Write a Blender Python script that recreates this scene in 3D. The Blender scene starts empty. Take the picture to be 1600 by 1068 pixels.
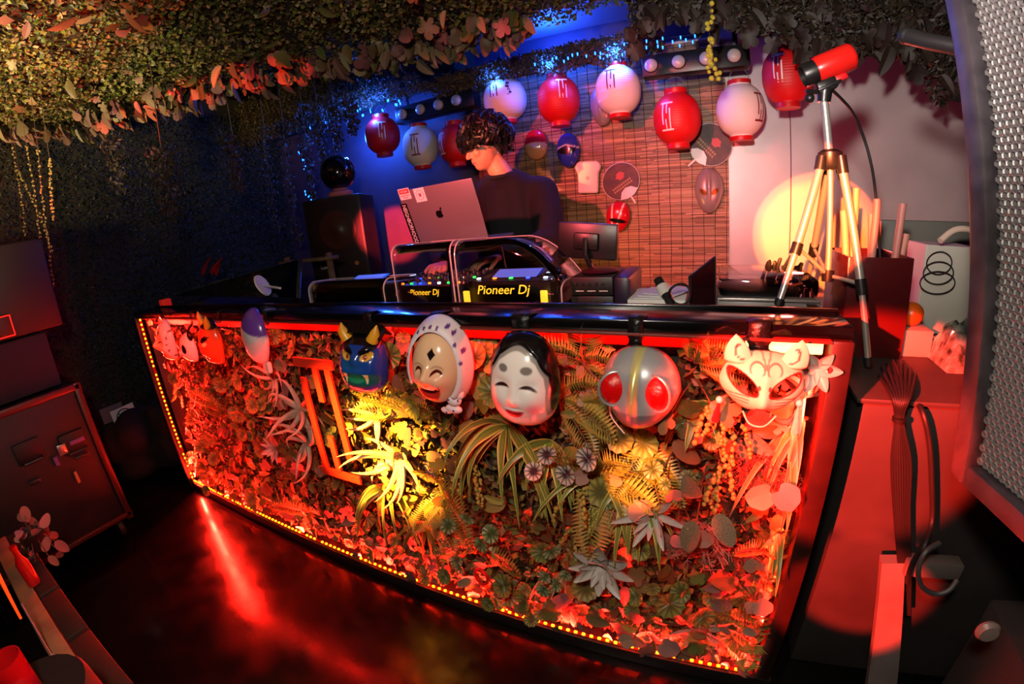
import bpy, bmesh, math, random
from mathutils import Vector, Matrix, noise
random.seed(11)
SC = bpy.context.scene
COL = SC.collection
V = Vector
PI = math.pi

# ---------------------------------------------------------------- camera (wide fisheye lens, slightly tilted)
CAM = V((2.64971, -0.89203, 1.31735))
R3 = Matrix(((0.90217, -0.04413, 0.42912), (0.42214, 0.29515, -0.85714), (-0.08883, 0.95443, 0.28491)))
FPX = 680.398
cd = bpy.data.cameras.new('camera')
cam = bpy.data.objects.new('camera', cd)
COL.objects.link(cam)
SC.camera = cam
cd.type = 'PANO'
cd.sensor_fit = 'HORIZONTAL'
cd.sensor_width = 36.0
cd.sensor_height = 24.03
cd.lens = 14.5
cd.clip_start = 0.01
cd.panorama_type = 'FISHEYE_LENS_POLYNOMIAL'
cd.fisheye_fov = PI
cd.fisheye_polynomial_k0 = 0.0
cd.fisheye_polynomial_k1 = -0.0655202
cd.fisheye_polynomial_k2 = 6.41059e-05
cd.fisheye_polynomial_k3 = 3.410932e-05
cd.fisheye_polynomial_k4 = -6.07878e-07
mw = R3.to_4x4()
mw.translation = CAM
cam.matrix_world = mw

# ---------------------------------------------------------------- world, exposure, lamps
w = bpy.data.worlds.new('world')
SC.world = w
w.use_nodes = True
w.node_tree.nodes['Background'].inputs[0].default_value = (0.030, 0.014, 0.018, 1)
w.node_tree.nodes['Background'].inputs[1].default_value = 0.55
vs = SC.view_settings
vs.view_transform = 'Standard'
vs.look = 'None'
vs.gamma = 1.0
vs.use_curve_mapping = False
vs.exposure = 0.0
SC.cycles.use_denoising = True
SC.cycles.max_bounces = 6
SC.cycles.diffuse_bounces = 2
SC.cycles.glossy_bounces = 3
SC.cycles.transmission_bounces = 6
SC.cycles.transparent_max_bounces = 12
SC.cycles.caustics_reflective = False
SC.cycles.caustics_refractive = False
SC.cycles.sample_clamp_indirect = 3.0


def lamp(name, kind, loc, color, power, target=None, **kw):
    d = bpy.data.lights.new(name, kind)
    o = bpy.data.objects.new(name, d)
    COL.objects.link(o)
    o.location = loc
    d.color = color
    d.energy = power
    if target is not None:
        o.rotation_euler = (V(target) - V(loc)).to_track_quat('-Z', 'Y').to_euler()
    for k, v in kw.items():
        setattr(d, k, v)
    return o


# the photographer's flash beside the lens, the club's coloured spot lamps, and added fill lamps
lamp('camera_flash', 'POINT', (2.57, -0.98, 1.60), (1.0, 0.90, 0.74), 38.0, shadow_soft_size=0.05)
lamp('wall_fill_spot', 'SPOT', (2.57, -0.95, 1.59), (1.0, 0.84, 0.80), 100.0, (3.3, 1.85, 1.95), spot_size=1.1, spot_blend=0.9, shadow_soft_size=0.04)  # unseen white spot added beside the flash to brighten wall and lanterns
lamp('red_stage_spot', 'SPOT', (1.45, -2.3, 1.85), (1.0, 0.03, 0.015), 6500.0, (2.98, 0.12, 0.82), spot_size=0.19, spot_blend=0.25, shadow_soft_size=0.02)
lamp('orange_disc_spot', 'SPOT', (2.50, -1.30, 1.46), (1.0, 0.36, 0.02), 650.0, (3.22, 1.85, 1.12), spot_size=0.20, spot_blend=0.35, shadow_soft_size=0.008)
lamp('red_disc_spot', 'SPOT', (2.50, -1.30, 1.46), (1.0, 0.10, 0.02), 1300.0, (3.22, 1.85, 1.12), spot_size=0.215, spot_blend=0.08, shadow_soft_size=0.008)
lamp('yellow_spot', 'SPOT', (1.0, -2.2, 2.1), (1.0, 0.38, 0.035), 9500.0, (1.63, 0.0, 0.64), spot_size=0.19, spot_blend=1.0, shadow_soft_size=0.02)
lamp('amber_spot', 'SPOT', (2.5, -2.4, 2.1), (1.0, 0.24, 0.04), 2200.0, (2.50, 0.0, 0.70), spot_size=0.07, spot_blend=0.6, shadow_soft_size=0.01)
lamp('red_panel_fill', 'SPOT', (1.0, -2.2, 1.9), (1.0, 0.012, 0.006), 620.0, (0.62, 0.05, 0.62), spot_size=0.46, spot_blend=0.9, shadow_soft_size=0.04)  # unseen red wash added to redden the left of the planted front
lamp('red_booth_spot', 'SPOT', (2.42, -1.15, 1.5), (1.0, 0.05, 0.05), 3600.0, (0.36, 1.85, 1.25), spot_size=0.13, spot_blend=0.4, shadow_soft_size=0.02)
lamp('amber_face_fill', 'SPOT', (0.9, -1.6, 1.9), (1.0, 0.28, 0.08), 420.0, (1.60, 1.12, 1.62), spot_size=0.12, spot_blend=0.7, shadow_soft_size=0.03)  # unseen amber spot added to turn the face orange
lamp('amber_booth_lamp', 'POINT', (2.06, 1.45, 1.02), (1.0, 0.36, 0.04), 1.8, shadow_soft_size=0.04)
lamp('red_wall_lamp', 'POINT', (3.02, 1.1, 1.25), (1.0, 0.10, 0.08), 9.0, shadow_soft_size=0.05)
lamp('pink_booth_fill', 'SPOT', (1.6, -1.8, 2.15), (1.0, 0.10, 0.12), 620.0, (2.0, 1.2, 1.42), spot_size=0.62, spot_blend=0.9, shadow_soft_size=0.05)  # unseen pink wash added to tint laptop, DJ and blind
for x, y, z, p in ((0.55, 1.48, 2.10, 15.0), (0.30, 1.62, 1.98, 22.0), (1.50, 1.47, 2.10, 7.0), (1.84, 1.47, 2.10, 11.0), (2.20, 1.47, 2.11, 17.0)):
    lamp('blue_booth_lamp', 'POINT', (x, y, z), (0.02, 0.12, 1.0), p, shadow_soft_size=0.018)
lamp('blue_recess_lamp', 'POINT', (1.80, 1.62, 2.30), (0.01, 0.07, 1.0), 20.0, shadow_soft_size=0.03)
for tx, ty, tz, sz, p in ((-0.30, 0.21, 2.15, 0.07, 900.0), (0.03, 0.25, 2.15, 0.07, 900.0), (0.34, 0.36, 2.15, 0.08, 900.0), (0.61, 0.47, 2.15, 0.08, 800.0), (0.82, 0.60, 2.15, 0.08, 700.0), (-0.90, 0.16, 2.10, 0.05, 3000.0)):
    lamp('red_beam_lamp', 'SPOT', (1.5, -1.9, 0.5), (1.0, 0.03, 0.012), p, (tx, ty, tz), spot_size=sz, spot_blend=0.6, shadow_soft_size=0.01)
lamp('red_floor_spot', 'SPOT', (1.7, -2.3, 1.0), (1.0, 0.03, 0.015), 3200.0, (3.10, 0.08, 0.36), spot_size=0.13, spot_blend=0.3, shadow_soft_size=0.02)
lamp('warm_ceiling_fill', 'SPOT', (1.2, -1.3, 1.4), (1.0, 0.78, 0.42), 260.0, (0.3, -0.7, 2.3), spot_size=1.5, spot_blend=1.0, shadow_soft_size=0.05)  # unseen upward fill added to brighten the ceiling moss


# ---------------------------------------------------------------- helpers
def ray(px, py):
    x = px - 800.0
    y = 534.0 - py
    r = math.hypot(x, y) + 1e-9
    th = 1.6 * math.atan(r / (2 * FPX)) + 0.2 * math.atan(r / FPX)
    s = math.sin(th) / r
    return R3 @ V((x * s, y * s, -math.cos(th)))


def P(px, py, X=None, Y=None, Z=None, t=None):
    """The point at a known depth (a plane or a distance) that the photograph shows at this pixel."""
    d = ray(px, py)
    if X is not None:
        t = (X - CAM.x) / d.x
    elif Y is not None:
        t = (Y - CAM.y) / d.y
    elif Z is not None:
        t = (Z - CAM.z) / d.z
    return CAM + d * t


def srgb(r, g, b):
    f = lambda c: (c / 12.92 if c <= 0.04045 else ((c + 0.055) / 1.055) ** 2.4)
    return (f(r / 255), f(g / 255), f(b / 255), 1.0)


MATS = {}


def mat(name, col=(128, 128, 128), rough=0.5, metal=0.0, col2=None, scale=12.0, vary=0.0, bump=0.0, bscale=80.0,
        emit=None, es=0.0, trans=0.0, alpha=1.0, coat=0.0, attr=None, sub=0.0, wave=None, rvar=0.0, spec=0.5):
    if name in MATS:
        return MATS[name]
    m = bpy.data.materials.new(name)
    MATS[name] = m
    m.use_nodes = True
    nt = m.node_tree
    N = nt.nodes
    L = nt.links.new
    b = N['Principled BSDF']
    b.inputs['Base Color'].default_value = srgb(*col)
    b.inputs['Roughness'].default_value = rough
    b.inputs['Metallic'].default_value = metal
    b.inputs['Specular IOR Level'].default_value = spec
    b.inputs['Coat Weight'].default_value = coat
    b.inputs['Coat Roughness'].default_value = 0.08
    b.inputs['Transmission Weight'].default_value = trans
    b.inputs['Alpha'].default_value = alpha
    if sub:
        b.inputs['Subsurface Weight'].default_value = sub
        b.inputs['Subsurface Radius'].default_value = (0.01, 0.006, 0.004)
    tc = N.new('ShaderNodeTexCoord')
    src = None
    if attr:
        a = N.new('ShaderNodeAttribute')
        a.attribute_name = attr
        src = a.outputs['Color']
    if col2 is not None or rvar:
        nz = N.new('ShaderNodeTexNoise')
        nz.inputs['Scale'].default_value = scale
        nz.inputs['Detail'].default_value = 5
        L(tc.outputs['Object'], nz.inputs['Vector'])
        rp = N.new('ShaderNodeMapRange')
        rp.inputs[1].default_value = 0.35
        rp.inputs[2].default_value = 0.65
        L(nz.outputs['Fac'], rp.inputs[0])
        if col2 is not None:
            mx = N.new('ShaderNodeMix')
            mx.data_type = 'RGBA'
            L(rp.outputs[0], mx.inputs['Factor'])
            mx.inputs['A'].default_value = srgb(*col)
            mx.inputs['B'].default_value = srgb(*col2)
            if src is not None:
                L(src, mx.inputs['A'])
            src = mx.outputs['Result']
        if rvar:
            mr = N.new('ShaderNodeMapRange')
            mr.inputs[3].default_value = max(0.02, rough - rvar)
            mr.inputs[4].default_value = rough + rvar
            L(rp.outputs[0], mr.inputs[0])
            L(mr.outputs[0], b.inputs['Roughness'])
    if vary:
        oi = N.new('ShaderNodeObjectInfo')
        hs = N.new('ShaderNodeHueSaturation')
        m1 = N.new('ShaderNodeMapRange')
        m1.inputs[3].default_value = 0.5 - 0.10 * vary
        m1.inputs[4].default_value = 0.5 + 0.10 * vary
        m2 = N.new('ShaderNodeMath')
        m2.operation = 'FRACT'
        m3 = N.new('ShaderNodeMath')
        m3.operation = 'MULTIPLY'
        m3.inputs[1].default_value = 7.31
        m4 = N.new('ShaderNodeMapRange')
        m4.inputs[3].default_value = 1 - 0.6 * vary
        m4.inputs[4].default_value = 1 + 0.5 * vary
        L(oi.outputs['Random'], m1.inputs[0])
        L(oi.outputs['Random'], m3.inputs[0])
        L(m3.outputs[0], m2.inputs[0])
        L(m2.outputs[0], m4.inputs[0])
        L(m1.outputs[0], hs.inputs['Hue'])
        L(m4.outputs[0], hs.inputs['Value'])
        if src is not None:
            L(src, hs.inputs['Color'])
        else:
            hs.inputs['Color'].default_value = srgb(*col)
        src = hs.outputs['Color']
    if wave:
        wv = N.new('ShaderNodeTexWave')
        wv.bands_direction = wave[0]
        wv.inputs['Scale'].default_value = wave[1]
        wv.inputs['Distortion'].default_value = wave[2]
        wv.inputs['Detail'].default_value = 3
        L(tc.outputs['Object'], wv.inputs['Vector'])
        mx = N.new('ShaderNodeMix')
        mx.data_type = 'RGBA'
        L(wv.outputs['Fac'], mx.inputs['Factor'])
        mx.inputs['A'].default_value = srgb(*wave[3])
        mx.inputs['B'].default_value = srgb(*col)
        if src is not None:
            L(src, mx.inputs['B'])
        src = mx.outputs['Result']
    if src is not None:
        L(src, b.inputs['Base Color'])
    if bump:
        nb = N.new('ShaderNodeTexNoise')
        nb.inputs['Scale'].default_value = bscale
        nb.inputs['Detail'].default_value = 4
        L(tc.outputs['Object'], nb.inputs['Vector'])
        bp = N.new('ShaderNodeBump')
        bp.inputs['Strength'].default_value = bump
        bp.inputs['Distance'].default_value = 0.01
        L(nb.outputs['Fac'], bp.inputs['Height'])
        L(bp.outputs['Normal'], b.inputs['Normal'])
    if emit:
        b.inputs['Emission Color'].default_value = srgb(*emit)
        b.inputs['Emission Strength'].default_value = es
    return m


def root_of(o):
    while o.parent is not None:
        o = o.parent
    return o


def frame(origin, xdir, zdir):
    """4x4 whose X axis is xdir and Z axis is (about) zdir."""
    x = V(xdir).normalized()
    z = V(zdir)
    y = z.cross(x).normalized()
    z = x.cross(y).normalized()
    return Matrix(((x.x, y.x, z.x, origin[0]), (x.y, y.y, z.y, origin[1]), (x.z, y.z, z.z, origin[2]), (0, 0, 0, 1)))


def T(x, y, z):
    return Matrix.Translation((x, y, z))


def RX(a):
    return Matrix.Rotation(a, 4, 'X')


def RY(a):
    return Matrix.Rotation(a, 4, 'Y')


def RZ(a):
    return Matrix.Rotation(a, 4, 'Z')


_rb = {}


def rbox_data(sx, sy, sz, b, seg=2):
    k = (round(sx, 5), round(sy, 5), round(sz, 5), round(b, 5), seg)
    if k not in _rb:
        bm = bmesh.new()
        bmesh.ops.create_cube(bm, size=1.0)
        for v in bm.verts:
            v.co = V((v.co.x * sx, v.co.y * sy, v.co.z * sz))
        if b > 0:
            bmesh.ops.bevel(bm, geom=list(bm.edges), offset=min(b, 0.49 * min(sx, sy, sz)), segments=seg, affect='EDGES', profile=0.5)
        bm.verts.index_update()
        _rb[k] = ([v.co.copy() for v in bm.verts], [[v.index for v in f.verts] for f in bm.faces])
        bm.free()
    return _rb[k]


class MB:
    def __init__(self):
        self.v = []
        self.f = []
        self.m = []
        self.c = []

    def add(self, vs, fs, mi=0, M=None, col=None):
        o = len(self.v)
        for p in vs:
            p = V(p)
            self.v.append(M @ p if M is not None else p)
            self.c.append(col if col else (1, 1, 1, 1))
        for f in fs:
            self.f.append([i + o for i in f])
            self.m.append(mi)
        return self

    def box(self, c, s, b=0.0, M=None, mi=0, seg=2):
        vs, fs = rbox_data(s[0], s[1], s[2], b, seg)
        t = Matrix.Translation(c)
        return self.add(vs, fs, mi, (M @ t) if M is not None else t)

    def tube(self, pts, r, n=8, mi=0, M=None, cap=True, flat=1.0):
        pts = [V(p) for p in pts]
        k = len(pts)
        rs = r if isinstance(r, (list, tuple)) else [r] * k
        vs = []
        fs = []
        up = V((0, 0, 1))
        prev = None
        for i in range(k):
            d = (pts[min(i + 1, k - 1)] - pts[max(i - 1, 0)])
            if d.length < 1e-9:
                d = V((0, 0, 1))
            d.normalize()
            if prev is None:
                a = up if abs(d.dot(up)) < 0.95 else V((1, 0, 0))
                x = d.cross(a).normalized()
            else:
                x = (prev - d * prev.dot(d)).normalized()
            prev = x
            y = d.cross(x)
            for j in range(n):
                an = 2 * PI * j / n
                vs.append(pts[i] + (x * math.cos(an) + y * math.sin(an) * flat) * rs[i])
        for i in range(k - 1):
            for j in range(n):
                a = i * n + j
                b = i * n + (j + 1) % n
                fs.append([a, b, b + n, a + n])
        if cap:
            fs.append(list(range(n - 1, -1, -1)))
            fs.append([(k - 1) * n + j for j in range(n)])
        return self.add(vs, fs, mi, M)

    def lathe(self, prof, n=24, M=None, mi=0, cap=True):
        vs = []
        fs = []
        for r, z in prof:
            for j in range(n):
                a = 2 * PI * j / n
                vs.append(V((r * math.cos(a), r * math.sin(a), z)))
        k = len(prof)
        for i in range(k - 1):
            for j in range(n):
                a = i * n + j
                b = i * n + (j + 1) % n
                fs.append([a, b, b + n, a + n])
        if cap:
            fs.append(list(range(n - 1, -1, -1)))
            fs.append([(k - 1) * n + j for j in range(n)])
        return self.add(vs, fs, mi, M)

    def ball(self, c, r, seg=12, rings=8, mi=0, M=None):
        rr = r if isinstance(r, (list, tuple)) else (r, r, r)
        vs = [V((c[0], c[1], c[2] - rr[2]))]
        fs = []
        for i in range(1, rings):
            ph = -PI / 2 + PI * i / rings
            for j in range(seg):
                a = 2 * PI * j / seg
                vs.append(V((c[0] + rr[0] * math.cos(ph) * math.cos(a), c[1] + rr[1] * math.cos(ph) * math.sin(a), c[2] + rr[2] * math.sin(ph))))
        vs.append(V((c[0], c[1], c[2] + rr[2])))
        for j in range(seg):
            fs.append([0, 1 + (j + 1) % seg, 1 + j])
            e = len(vs) - 1
            b = 1 + (rings - 2) * seg
            fs.append([e, b + j, b + (j + 1) % seg])
        for i in range(rings - 2):
            for j in range(seg):
                a = 1 + i * seg + j
                b = 1 + i * seg + (j + 1) % seg
                fs.append([a, b, b + seg, a + seg])
        return self.add(vs, fs, mi, M)

    def prism(self, poly, y0, y1, M=None, mi=0):
        """poly in (x, z), extruded along y."""
        n = len(poly)
        vs = [V((x, y0, z)) for x, z in poly] + [V((x, y1, z)) for x, z in poly]
        fs = [list(range(n)), list(range(2 * n - 1, n - 1, -1))]
        for i in range(n):
            j = (i + 1) % n
            fs.append([i, i + n, j + n, j])
        return self.add(vs, fs, mi, M)

    def grid(self, fn, nu, nv, M=None, mi=0, wrap=False):
        vs = [V(fn(i / nu, j / nv)) for j in range(nv + 1) for i in range(nu + 1)]
        fs = []
        for j in range(nv):
            for i in range(nu):
                a = j * (nu + 1) + i
                fs.append([a, a + 1, a + nu + 2, a + nu + 1])
        return self.add(vs, fs, mi, M)

    def mesh(self, name, mats, smooth=True, inv=None, colors=False):
        me = bpy.data.meshes.new(name)
        vs = [inv @ p for p in self.v] if inv is not None else self.v
        me.from_pydata([tuple(p) for p in vs], [], self.f)
        if not isinstance(mats, (list, tuple)):
            mats = [mats]
        for m in mats:
            me.materials.append(m)
        if len(mats) > 1:
            me.polygons.foreach_set('material_index', self.m)
        if colors:
            at = me.color_attributes.new('Col', 'FLOAT_COLOR', 'POINT')
            flat = []
            for c in self.c:
                flat.extend(c)
            at.data.foreach_set('color', flat)
        if smooth:
            me.polygons.foreach_set('use_smooth', [True] * len(self.f))
            try:
                me.set_sharp_from_angle(angle=math.radians(42))
            except Exception:
                pass
        me.update()
        return me

    def build(self, name, mats, parent=None, smooth=True, colors=False, local=False):
        """Shapes given in world coordinates (or, local=True, in the thing's own) become one object."""
        inv = None
        if parent is not None and not local:
            inv = root_of(parent).matrix_basis.inverted()
        me = self.mesh(name, mats, smooth, inv, colors)
        o = bpy.data.objects.new(name, me)
        COL.objects.link(o)
        if parent is not None:
            o.parent = parent
        return o


def inst(name, me, M, parent=None):
    o = bpy.data.objects.new(name, me)
    COL.objects.link(o)
    if parent is not None:
        o.parent = parent
        o.matrix_basis = root_of(parent).matrix_basis.inverted() @ M
    else:
        o.matrix_basis = M
    return o


def tag(o, label=None, cat=None, group=None, kind=None):
    if label:
        o['label'] = label
    if cat:
        o['category'] = cat
    if group:
        o['group'] = group
    if kind:
        o['kind'] = kind
    return o


def thing(name, label, cat, M=(0, 0, 0), group=None):
    o = bpy.data.objects.new(name, None)
    o.empty_display_size = 0.05
    COL.objects.link(o)
    if not isinstance(M, Matrix):
        M = Matrix.Translation(M)
    o.matrix_basis = M
    return tag(o, label, cat, group)


def copy_tree(o, M=None, label=None):
    def rec(x, par):
        c = x.copy()
        COL.objects.link(c)
        c.parent = par
        for ch in list(x.children):
            rec(ch, c)
        return c
    c = rec(o, None)
    if M is not None:
        c.matrix_basis = M
    if label:
        c['label'] = label
    return c


def lettering(s, size, M, m, parent, name='lettering', align='CENTER', extrude=0.0006, shear=0.0, fit=None):
    cu = bpy.data.curves.new(name, 'FONT')
    cu.body = s
    cu.size = size
    cu.extrude = extrude
    cu.align_x = align
    cu.align_y = 'CENTER'
    cu.shear = shear
    cu.resolution_u = 3
    tmp = bpy.data.objects.new('tmp_text', cu)
    COL.objects.link(tmp)
    dg = bpy.context.evaluated_depsgraph_get()
    me = bpy.data.meshes.new_from_object(tmp.evaluated_get(dg))
    bpy.data.objects.remove(tmp)
    me.name = name
    me.materials.clear()
    me.materials.append(m)
    if fit:
        xs = [v.co.x for v in me.vertices]
        k = fit / max(1e-6, max(xs) - min(xs))
        for v in me.vertices:
            v.co.x *= k
    return inst(name, me, M, parent)


def rnd(a, b):
    return random.uniform(a, b)


def catmull(pts, n=8):
    pts = [V(p) for p in pts]
    q = [pts[0]] + pts + [pts[-1]]
    out = []
    for i in range(len(pts) - 1):
        p0, p1, p2, p3 = q[i:i + 4]
        for k in range(n):
            t = k / n
            out.append(0.5 * ((2 * p1) + (p2 - p0) * t + (2 * p0 - 5 * p1 + 4 * p2 - p3) * t * t + (3 * p1 - p0 - 3 * p2 + p3) * t ** 3))
    out.append(pts[-1])
    return out


# ---------------------------------------------------------------- materials of the setting
M_floor = mat('floor_black', (9, 8, 8), rough=0.17, rvar=0.04, scale=7.0, spec=0.4, col2=(11, 9, 9), bump=0.02, bscale=40)
M_black = mat('matt_black', (16, 14, 14), rough=0.55, col2=(24, 20, 20), scale=6)
M_gloss = mat('black_gloss', (8, 7, 8), rough=0.16, rvar=0.05, scale=5)
M_darkwall = mat('dark_wall', (96, 74, 92), rough=0.6, col2=(78, 60, 76), scale=3)
M_sheet = mat('brushed_metal_sheet', (216, 206, 204), rough=0.42, metal=0.3, col2=(192, 182, 180), scale=2.2, bump=0.04, bscale=300)
M_frame = mat('stained_frame_wood', (46, 20, 16), rough=0.4, col2=(28, 12, 10), scale=9)
M_pale = mat('pale_wood', (226, 214, 196), rough=0.45, col2=(208, 190, 168), scale=8)
M_steel = mat('bright_steel', (200, 196, 194), rough=0.28, metal=0.9)
M_darksteel = mat('dark_steel', (60, 58, 60), rough=0.4, metal=0.7)
M_plastic = mat('black_plastic', (20, 19, 20), rough=0.35, col2=(27, 25, 26), scale=30)
M_rubber = mat('black_rubber', (18, 17, 18), rough=0.6)
M_tape = mat('black_gaffer_tape', (14, 13, 15), rough=0.3, bump=0.25, bscale=120)
M_white = mat('white_plastic', (232, 226, 222), rough=0.35, col2=(220, 212, 208), scale=14)
M_paper = mat('white_paper', (238, 234, 230), rough=0.7)
M_red = mat('red_plastic', (196, 18, 20), rough=0.4)
M_wire = mat('thin_wire', (120, 116, 120), rough=0.4, metal=0.8)
M_soil = mat('dark_moss_backing', (30, 34, 16), rough=0.9, col2=(52, 40, 22), scale=30, bump=0.5, bscale=120)

FZ = 1.06          # top of the planted front
BX = 2.88          # right end of the bar front
WY = 1.85          # back wall

# ---------------------------------------------------------------- room shell
b = MB()
b.box((1.6, -0.9, -0.05), (6.4, 5.8, 0.1))
floor = tag(b.build('floor', M_floor, smooth=False), 'black glossy dance floor in front of the bar', None, kind='structure')
b = MB()
b.box((1.6, WY + 0.06, 1.3), (6.4, 0.1, 2.6))
wall_back = tag(b.build('wall_back', M_darkwall, smooth=False), kind='structure')
b = MB()
b.box((-1.02, -0.9, 1.3), (0.1, 5.8, 2.6))
wall_left = tag(b.build('wall_left', M_soil, smooth=False), 'wall thickly covered with dark green foliage', kind='structure')
b = MB()
b.box((4.62, -0.9, 1.3), (0.1, 5.8, 2.6))
wall_right = tag(b.build('wall_right', M_black, smooth=False), kind='structure')
b = MB()
b.box((1.6, -3.75, 1.3), (6.4, 0.1, 2.6))
wall_front = tag(b.build('wall_front', M_black, smooth=False), kind='structure')
b = MB()
b.box((1.6, -0.9, 2.65), (6.4, 5.8, 0.1))
ceiling = tag(b.build('ceiling', M_black, smooth=False), kind='structure')
# metal sheets on the right part of the back wall, with a narrow seam
seam = P(1236, 250, Y=WY).x
for x0, x1 in ((2.72, seam - 0.002), (seam + 0.002, 4.55)):
    b = MB()
    b.box(((x0 + x1) / 2, WY + 0.005, 1.3), (x1 - x0, 0.012, 2.58), 0.002)
    b.build('metal_sheet', M_sheet, wall_back, smooth=False)

# planted ceiling over the dance floor: a soffit with a ragged rear edge
edge_px = ((0, 196), (150, 190), (300, 150), (450, 112), (600, 92), (750, 58), (850, 25), (1000, -14), (1150, -40))
EZ = 2.2
edge = [P(x, y, Z=EZ) for x, y in edge_px]
poly = [(-0.97, -3.4)] + [(max(p.x, -0.97), p.y) for p in edge] + [(2.9, 0.62), (4.5, 0.62), (4.5, -3.4)]
b = MB()
n = len(poly)
b.add([V((x, y, EZ + 0.03)) for x, y in poly] + [V((x, y, 2.6)) for x, y in poly],
      [list(range(n)), list(range(2 * n - 1, n - 1, -1))] + [[i, i + n, (i + 1) % n + n, (i + 1) % n] for i in range(n)])
soffit = tag(b.build('trim_1', M_soil, smooth=False), 'mossy ceiling soffit with dried leaves along its edge', kind='structure')
# second planted strip along the back wall above the booth
b = MB()
b.box((0.15, 1.64, 2.40), (2.2, 0.30, 0.36), 0.05)
b.box((1.84, 1.56, 2.15), (1.20, 0.14, 0.06), 0.02)
strip = tag(b.build('trim_2', M_soil, smooth=False), 'mossy strip hanging above the lantern wall', kind='structure')

b = MB()
b.box((1.65, 1.42, 2.43), (2.1, 0.86, 0.02))
tag(b.build('trim_4', mat('grey_ceiling_board', (150, 146, 150), rough=0.5), smooth=False), 'smooth ceiling board above the booth, lit blue', kind='structure')

# ---------------------------------------------------------------- leaf shapes
def leaf_col(base, k=0.25):
    f = 1 + rnd(-k, k)
    c = srgb(*base)
    return (c[0] * f * rnd(0.85, 1.15), c[1] * f, c[2] * f * rnd(0.8, 1.2), 1)


def scatter(pts, size, cols, jitter=0.03, droop=0.0, aspect=0.6):
    """Very many small leaves as one mesh: pts are (position, normal)."""
    mb = MB()
    V_, F_, C_ = mb.v, mb.f, mb.c
    for p, nrm in pts:
        s = size * rnd(0.5, 1.5)
        nn = (nrm + V((rnd(-1, 1), rnd(-1, 1), rnd(-1, 1))) * 0.9).normalized()
        a = V((rnd(-1, 1), rnd(-1, 1), rnd(-1, 1) - droop))
        a = (a - nn * a.dot(nn)).normalized()
        c = nn.cross(a) * aspect * 0.5
        q = p + nrm * rnd(0, jitter)
        o = len(V_)
        V_.extend((q, q + a * s * 0.5 + c * s, q + a * s - nn * s * 0.25, q + a * s * 0.5 - c * s))
        F_.append((o, o + 1, o + 2))
        F_.append((o, o + 2, o + 3))
        mb.m.extend((0, 0))
        cc = leaf_col(random.choice(cols))
        C_.extend((cc, cc, cc, cc))
    return mb


M_leafy = mat('small_leaves', rough=0.55, attr='Col')


def in_poly(x, y, pl):
    c = False
    j = len(pl) - 1
    for i in range(len(pl)):
        if (pl[i][1] > y) != (pl[j][1] > y) and x < (pl[j][0] - pl[i][0]) * (y - pl[i][1]) / (pl[j][1] - pl[i][1]) + pl[i][0]:
            c = not c
        j = i
    return c


MOSS = ((96, 104, 34), (70, 82, 26), (120, 116, 44), (60, 66, 26), (128, 108, 70), (84, 74, 40), (150, 132, 90))
pts = []
while len(pts) < 52000:
    x = rnd(-0.97, 3.1)
    y = rnd(-1.6, 1.25)
    if in_poly(x, y, poly):
        z = EZ + 0.05 * noise.noise(V((x * 3, y * 3, 1))) + 0.02
        pts.append((V((x, y, z)), V((0, 0, -1))))
# the rear face of the soffit
for i in range(len(edge) - 1):
    a, c = V(edge[i]), V(edge[i + 1])
    if c.x < -0.97:
        continue
    nn = V((-(c - a).y, (c - a).x, 0)).normalized()
    for k in range(int((c - a).length * 1600)):
        q = a.lerp(c, random.random())
        if q.x > -0.97:
            pts.append((V((q.x, q.y, EZ + rnd(-0.02, 0.12))), (nn + V((0, 0, -0.6))).normalized()))
o = scatter(pts, 0.020, MOSS, 0.035, 0, 0.75).build('moss', M_leafy, soffit, smooth=False, colors=True)
tag(o, kind='stuff')

HEDGE = ((30, 38, 14), (22, 30, 12), (40, 44, 18), (52, 46, 22), (18, 24, 10))
pts = []
while len(pts) < 42000:
    y = rnd(-1.5, WY)
    z = rnd(0.0, 2.45)
    x = -0.97 + 0.05 * noise.noise(V((y * 2.5, z * 2.5, 3)))
    pts.append((V((x, y, z)), V((1, 0, 0))))
o = scatter(pts, 0.02, HEDGE, 0.06, 0.5).build('foliage', M_leafy, wall_left, smooth=False, colors=True)
tag(o, kind='stuff')

BROWN = ((96, 76, 34), (74, 58, 28), (112, 84, 44), (58, 48, 26), (86, 52, 36), (50, 52, 24))
pts = []
while len(pts) < 26000:
    x = rnd(-0.95, 2.44)
    y = rnd(1.46, 1.60)
    low = (2.17 if x < 1.1 else 2.11) + 0.05 * noise.noise(V((x * 4, 0, 7))) + 0.03 * noise.noise(V((x * 13, 0, 2)))
    if x < 0.6:
        low += 0.02
    z = rnd(low, 2.56 if x < 1.0 else 2.2)
    pts.append((V((x, 1.45 + rnd(0, 0.04) if z > low + 0.06 else y, z)), V((0, -0.8, -0.5))))
o = scatter(pts, 0.017, BROWN, 0.05, 0.6).build('moss', M_leafy, strip, smooth=False, colors=True)
tag(o, kind='stuff')


def poly_leaf(outline, fold=0.18, curl=0.15, name='leaf', m=None, cols=None):
    """Flat leaf from an outline in (x, y), y running base to tip, folded along its midrib and curled."""
    mb = MB()
    ys = [p[1] for p in outline]
    L = max(ys)
    vs = []
    for x, y in outline:
        vs.append(V((x, y, abs(x) * fold * 2 - curl * (y / L) ** 2 * L)))
    ribs = [V((0, L * t, -curl * t * t * L)) for t in (0.0, 0.33, 0.66)]
    n = len(vs)
    base = vs + [V((0, L * 0.35, -curl * 0.12 * L))]
    fs = [[i, (i + 1) % n, n] for i in range(n)]
    mb.add(base, fs)
    if cols:
        mb.c = [cols[0]] * n + [cols[1]]
    return mb.mesh(name, m, smooth=True, colors=bool(cols))


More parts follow.
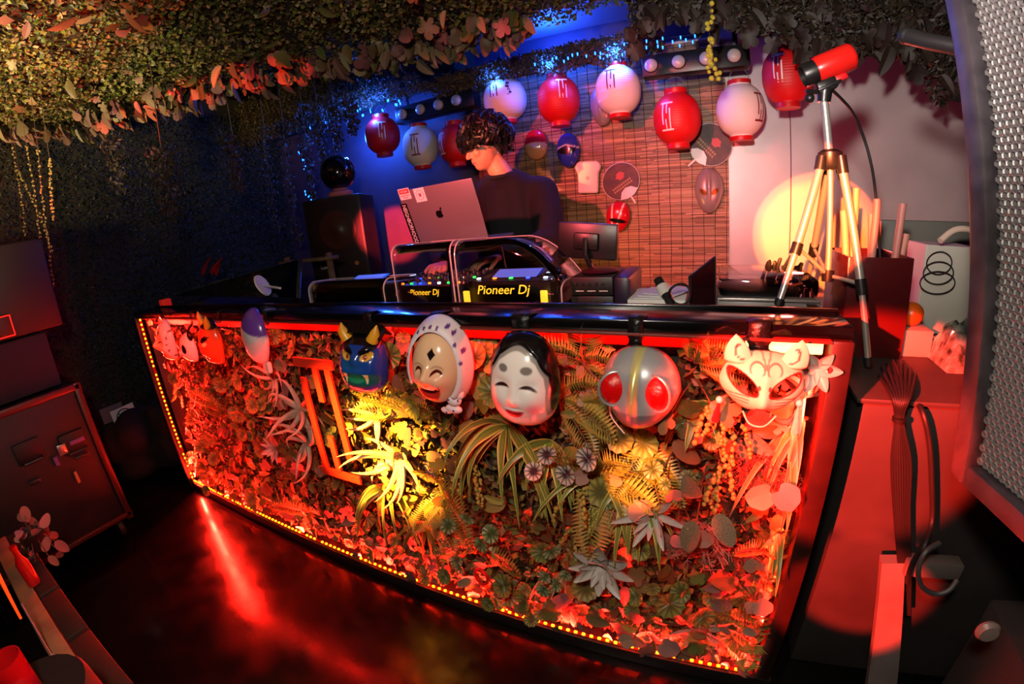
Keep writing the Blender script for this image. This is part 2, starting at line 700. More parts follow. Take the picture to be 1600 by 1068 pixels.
def lobed(k=5, depth=0.45, w=0.5, L=1.0, n=40):
    out = []
    for i in range(n):
        a = 2 * PI * i / n
        r = 0.5 * (1 - depth * (1 - abs(math.cos(k * a / 2)) ** 0.8)) * (0.85 + 0.15 * math.cos(a + PI)) + 0.012 * math.cos(19 * a)
        out.append((math.sin(a) * r * w * 2, 0.45 - math.cos(a) * r * 0.98))
    lo = min(p[1] for p in out)
    return [(x * L, (y - lo) * L) for x, y in out]


def oval(w=0.5, L=1.0, n=14, tip=1.6):
    out = []
    for i in range(n):
        a = 2 * PI * i / n
        y = 0.5 - 0.5 * math.cos(a)
        x = math.sin(a) * 0.5 * w * (1 - 0.35 * (y ** tip))
        out.append((x * L, y * L))
    return out


def scallop(k=11, n=44, amp=0.05):
    return [(math.sin(2 * PI * i / n) * 0.5 * (1 + amp * math.cos(k * 2 * PI * i / n)), 0.5 - math.cos(2 * PI * i / n) * 0.5 * (1 + amp * math.cos(k * 2 * PI * i / n))) for i in range(n)]


M_dry = mat('dried_leaf', (150, 122, 96), rough=0.6, col2=(112, 84, 64), scale=40, vary=0.6)
M_ivy = mat('ivy_leaf', (86, 90, 46), rough=0.45, col2=(120, 96, 56), scale=30, vary=0.7)
M_dark = mat('dark_leaf', (30, 24, 16), rough=0.6, col2=(46, 30, 22), scale=30, vary=0.5)
ME_dry = [poly_leaf(lobed(5, 0.5), 0.25, 0.3, 'leaf', M_dry), poly_leaf(oval(0.55), 0.25, 0.25, 'leaf', M_dry),
          poly_leaf(lobed(3, 0.4), 0.3, 0.4, 'leaf', M_dry), poly_leaf(oval(0.4), 0.35, 0.45, 'leaf', M_dry)]
ME_ivy = [poly_leaf(lobed(5, 0.35), 0.15, 0.2, 'leaf', M_ivy), poly_leaf(oval(0.6), 0.15, 0.2, 'leaf', M_ivy)]
ME_darkl = [poly_leaf(lobed(5, 0.4), 0.2, 0.3, 'leaf', M_dark), poly_leaf(oval(0.5), 0.2, 0.3, 'leaf', M_dark)]


def leaf_matrix(p, tipdir, nrm, s):
    y = V(tipdir).normalized()
    x = y.cross(V(nrm)).normalized()
    z = x.cross(y)
    return Matrix(((x.x * s, y.x * s, z.x * s, p[0]), (x.y * s, y.y * s, z.y * s, p[1]), (x.z * s, y.z * s, z.z * s, p[2]), (0, 0, 0, 1)))


# dried leaves hanging along the rear edge of the soffit and here and there under it
cnt = 0
while cnt < 290:
    t = random.random() * (len(edge) - 2)
    i = int(t)
    q = V(edge[i]).lerp(V(edge[i + 1]), t - i)
    if q.x < -0.9 or q.x > 1.95:
        continue
    back = abs(random.gauss(0, 0.17))
    p = V((q.x + rnd(-0.05, 0.05), q.y - back, EZ - rnd(0.0, 0.05)))
    tip = V((rnd(-0.7, 0.7), rnd(-0.5, 0.5), -0.9))
    inst('leaf', random.choice(ME_dry if random.random() < 0.75 else ME_ivy), leaf_matrix(p, tip, V((rnd(-0.6, 0.6), -1, -0.3)), rnd(0.065, 0.12)), soffit)
    cnt += 1
for i in range(70):
    x, y = rnd(-0.5, 2.4), rnd(-0.9, 0.4)
    if in_poly(x, y, poly):
        inst('leaf', random.choice(ME_dry + ME_ivy), leaf_matrix(V((x, y, EZ - rnd(0.0, 0.04))), V((rnd(-1, 1), rnd(-1, 1), -0.5)), V((rnd(-0.3, 0.3), -0.4, -1)), rnd(0.05, 0.10)), soffit)

# bar of dark leaves in the upper right, hanging in front of the metal wall
b = MB()
b.box((3.35, 1.22, 2.4), (1.9, 0.24, 0.3), 0.05)
strip2 = tag(b.build('trim_3', M_soil, smooth=False), 'strip of dark ivy hanging before the metal wall', kind='structure')
LOW = ((1000, 40), (1060, 36), (1110, 40), (1160, 50), (1200, 62), (1260, 80), (1330, 92), (1400, 88), (1430, 105), (1450, 150), (1475, 170), (1490, 140), (1520, 120))


def low_y(px):
    for (a, c), (d, e) in zip(LOW, LOW[1:]):
        if a <= px <= d:
            return c + (e - c) * (px - a) / (d - a)
    return 100


for i in range(250):
    px = rnd(985, 1530)
    t = random.random() ** 0.8
    py = -30 + (low_y(px) + 30) * t + rnd(-6, 8)
    p = P(px, py, Y=1.10 + 0.12 * (1 - t) + rnd(-0.04, 0.06))
    inst('leaf', random.choice(ME_darkl), leaf_matrix(p + V((0, 0, 0.03)), V((rnd(-0.8, 0.8), rnd(-0.5, 0.1), -0.9)), V((rnd(-0.5, 0.5), -1, 0.1)), rnd(0.06, 0.12)), strip2)
pts = []
for i in range(9000):
    px = rnd(985, 1530)
    py = rnd(-40, low_y(px) - 4)
    pts.append((P(px, py, Y=1.2 + rnd(-0.05, 0.04)), V((0, -1, -0.2))))
tag(scatter(pts, 0.026, ((30, 26, 14), (40, 28, 20), (24, 20, 12), (48, 38, 20)), 0.04, 0.5).build('small_leaves', M_leafy, strip2, smooth=False, colors=True), kind='stuff')

# ---------------------------------------------------------------- bamboo blind on the back wall
bx0, bx1 = P(738, 160, Y=WY - 0.03).x, P(1139, 300, Y=WY - 0.03).x
bt = thing('bamboo_blind', 'bamboo slat blind hanging on the wall behind the DJ booth', 'blind', ((bx0 + bx1) / 2, WY - 0.03, 0.75))
M_bamboo = mat('bamboo', rough=0.5, attr='Col', col2=(150, 112, 70), scale=0.0001)
M_bamboo = mat('bamboo_slat', rough=0.55, attr='Col')
b = MB()
z = 0.76
while z < 2.22:
    h = rnd(0.0045, 0.0065)
    o0 = len(b.v)
    x = bx0
    while x < bx1 - 1e-4:
        x2 = min(bx1, x + rnd(0.10, 0.4))
        b.box(((x + x2) / 2, WY - 0.03 + rnd(-0.0012, 0.0012), z), (x2 - x, 0.003, h))
        cc = leaf_col(random.choice(((168, 132, 98), (148, 114, 82), (184, 148, 112), (120, 88, 62))), 0.18)
        for k in range(len(b.v) - 8, len(b.v)):
            b.c[k] = cc
        x = x2
    z += h + 0.0012
tag(b.build('slat_sheet', M_bamboo, bt, smooth=False, colors=True), kind='stuff')
M_cord = mat('dark_cord', (40, 20, 16), rough=0.8)
x = bx0 + 0.03
while x < bx1:
    b = MB()
    b.tube([(x + 0.002 * math.sin(k * 2.1 + x * 9), WY - 0.033, 0.755 + 1.46 * k / 10) for k in range(11)], 0.0016, 5)
    b.build('cord', M_cord, bt)
    x += 0.064
b = MB()
b.tube([(bx0, WY - 0.035, 2.225), (bx1, WY - 0.035, 2.225)], 0.009, 8)
b.build('head_rod', M_pale, bt)

# ---------------------------------------------------------------- the bar
bar = thing('dj_bar', 'long black DJ bar with a planted front and red lit frame', 'bar counter', (BX / 2, 0.3, 0))
b = MB()
b.box((BX / 2 - 0.005, 0.055, 1.0725), (BX + 0.09, 0.13, 0.025), 0.003)
b.build('counter_top', M_gloss, bar)
b = MB()
b.box((BX / 2 - 0.005, 0.49, 0.985), (BX + 0.09, 0.74, 0.03), 0.004)
b.build('gear_shelf', M_gloss, bar)
b = MB()
b.box((BX / 2 - 0.005, 0.119, 1.073), (BX + 0.09, 0.012, 0.036), 0.003)
b.build('counter_lip', M_gloss, bar)
b = MB()
b.box((BX / 2, 0.045, 0.026), (BX + 0.1, 0.12, 0.052), 0.004)
b.build('plinth', M_black, bar)
b = MB()
b.box((BX / 2, 0.165, 0.55), (BX, 0.03, 1.0))
b.build('back_board', M_soil, bar, smooth=False)
b = MB()
b.box((-0.035, 0.42, 0.53), (0.06, 0.78, 1.06), 0.004)
b.build('end_panel', M_black, bar)
b = MB()
b.box((BX + 0.022, 0.42, 0.53), (0.03, 0.78, 1.055), 0.004)
b.build('end_panel', M_frame, bar)
b = MB()
b.box((BX + 0.022, 0.012, 0.53), (0.044, 0.05, 1.055), 0.005)
b.build('corner_post', M_frame, bar)
b = MB()
b.box((-0.03, -0.005, 0.535), (0.05, 0.04, 1.05), 0.005)
b.build('corner_post', M_black, bar)
b = MB()
b.box((BX / 2, 0.075, 1.028), (BX - 0.02, 0.012, 0.05), 0.003)
b.build('top_rail', mat('red_brown_rail', (110, 40, 34), rough=0.35), bar)
b = MB()
b.box((BX / 2, 0.03, 1.056), (BX, 0.1, 0.006), 0.001)
b.build('lamp_channel', mat('red_brown_rail', (110, 40, 34), rough=0.35), bar)
b = MB()
b.box((BX / 2, 0.80, 0.485), (BX, 0.03, 0.97))
b.build('inner_panel', M_black, bar)

# ---------------------------------------------------------------- red LED strip round the planted front
led = thing('led_strip', 'red LED strip running round the lower and left edges of the planted front', 'light strip', (BX / 2, 0.0, 0.06))
M_led = mat('led_lens', (255, 120, 40), emit=(255, 110, 10), es=14.0)
M_strip = mat('led_tape', (120, 20, 16), rough=0.4)
b = MB()
b.box((BX / 2, 0.0, 0.0545), (BX - 0.01, 0.012, 0.003))
b.build('tape', M_strip, led)
b = MB()
b.box((0.0015, 0.0, 0.555), (0.003, 0.012, 1.0))
b.build('tape', M_strip, led)
vs, fs = rbox_data(0.011, 0.008, 0.007, 0.002, 1)
me_led = MB().add(vs, fs).mesh('led', M_led)
x = 0.02
while x < BX - 0.02:
    if random.random() > 0.06:
        inst('led', me_led, T(x, -0.001, 0.0595), led)
    x += 0.026
z = 0.08
while z < 1.045:
    if random.random() > 0.04:
        inst('led', me_led, T(0.0065, -0.001, z) @ RY(PI / 2), led)
    z += 0.026

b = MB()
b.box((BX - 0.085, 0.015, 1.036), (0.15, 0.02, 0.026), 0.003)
b.build('end_glow', mat('pale_yellow_glow', (255, 236, 170), emit=(255, 226, 130), es=2.6), led)  # added glowing box, stands in for an overexposed lit strip


def strip_lamp(loc, length, direction, power, width=0.008):
    d = bpy.data.lights.new('led_strip_light', 'AREA')
    d.shape = 'RECTANGLE'
    d.size = length
    d.size_y = width
    d.color = (1.0, 0.012, 0.006)
    d.energy = power
    o = bpy.data.objects.new('led_strip_light', d)
    COL.objects.link(o)
    o.matrix_world = frame(loc, (1, 0, 0) if abs(direction[0]) < 0.5 else (0, 0, 1), -V(direction))
    return o


strip_lamp((BX / 2, 0.002, 0.0625), BX - 0.05, (0, 0.35, 1), 110.0)
strip_lamp((0.012, 0.002, 0.555), 0.96, (1, 0.30, 0), 80.0)
strip_lamp((BX - 0.012, 0.03, 0.55), 0.9, (-1, 0.25, 0), 36.0)
strip_lamp((BX / 2, 0.02, 1.05), BX - 0.05, (0, 0.3, -1), 13.0)


# ---------------------------------------------------------------- plants set into the bar front
def mulcol(c, f):
    return (c[0] * f, c[1] * f, c[2] * f, 1)


M_strap = mat('striped_strap_leaf', rough=0.4, attr='Col', vary=0.25)
M_fern = mat('fern_frond', rough=0.5, attr='Col', vary=0.3)
M_air = mat('air_plant_leaf', (196, 190, 172), rough=0.55, col2=(170, 160, 140), scale=30)
M_lotus = mat('pale_succulent_leaf', (206, 196, 186), rough=0.4, col2=(186, 168, 160), scale=20)
M_vein = mat('veined_leaf', rough=0.45, attr='Col', vary=0.2)
M_round = mat('pinkish_round_leaf', (190, 146, 130), rough=0.5, col2=(160, 116, 104), scale=60, vary=0.3)
M_berry = mat('yellow_green_bead', (168, 158, 74), rough=0.35, col2=(140, 136, 60), scale=40)
M_stem = mat('thin_stem', (92, 66, 46), rough=0.6)
M_lace = mat('russet_lace_leaf', (150, 74, 60), rough=0.6, col2=(110, 60, 48), scale=40)
M_broad = mat('broad_leaf', (140, 132, 64), rough=0.42, col2=(170, 124, 72), scale=26, vary=0.55)
M_purple = mat('purple_brown_leaf', (120, 86, 76), rough=0.5, col2=(156, 118, 102), scale=26, vary=0.5)

PN = V((0, -1, 0))


def keep(p, y0=-0.11, y1=0.10):
    """keep a leaf point inside the planted box"""
    p.x = min(max(p.x, 0.025), BX - 0.03)
    p.z = min(max(p.z, 0.085), 1.03)
    p.y = max(min(p.y, y1), y0)
    return p


def droop_path(p, d, L, n, g):
    d = V(d).normalized()
    out = [V(p)]
    for i in range(n):
        d = (d + V((0, 0, -g)) * (1.0 / n)).normalized()
        out.append(out[-1] + d * (L / n))
    return out


def ribbon(pts, w, cols, fold=0.15, side_ref=PN):
    """Pointed strap leaf along pts with a lighter edge; cols = (edge, middle)."""
    mb = MB()
    k = len(pts)
    for i, p in enumerate(pts):
        t = i / (k - 1)
        d = (pts[min(i + 1, k - 1)] - pts[max(i - 1, 0)]).normalized()
        s = d.cross(side_ref)
        if s.length < 0.05:
            s = d.cross(V((1, 0, 0)))
        s.normalize()
        nn = s.cross(d)
        ww = w * (0.55 + 0.45 * math.sin(PI * min(1, t * 1.6 + 0.1))) * (1 - t ** 4) + 0.0006
        for u in (-1, -0.5, 0, 0.5, 1):
            mb.v.append(p + s * u * ww * 0.5 + nn * abs(u) * ww * fold)
            mb.c.append(cols[0] if abs(u) > 0.9 else (cols[1] if abs(u) > 0.2 else mulcol(cols[1], 1.5)))
    for i in range(k - 1):
        for j in range(4):
            a = i * 5 + j
            mb.f.append([a, a + 1, a + 6, a + 5])
            mb.m.append(0)
    return mb


def spider_plant(px, py, n, L, label, wid=0.018, spread=1.0, cols=((228, 206, 112), (104, 114, 46)), group=None):
    c = P(px, py, Y=0.09)
    t = thing('striped_grass_plant', label, 'plant', c, group)
    for i in range(n):
        a = -PI / 2 + (i - (n - 1) / 2) / n * 2 * PI * 0.72 * spread + rnd(-0.15, 0.15) + PI
        d = V((math.sin(a), -rnd(0.35, 0.95), abs(math.cos(a)) * 0.55 + rnd(-0.3, 0.4)))
        d = V((math.cos(PI * (i + 0.5) / n + rnd(-.1, .1)) * 1.0, -rnd(0.3, 0.8), rnd(-0.35, 0.55)))
        pts = droop_path(c, d, L * rnd(0.7, 1.25), 12, rnd(1.6, 3.4))
        for p in pts:
            keep(p)
        ribbon(pts, wid * 1.35 * rnd(0.8, 1.2), (srgb(*cols[0]), srgb(*cols[1]))).build('leaf', M_strap, t, colors=True)
    return t


def fern(px, py, n, L, label, ang=None, cols=((96, 104, 36), (128, 122, 50)), wid=0.30, group=None):
    c = P(px, py, Y=0.10)
    t = thing('fern', label, 'plant', c, group)
    for i in range(n):
        if ang is not None:
            a = math.radians(ang[i % len(ang)]) + rnd(-0.08, 0.08)
        else:
            a = rnd(0, 2 * PI)
        d = V((math.cos(a), -rnd(0.4, 0.7), math.sin(a)))
        l = L * rnd(1.0, 1.3)
        pts = droop_path(c + V((0, -0.03, 0)), d, l, 20, 0.5)
        for p in pts:
            keep(p)
        mb = MB()
        mb.tube(pts, [0.002 * (1 - 0.7 * k / 20) for k in range(21)], 4, cap=False)
        mb.c = [srgb(110, 84, 50)] * len(mb.v)
        for k in range(2, 21):
            tt = k / 20
            p = pts[k]
            dd = (pts[k] - pts[k - 1]).normalized()
            s = dd.cross(PN).normalized()
            nn = s.cross(dd)
            ll = l * wid * (math.sin(PI * (0.12 + 0.86 * tt)) ** 0.8) * rnd(0.9, 1.1) + 0.004
            for sg in (-1, 1):
                e = (s * sg + dd * 0.45).normalized()
                wv = dd * l * 0.024
                o = len(mb.v)
                mid = p + e * ll * 0.5 + nn * ll * 0.10
                mb.v.extend((p, mid - wv, p + e * ll - nn * ll * 0.14, mid + wv))
                cc = srgb(*cols[0])
                ce = srgb(*cols[1])
                mb.c.extend((mulcol(cc, 0.8), cc, ce, ce))
                mb.f.append([o, o + 1, o + 2, o + 3])
                mb.m.append(0)
        mb.build('frond', M_fern, t, smooth=False, colors=True)
    return t


def curly(px, py, n, L, r, label, m=None, curl=1.5, name='air_plant', outw=0.6):
    c = P(px, py, Y=0.06)
    t = thing(name, label, 'plant', c)
    for i in range(n):
        a = 2 * PI * i / n + rnd(-0.25, 0.25)
        d = V((math.cos(a), -outw * rnd(0.4, 1), math.sin(a))).normalized()
        ax = V((rnd(-0.5, 0.5), 1, rnd(-0.5, 0.5))).normalized() * random.choice((-1, 1))
        pts = [c.copy()]
        l = L * rnd(0.7, 1.1)
        for k in range(12):
            d = (Matrix.Rotation(curl / 12 * (0.4 + 1.4 * k / 12), 3, ax) @ d).normalized()
            q = pts[-1] + d * l / 12
            keep(q, -0.12)
            pts.append(q)
        MB().tube(pts, [r * (1 - (k / 12.0) ** 1.5) + 0.0007 for k in range(13)], 6).build('leaf', m or M_air, t)
    return t


def cupped_leaf(L, w, m, name='leaf'):
    mb = MB()

    def f(u, v):
        s = (u - 0.5) * 2
        ww = w * (math.sin(PI * (0.10 + 0.88 * v)) ** 0.7) * (1 - 0.25 * v)
        return (s * ww * 0.5, v * L, 0.25 * L * v * v + 0.35 * ww * s * s)
    mb.grid(f, 6, 10)
    return mb.mesh(name, m)


def rosette(px, py, n, L, w, label, m, tiers=2, tilt=0.5, name='succulent_rosette'):
    c = P(px, py, Y=0.0)
    t = thing(name, label, 'plant', c)
    me = cupped_leaf(L, w, m)
    for k in range(tiers):
        for i in range(n):
            a = 2 * PI * (i + 0.5 * k) / n + rnd(-0.12, 0.12)
            d = V((math.cos(a), -tilt * (0.4 + k), math.sin(a))).normalized()
            nn = V((0, -1, 0))
            s = (1 - 0.3 * k) * rnd(0.85, 1.1)
            inst('leaf', me, leaf_matrix(c, d, -nn if False else nn, s), t)
    b = MB()
    b.tube([c + V((0, 0.10, -0.02)), c], 0.006, 6)
    b.build('stem', M_stem, t)
    return t


def veined(edge, mid, k=11):
    out = scallop(k, 44, 0.05)
    mb = MB()
    n = len(out)
    for ring in (0.35, 0.75, 1.0):
        for i, (x, y) in enumerate(out):
            X, Y = x * ring, (y - 0.5) * ring
            mb.v.append(V((X, Y + 0.5, 0.10 * ring * ring + 0.03 * math.cos(11 * 2 * PI * i / n))))
            vein = math.cos(k * 2 * PI * i / n) > 0.55
            mb.c.append(srgb(*mid) if (vein or ring < 0.4) else srgb(*edge))
    mb.v.append(V((0, 0.5, 0)))
    mb.c.append(srgb(*mid))
    for r in range(2):
        for i in range(n):
            j = (i + 1) % n
            mb.f.append([r * n + i, r * n + j, (r + 1) * n + j, (r + 1) * n + i])
            mb.m.append(0)
    for i in range(n):
        mb.f.append([i, (i + 1) % n, 3 * n][::-1])
        mb.m.append(0)
    return mb.mesh('leaf', M_vein, colors=True)


ME_heuch = veined((198, 178, 164), (74, 40, 44))
ME_pel = veined((150, 148, 104), (74, 86, 42), 9)
ME_green = veined((132, 134, 66), (92, 92, 46))
ME_roundl = poly_leaf([(math.sin(a) * 0.5 * (1 + 0.03 * math.cos(7 * a) + 0.05 * math.sin(2 * a)), 0.5 - math.cos(a) * 0.5 * (1 + 0.03 * math.cos(7 * a)) + 0.20 * math.exp(-(math.sin(a / 2) / 0.14) ** 2)) for a in [2 * PI * i / 36 for i in range(36)]], 0.12, 0.10, 'leaf', M_round)
ME_broad = [poly_leaf(lobed(5, 0.4), 0.12, 0.15, 'leaf', M_broad), poly_leaf(oval(0.6), 0.14, 0.2, 'leaf', M_broad), poly_leaf(oval(0.38), 0.2, 0.3, 'leaf', M_broad)]
ME_purple = [poly_leaf(lobed(5, 0.35), 0.14, 0.2, 'leaf', M_purple), poly_leaf(oval(0.6), 0.14, 0.2, 'leaf', M_purple)]


def sprig(px, py, meshes, n, size, spread, label, name='leafy_sprig', group=None, Y=0.03, face=None):
    c = P(px, py, Y=0.11)
    t = thing(name, label, 'plant', c, group)
    for i in range(n):
        a = 2 * PI * i / n + rnd(-0.5, 0.5)
        off = V((math.cos(a), 0, math.sin(a))) * spread * rnd(0.5, 1.0)
        p = V((c.x + off.x, Y + rnd(-0.03, 0.03), c.z + off.z))
        p.x = min(max(p.x, 0.05), BX - 0.02 - size * 0.8)
        p.z = min(max(p.z, 0.09 + size * 0.8), 1.0)
        d = V((math.cos(a) + rnd(-0.3, 0.3), -rnd(0.1, 0.5), math.sin(a) - 0.35))
        nn = V((rnd(-0.5, 0.5), -1, rnd(-0.2, 0.6)))
        s = size * rnd(0.75, 1.2)
        M = leaf_matrix(p, d, nn, s)
        inst('leaf', random.choice(meshes), M, t)
        b = MB()
        b.tube([c, c.lerp(p, 0.6) + V((0, -0.01, 0.01)), p + d.normalized() * s * 0.02], 0.0016, 4, cap=False)
        b.build('stem', M_stem, t)
    return t


def beads(px, py, n, L, label, r=0.006):
    c = P(px, py, Y=0.05)
    t = thing('bead_plant', label, 'plant', c)
    me = MB().ball((0, 0, 0), 1.0, 8, 6).mesh('bead', M_berry)
    for s in range(n):
        d = V((rnd(-0.7, 0.7), -rnd(0.3, 0.7), rnd(-0.2, 0.6)))
        pts = droop_path(c + V((rnd(-.02, .02), 0, rnd(-.02, .02))), d, L * rnd(0.7, 1.1), 14, 2.6)
        for p in pts:
            keep(p, -0.09, 0.08)
        MB().tube(pts, 0.0012, 4, cap=False).build('stem', M_stem, t)
        for k in range(2, 15):
            q = pts[k] + V((rnd(-0.5, 0.5), rnd(-1, 0), rnd(-0.5, 0.5))) * r * 1.4
            q.y = min(q.y, 0.08)
            inst('bead', me, T(*q) @ Matrix.Scale(r * rnd(0.7, 1.1), 4), t)
    return t


def lace(px, py, label, rad=0.06, m=None):
    c = P(px, py, Y=0.06)
    t = thing('lacy_plant', label, 'plant', c)
    mb = MB()
    for i in range(46):
        a = rnd(0, 2 * PI)
        d = V((math.cos(a), -rnd(0.2, 1.0), math.sin(a)))
        pts = droop_path(c, d, rad * rnd(0.6, 1.2), 5, 0.5)
        mb.tube(pts, 0.0011, 3, cap=False)
        for p in pts[1:]:
            for k in range(3):
                e = V((rnd(-1, 1), rnd(-1, 0.3), rnd(-1, 1))).normalized() * rad * 0.20
                mb.tube([p, p + e], 0.0009, 3, cap=False)
    o = mb.build('lace', m or M_lace, t)
    tag(o, kind='stuff')
    return t


# small mossy growth on the board behind the plants
pts = []
while len(pts) < 15000:
    x, z = rnd(0.02, BX - 0.02), rnd(0.06, 1.03)
    pts.append((V((x, 0.146, z)), PN))
for i in range(6000):
    pts.append((V((rnd(0.02, BX - 0.02), rnd(0.05, 0.145), 0.056)), V((0, -0.4, 1))))
PAN = ((92, 100, 38), (120, 114, 52), (76, 70, 34), (104, 74, 48), (136, 106, 68), (64, 56, 32))
tag(scatter(pts, 0.03, PAN, 0.06, 0.5).build('moss', M_leafy, bar, smooth=False, colors=True), kind='stuff')

spider_plant(792, 665, 16, 0.27, 'large striped grass plant hanging under the white female mask', 0.02)
spider_plant(985, 758, 14, 0.22, 'striped grass plant under the silver mask', 0.022)
spider_plant(940, 740, 9, 0.20, 'striped grass plant left of the orange lit plant below the silver mask', 0.02)
spider_plant(612, 760, 12, 0.24, 'striped grass plant below the yellow lit air plant', 0.02)
spider_plant(672, 815, 10, 0.2, 'tufted striped plant right above the red lamp row, left of the red ring', 0.012, cols=((170, 140, 60), (110, 96, 40)))
spider_plant(880, 895, 10, 0.17, 'pale striped grass plant left of the large pale rosette', 0.016, cols=((206, 190, 150), (120, 110, 70)))
spider_plant(1262, 650, 8, 0.26, 'striped grass plant beside the right ear tassel of the fox mask', 0.02, cols=((226, 190, 130), (170, 110, 60)))
spider_plant(1095, 632, 8, 0.16, 'striped grass plant at the lower right of the silver mask', 0.024)
spider_plant(860, 690, 9, 0.2, 'striped grass plant under the right cheek of the white female mask', 0.02)
spider_plant(1262, 820, 7, 0.2, 'striped grass plant at the right post of the bar front', 0.018)
for px, py, n, L, an, lb in (
        (915, 560, 4, 0.15, (20, 80, 140, -30), 'fern at the upper left of the silver mask'),
        (880, 620, 4, 0.16, (0, -30, 40, 10), 'fern beside the right cheek of the white female mask'),
        (930, 735, 5, 0.17, (60, 20, -40, 110, -80), 'fern under the silver mask with veined leaves beside it'),
        (690, 745, 4, 0.19, (-20, 10, 40, 80), 'fern right of the yellow lit air plant'),
        (650, 640, 4, 0.16, (80, 120, 40, 150), 'fern under the mask with the blue face'),
        (1110, 950, 4, 0.17, (25, 5, 45, -15), 'fern at the lower right above the lamp row'),
        (1215, 960, 4, 0.15, (70, 95, 120, 45), 'fern in the lower right corner of the bar front'),
        (1085, 560, 3, 0.13, (40, 80, 10), 'fern between the silver mask and the fox mask'),
        (700, 770, 4, 0.15, (-60, -100, -140, -30), 'fern with drooping fronds over the middle of the front'),
        (510, 800, 4, 0.2, (60, 100, 140, 30), 'red lit fern near the lamp row left of the middle'),
        (360, 640, 4, 0.2, (50, 90, 130, 20), 'dark red lit fern in the left part of the bar front'),
        (1010, 690, 4, 0.14, (-60, -100, -30, -130), 'fern hanging below the chin of the silver mask'),
        (760, 850, 4, 0.16, (60, 20, 100, 150), 'fern above the red ring'),
        (1240, 900, 4, 0.14, (100, 130, 60, 170), 'fern by the lower part of the right post'),
        (1200, 850, 3, 0.13, (80, 40, 130), 'fern right of the two round pink leaves')):
    fern(px, py, n, L, lb, an, random.choice((((124, 132, 52), (164, 154, 72)), ((150, 132, 56), (190, 160, 84)), ((108, 118, 48), (140, 128, 62)))))
curly(470, 640, 10, 0.22, 0.011, 'pale curly air plant left of the red logo', curl=2.4)
curly(480, 690, 7, 0.20, 0.010, 'second pale curly air plant beneath the first, left of the red logo', curl=2.4)
curly(625, 715, 11, 0.20, 0.013, 'thick curly air plant glowing yellow in the spot lamp', curl=1.3, outw=0.9)
curly(590, 650, 8, 0.13, 0.010, 'yellow lit curly plant under the mask with the blue face', curl=1.0, outw=0.9)
curly(1085, 985, 22, 0.13, 0.0035, 'pink thin leaved air plant just above the lamp row at lower right', mat('pink_air_plant', (214, 150, 140), rough=0.5), curl=2.0)
curly(1160, 985, 14, 0.10, 0.003, 'small thin leaved air plant right of the pink one above the lamp row', mat('pink_air_plant', (214, 150, 140), rough=0.5), curl=2.0)
curly(1280, 610, 8, 0.14, 0.010, 'pale curly plant squeezed between fox mask and right post', curl=1.2)
curly(430, 590, 8, 0.16, 0.008, 'pale curly plant below the purple and white mask', curl=1.6)
rosette(940, 880, 8, 0.105, 0.046, 'large pale rosette with pointed leaves above the lamp row', M_lotus, 2, 0.45)
rosette(430, 700, 7, 0.07, 0.028, 'pale star shaped rosette in the dark red left part', M_lotus, 2, 0.5)
rosette(1275, 575, 6, 0.05, 0.03, 'pale rosette tucked behind the right side of the fox mask', M_lotus, 1, 0.6)
rosette(1020, 800, 6, 0.10, 0.028, 'orange lit rosette in the amber lamp below the silver mask', M_lotus, 2, 0.7)
sprig(925, 662, [ME_heuch], 1, 0.055, 0.004, 'single white leaf with dark veins under the silver mask', 'veined_leaf_plant', Y=-0.02)
sprig(885, 695, [ME_heuch], 2, 0.055, 0.025, 'two pale leaves with dark veins right of the big striped plant', 'veined_leaf_plant', Y=-0.02)
sprig(905, 675, [ME_heuch], 2, 0.045, 0.03, 'pair of small veined leaves between the other veined leaves', 'veined_leaf_plant', Y=0.0)
sprig(1055, 700, [ME_pel], 3, 0.04, 0.03, 'green leaves with white edges below the silver mask', 'white_edged_plant', Y=-0.02)
sprig(900, 835, [ME_pel], 5, 0.05, 0.05, 'white edged leaves above the large pale rosette', 'white_edged_plant', Y=-0.02)
sprig(765, 790, [ME_pel], 4, 0.055, 0.05, 'white edged leaves under the big striped plant', 'white_edged_plant', Y=-0.01)
sprig(735, 830, [ME_pel], 3, 0.05, 0.04, 'white edged leaves left of the middle, low on the front', 'white_edged_plant', Y=-0.01)
sprig(870, 860, [ME_pel], 3, 0.045, 0.04, 'white edged leaves left of the large pale rosette', 'white_edged_plant', Y=-0.01)
sprig(1040, 942, [ME_roundl], 1, 0.06, 0.004, 'large round pink leaf above the thin leaved air plant', 'round_leaf_plant', Y=-0.05)
sprig(1010, 960, [ME_roundl], 2, 0.05, 0.03, 'two round pink leaves left of the largest one', 'round_leaf_plant', Y=-0.02)
sprig(1163, 896, [ME_roundl], 1, 0.045, 0.003, 'round pink leaf above the fern at lower right', 'round_leaf_plant', Y=-0.05)
sprig(1218, 705, [ME_roundl], 2, 0.065, 0.03, 'round pink leaves under the right side of the fox mask', 'round_leaf_plant', Y=-0.02)
sprig(1195, 870, [ME_roundl], 3, 0.05, 0.05, 'round pink leaves beside the right post', 'round_leaf_plant', Y=-0.01)
sprig(950, 718, [ME_roundl], 2, 0.05, 0.03, 'two dull round leaves below the silver mask', 'round_leaf_plant', Y=-0.01)
sprig(1060, 770, [ME_roundl], 4, 0.055, 0.06, 'pink grey round leaves right of the amber lit plant', 'round_leaf_plant', Y=-0.01)
sprig(1085, 590, [ME_broad[0]], 2, 0.085, 0.04, 'orange vine leaves between silver mask and fox mask', 'vine_plant', Y=-0.02)
sprig(1100, 740, [ME_purple[1]], 3, 0.08, 0.04, 'dark purple drooping leaves under the left side of the fox mask', 'dark_leaf_plant', Y=-0.03)
beads(1120, 640, 6, 0.14, 'yellow green bead plant left of the fox mask')
beads(1130, 720, 4, 0.14, 'yellow green bead strings under the fox mask')
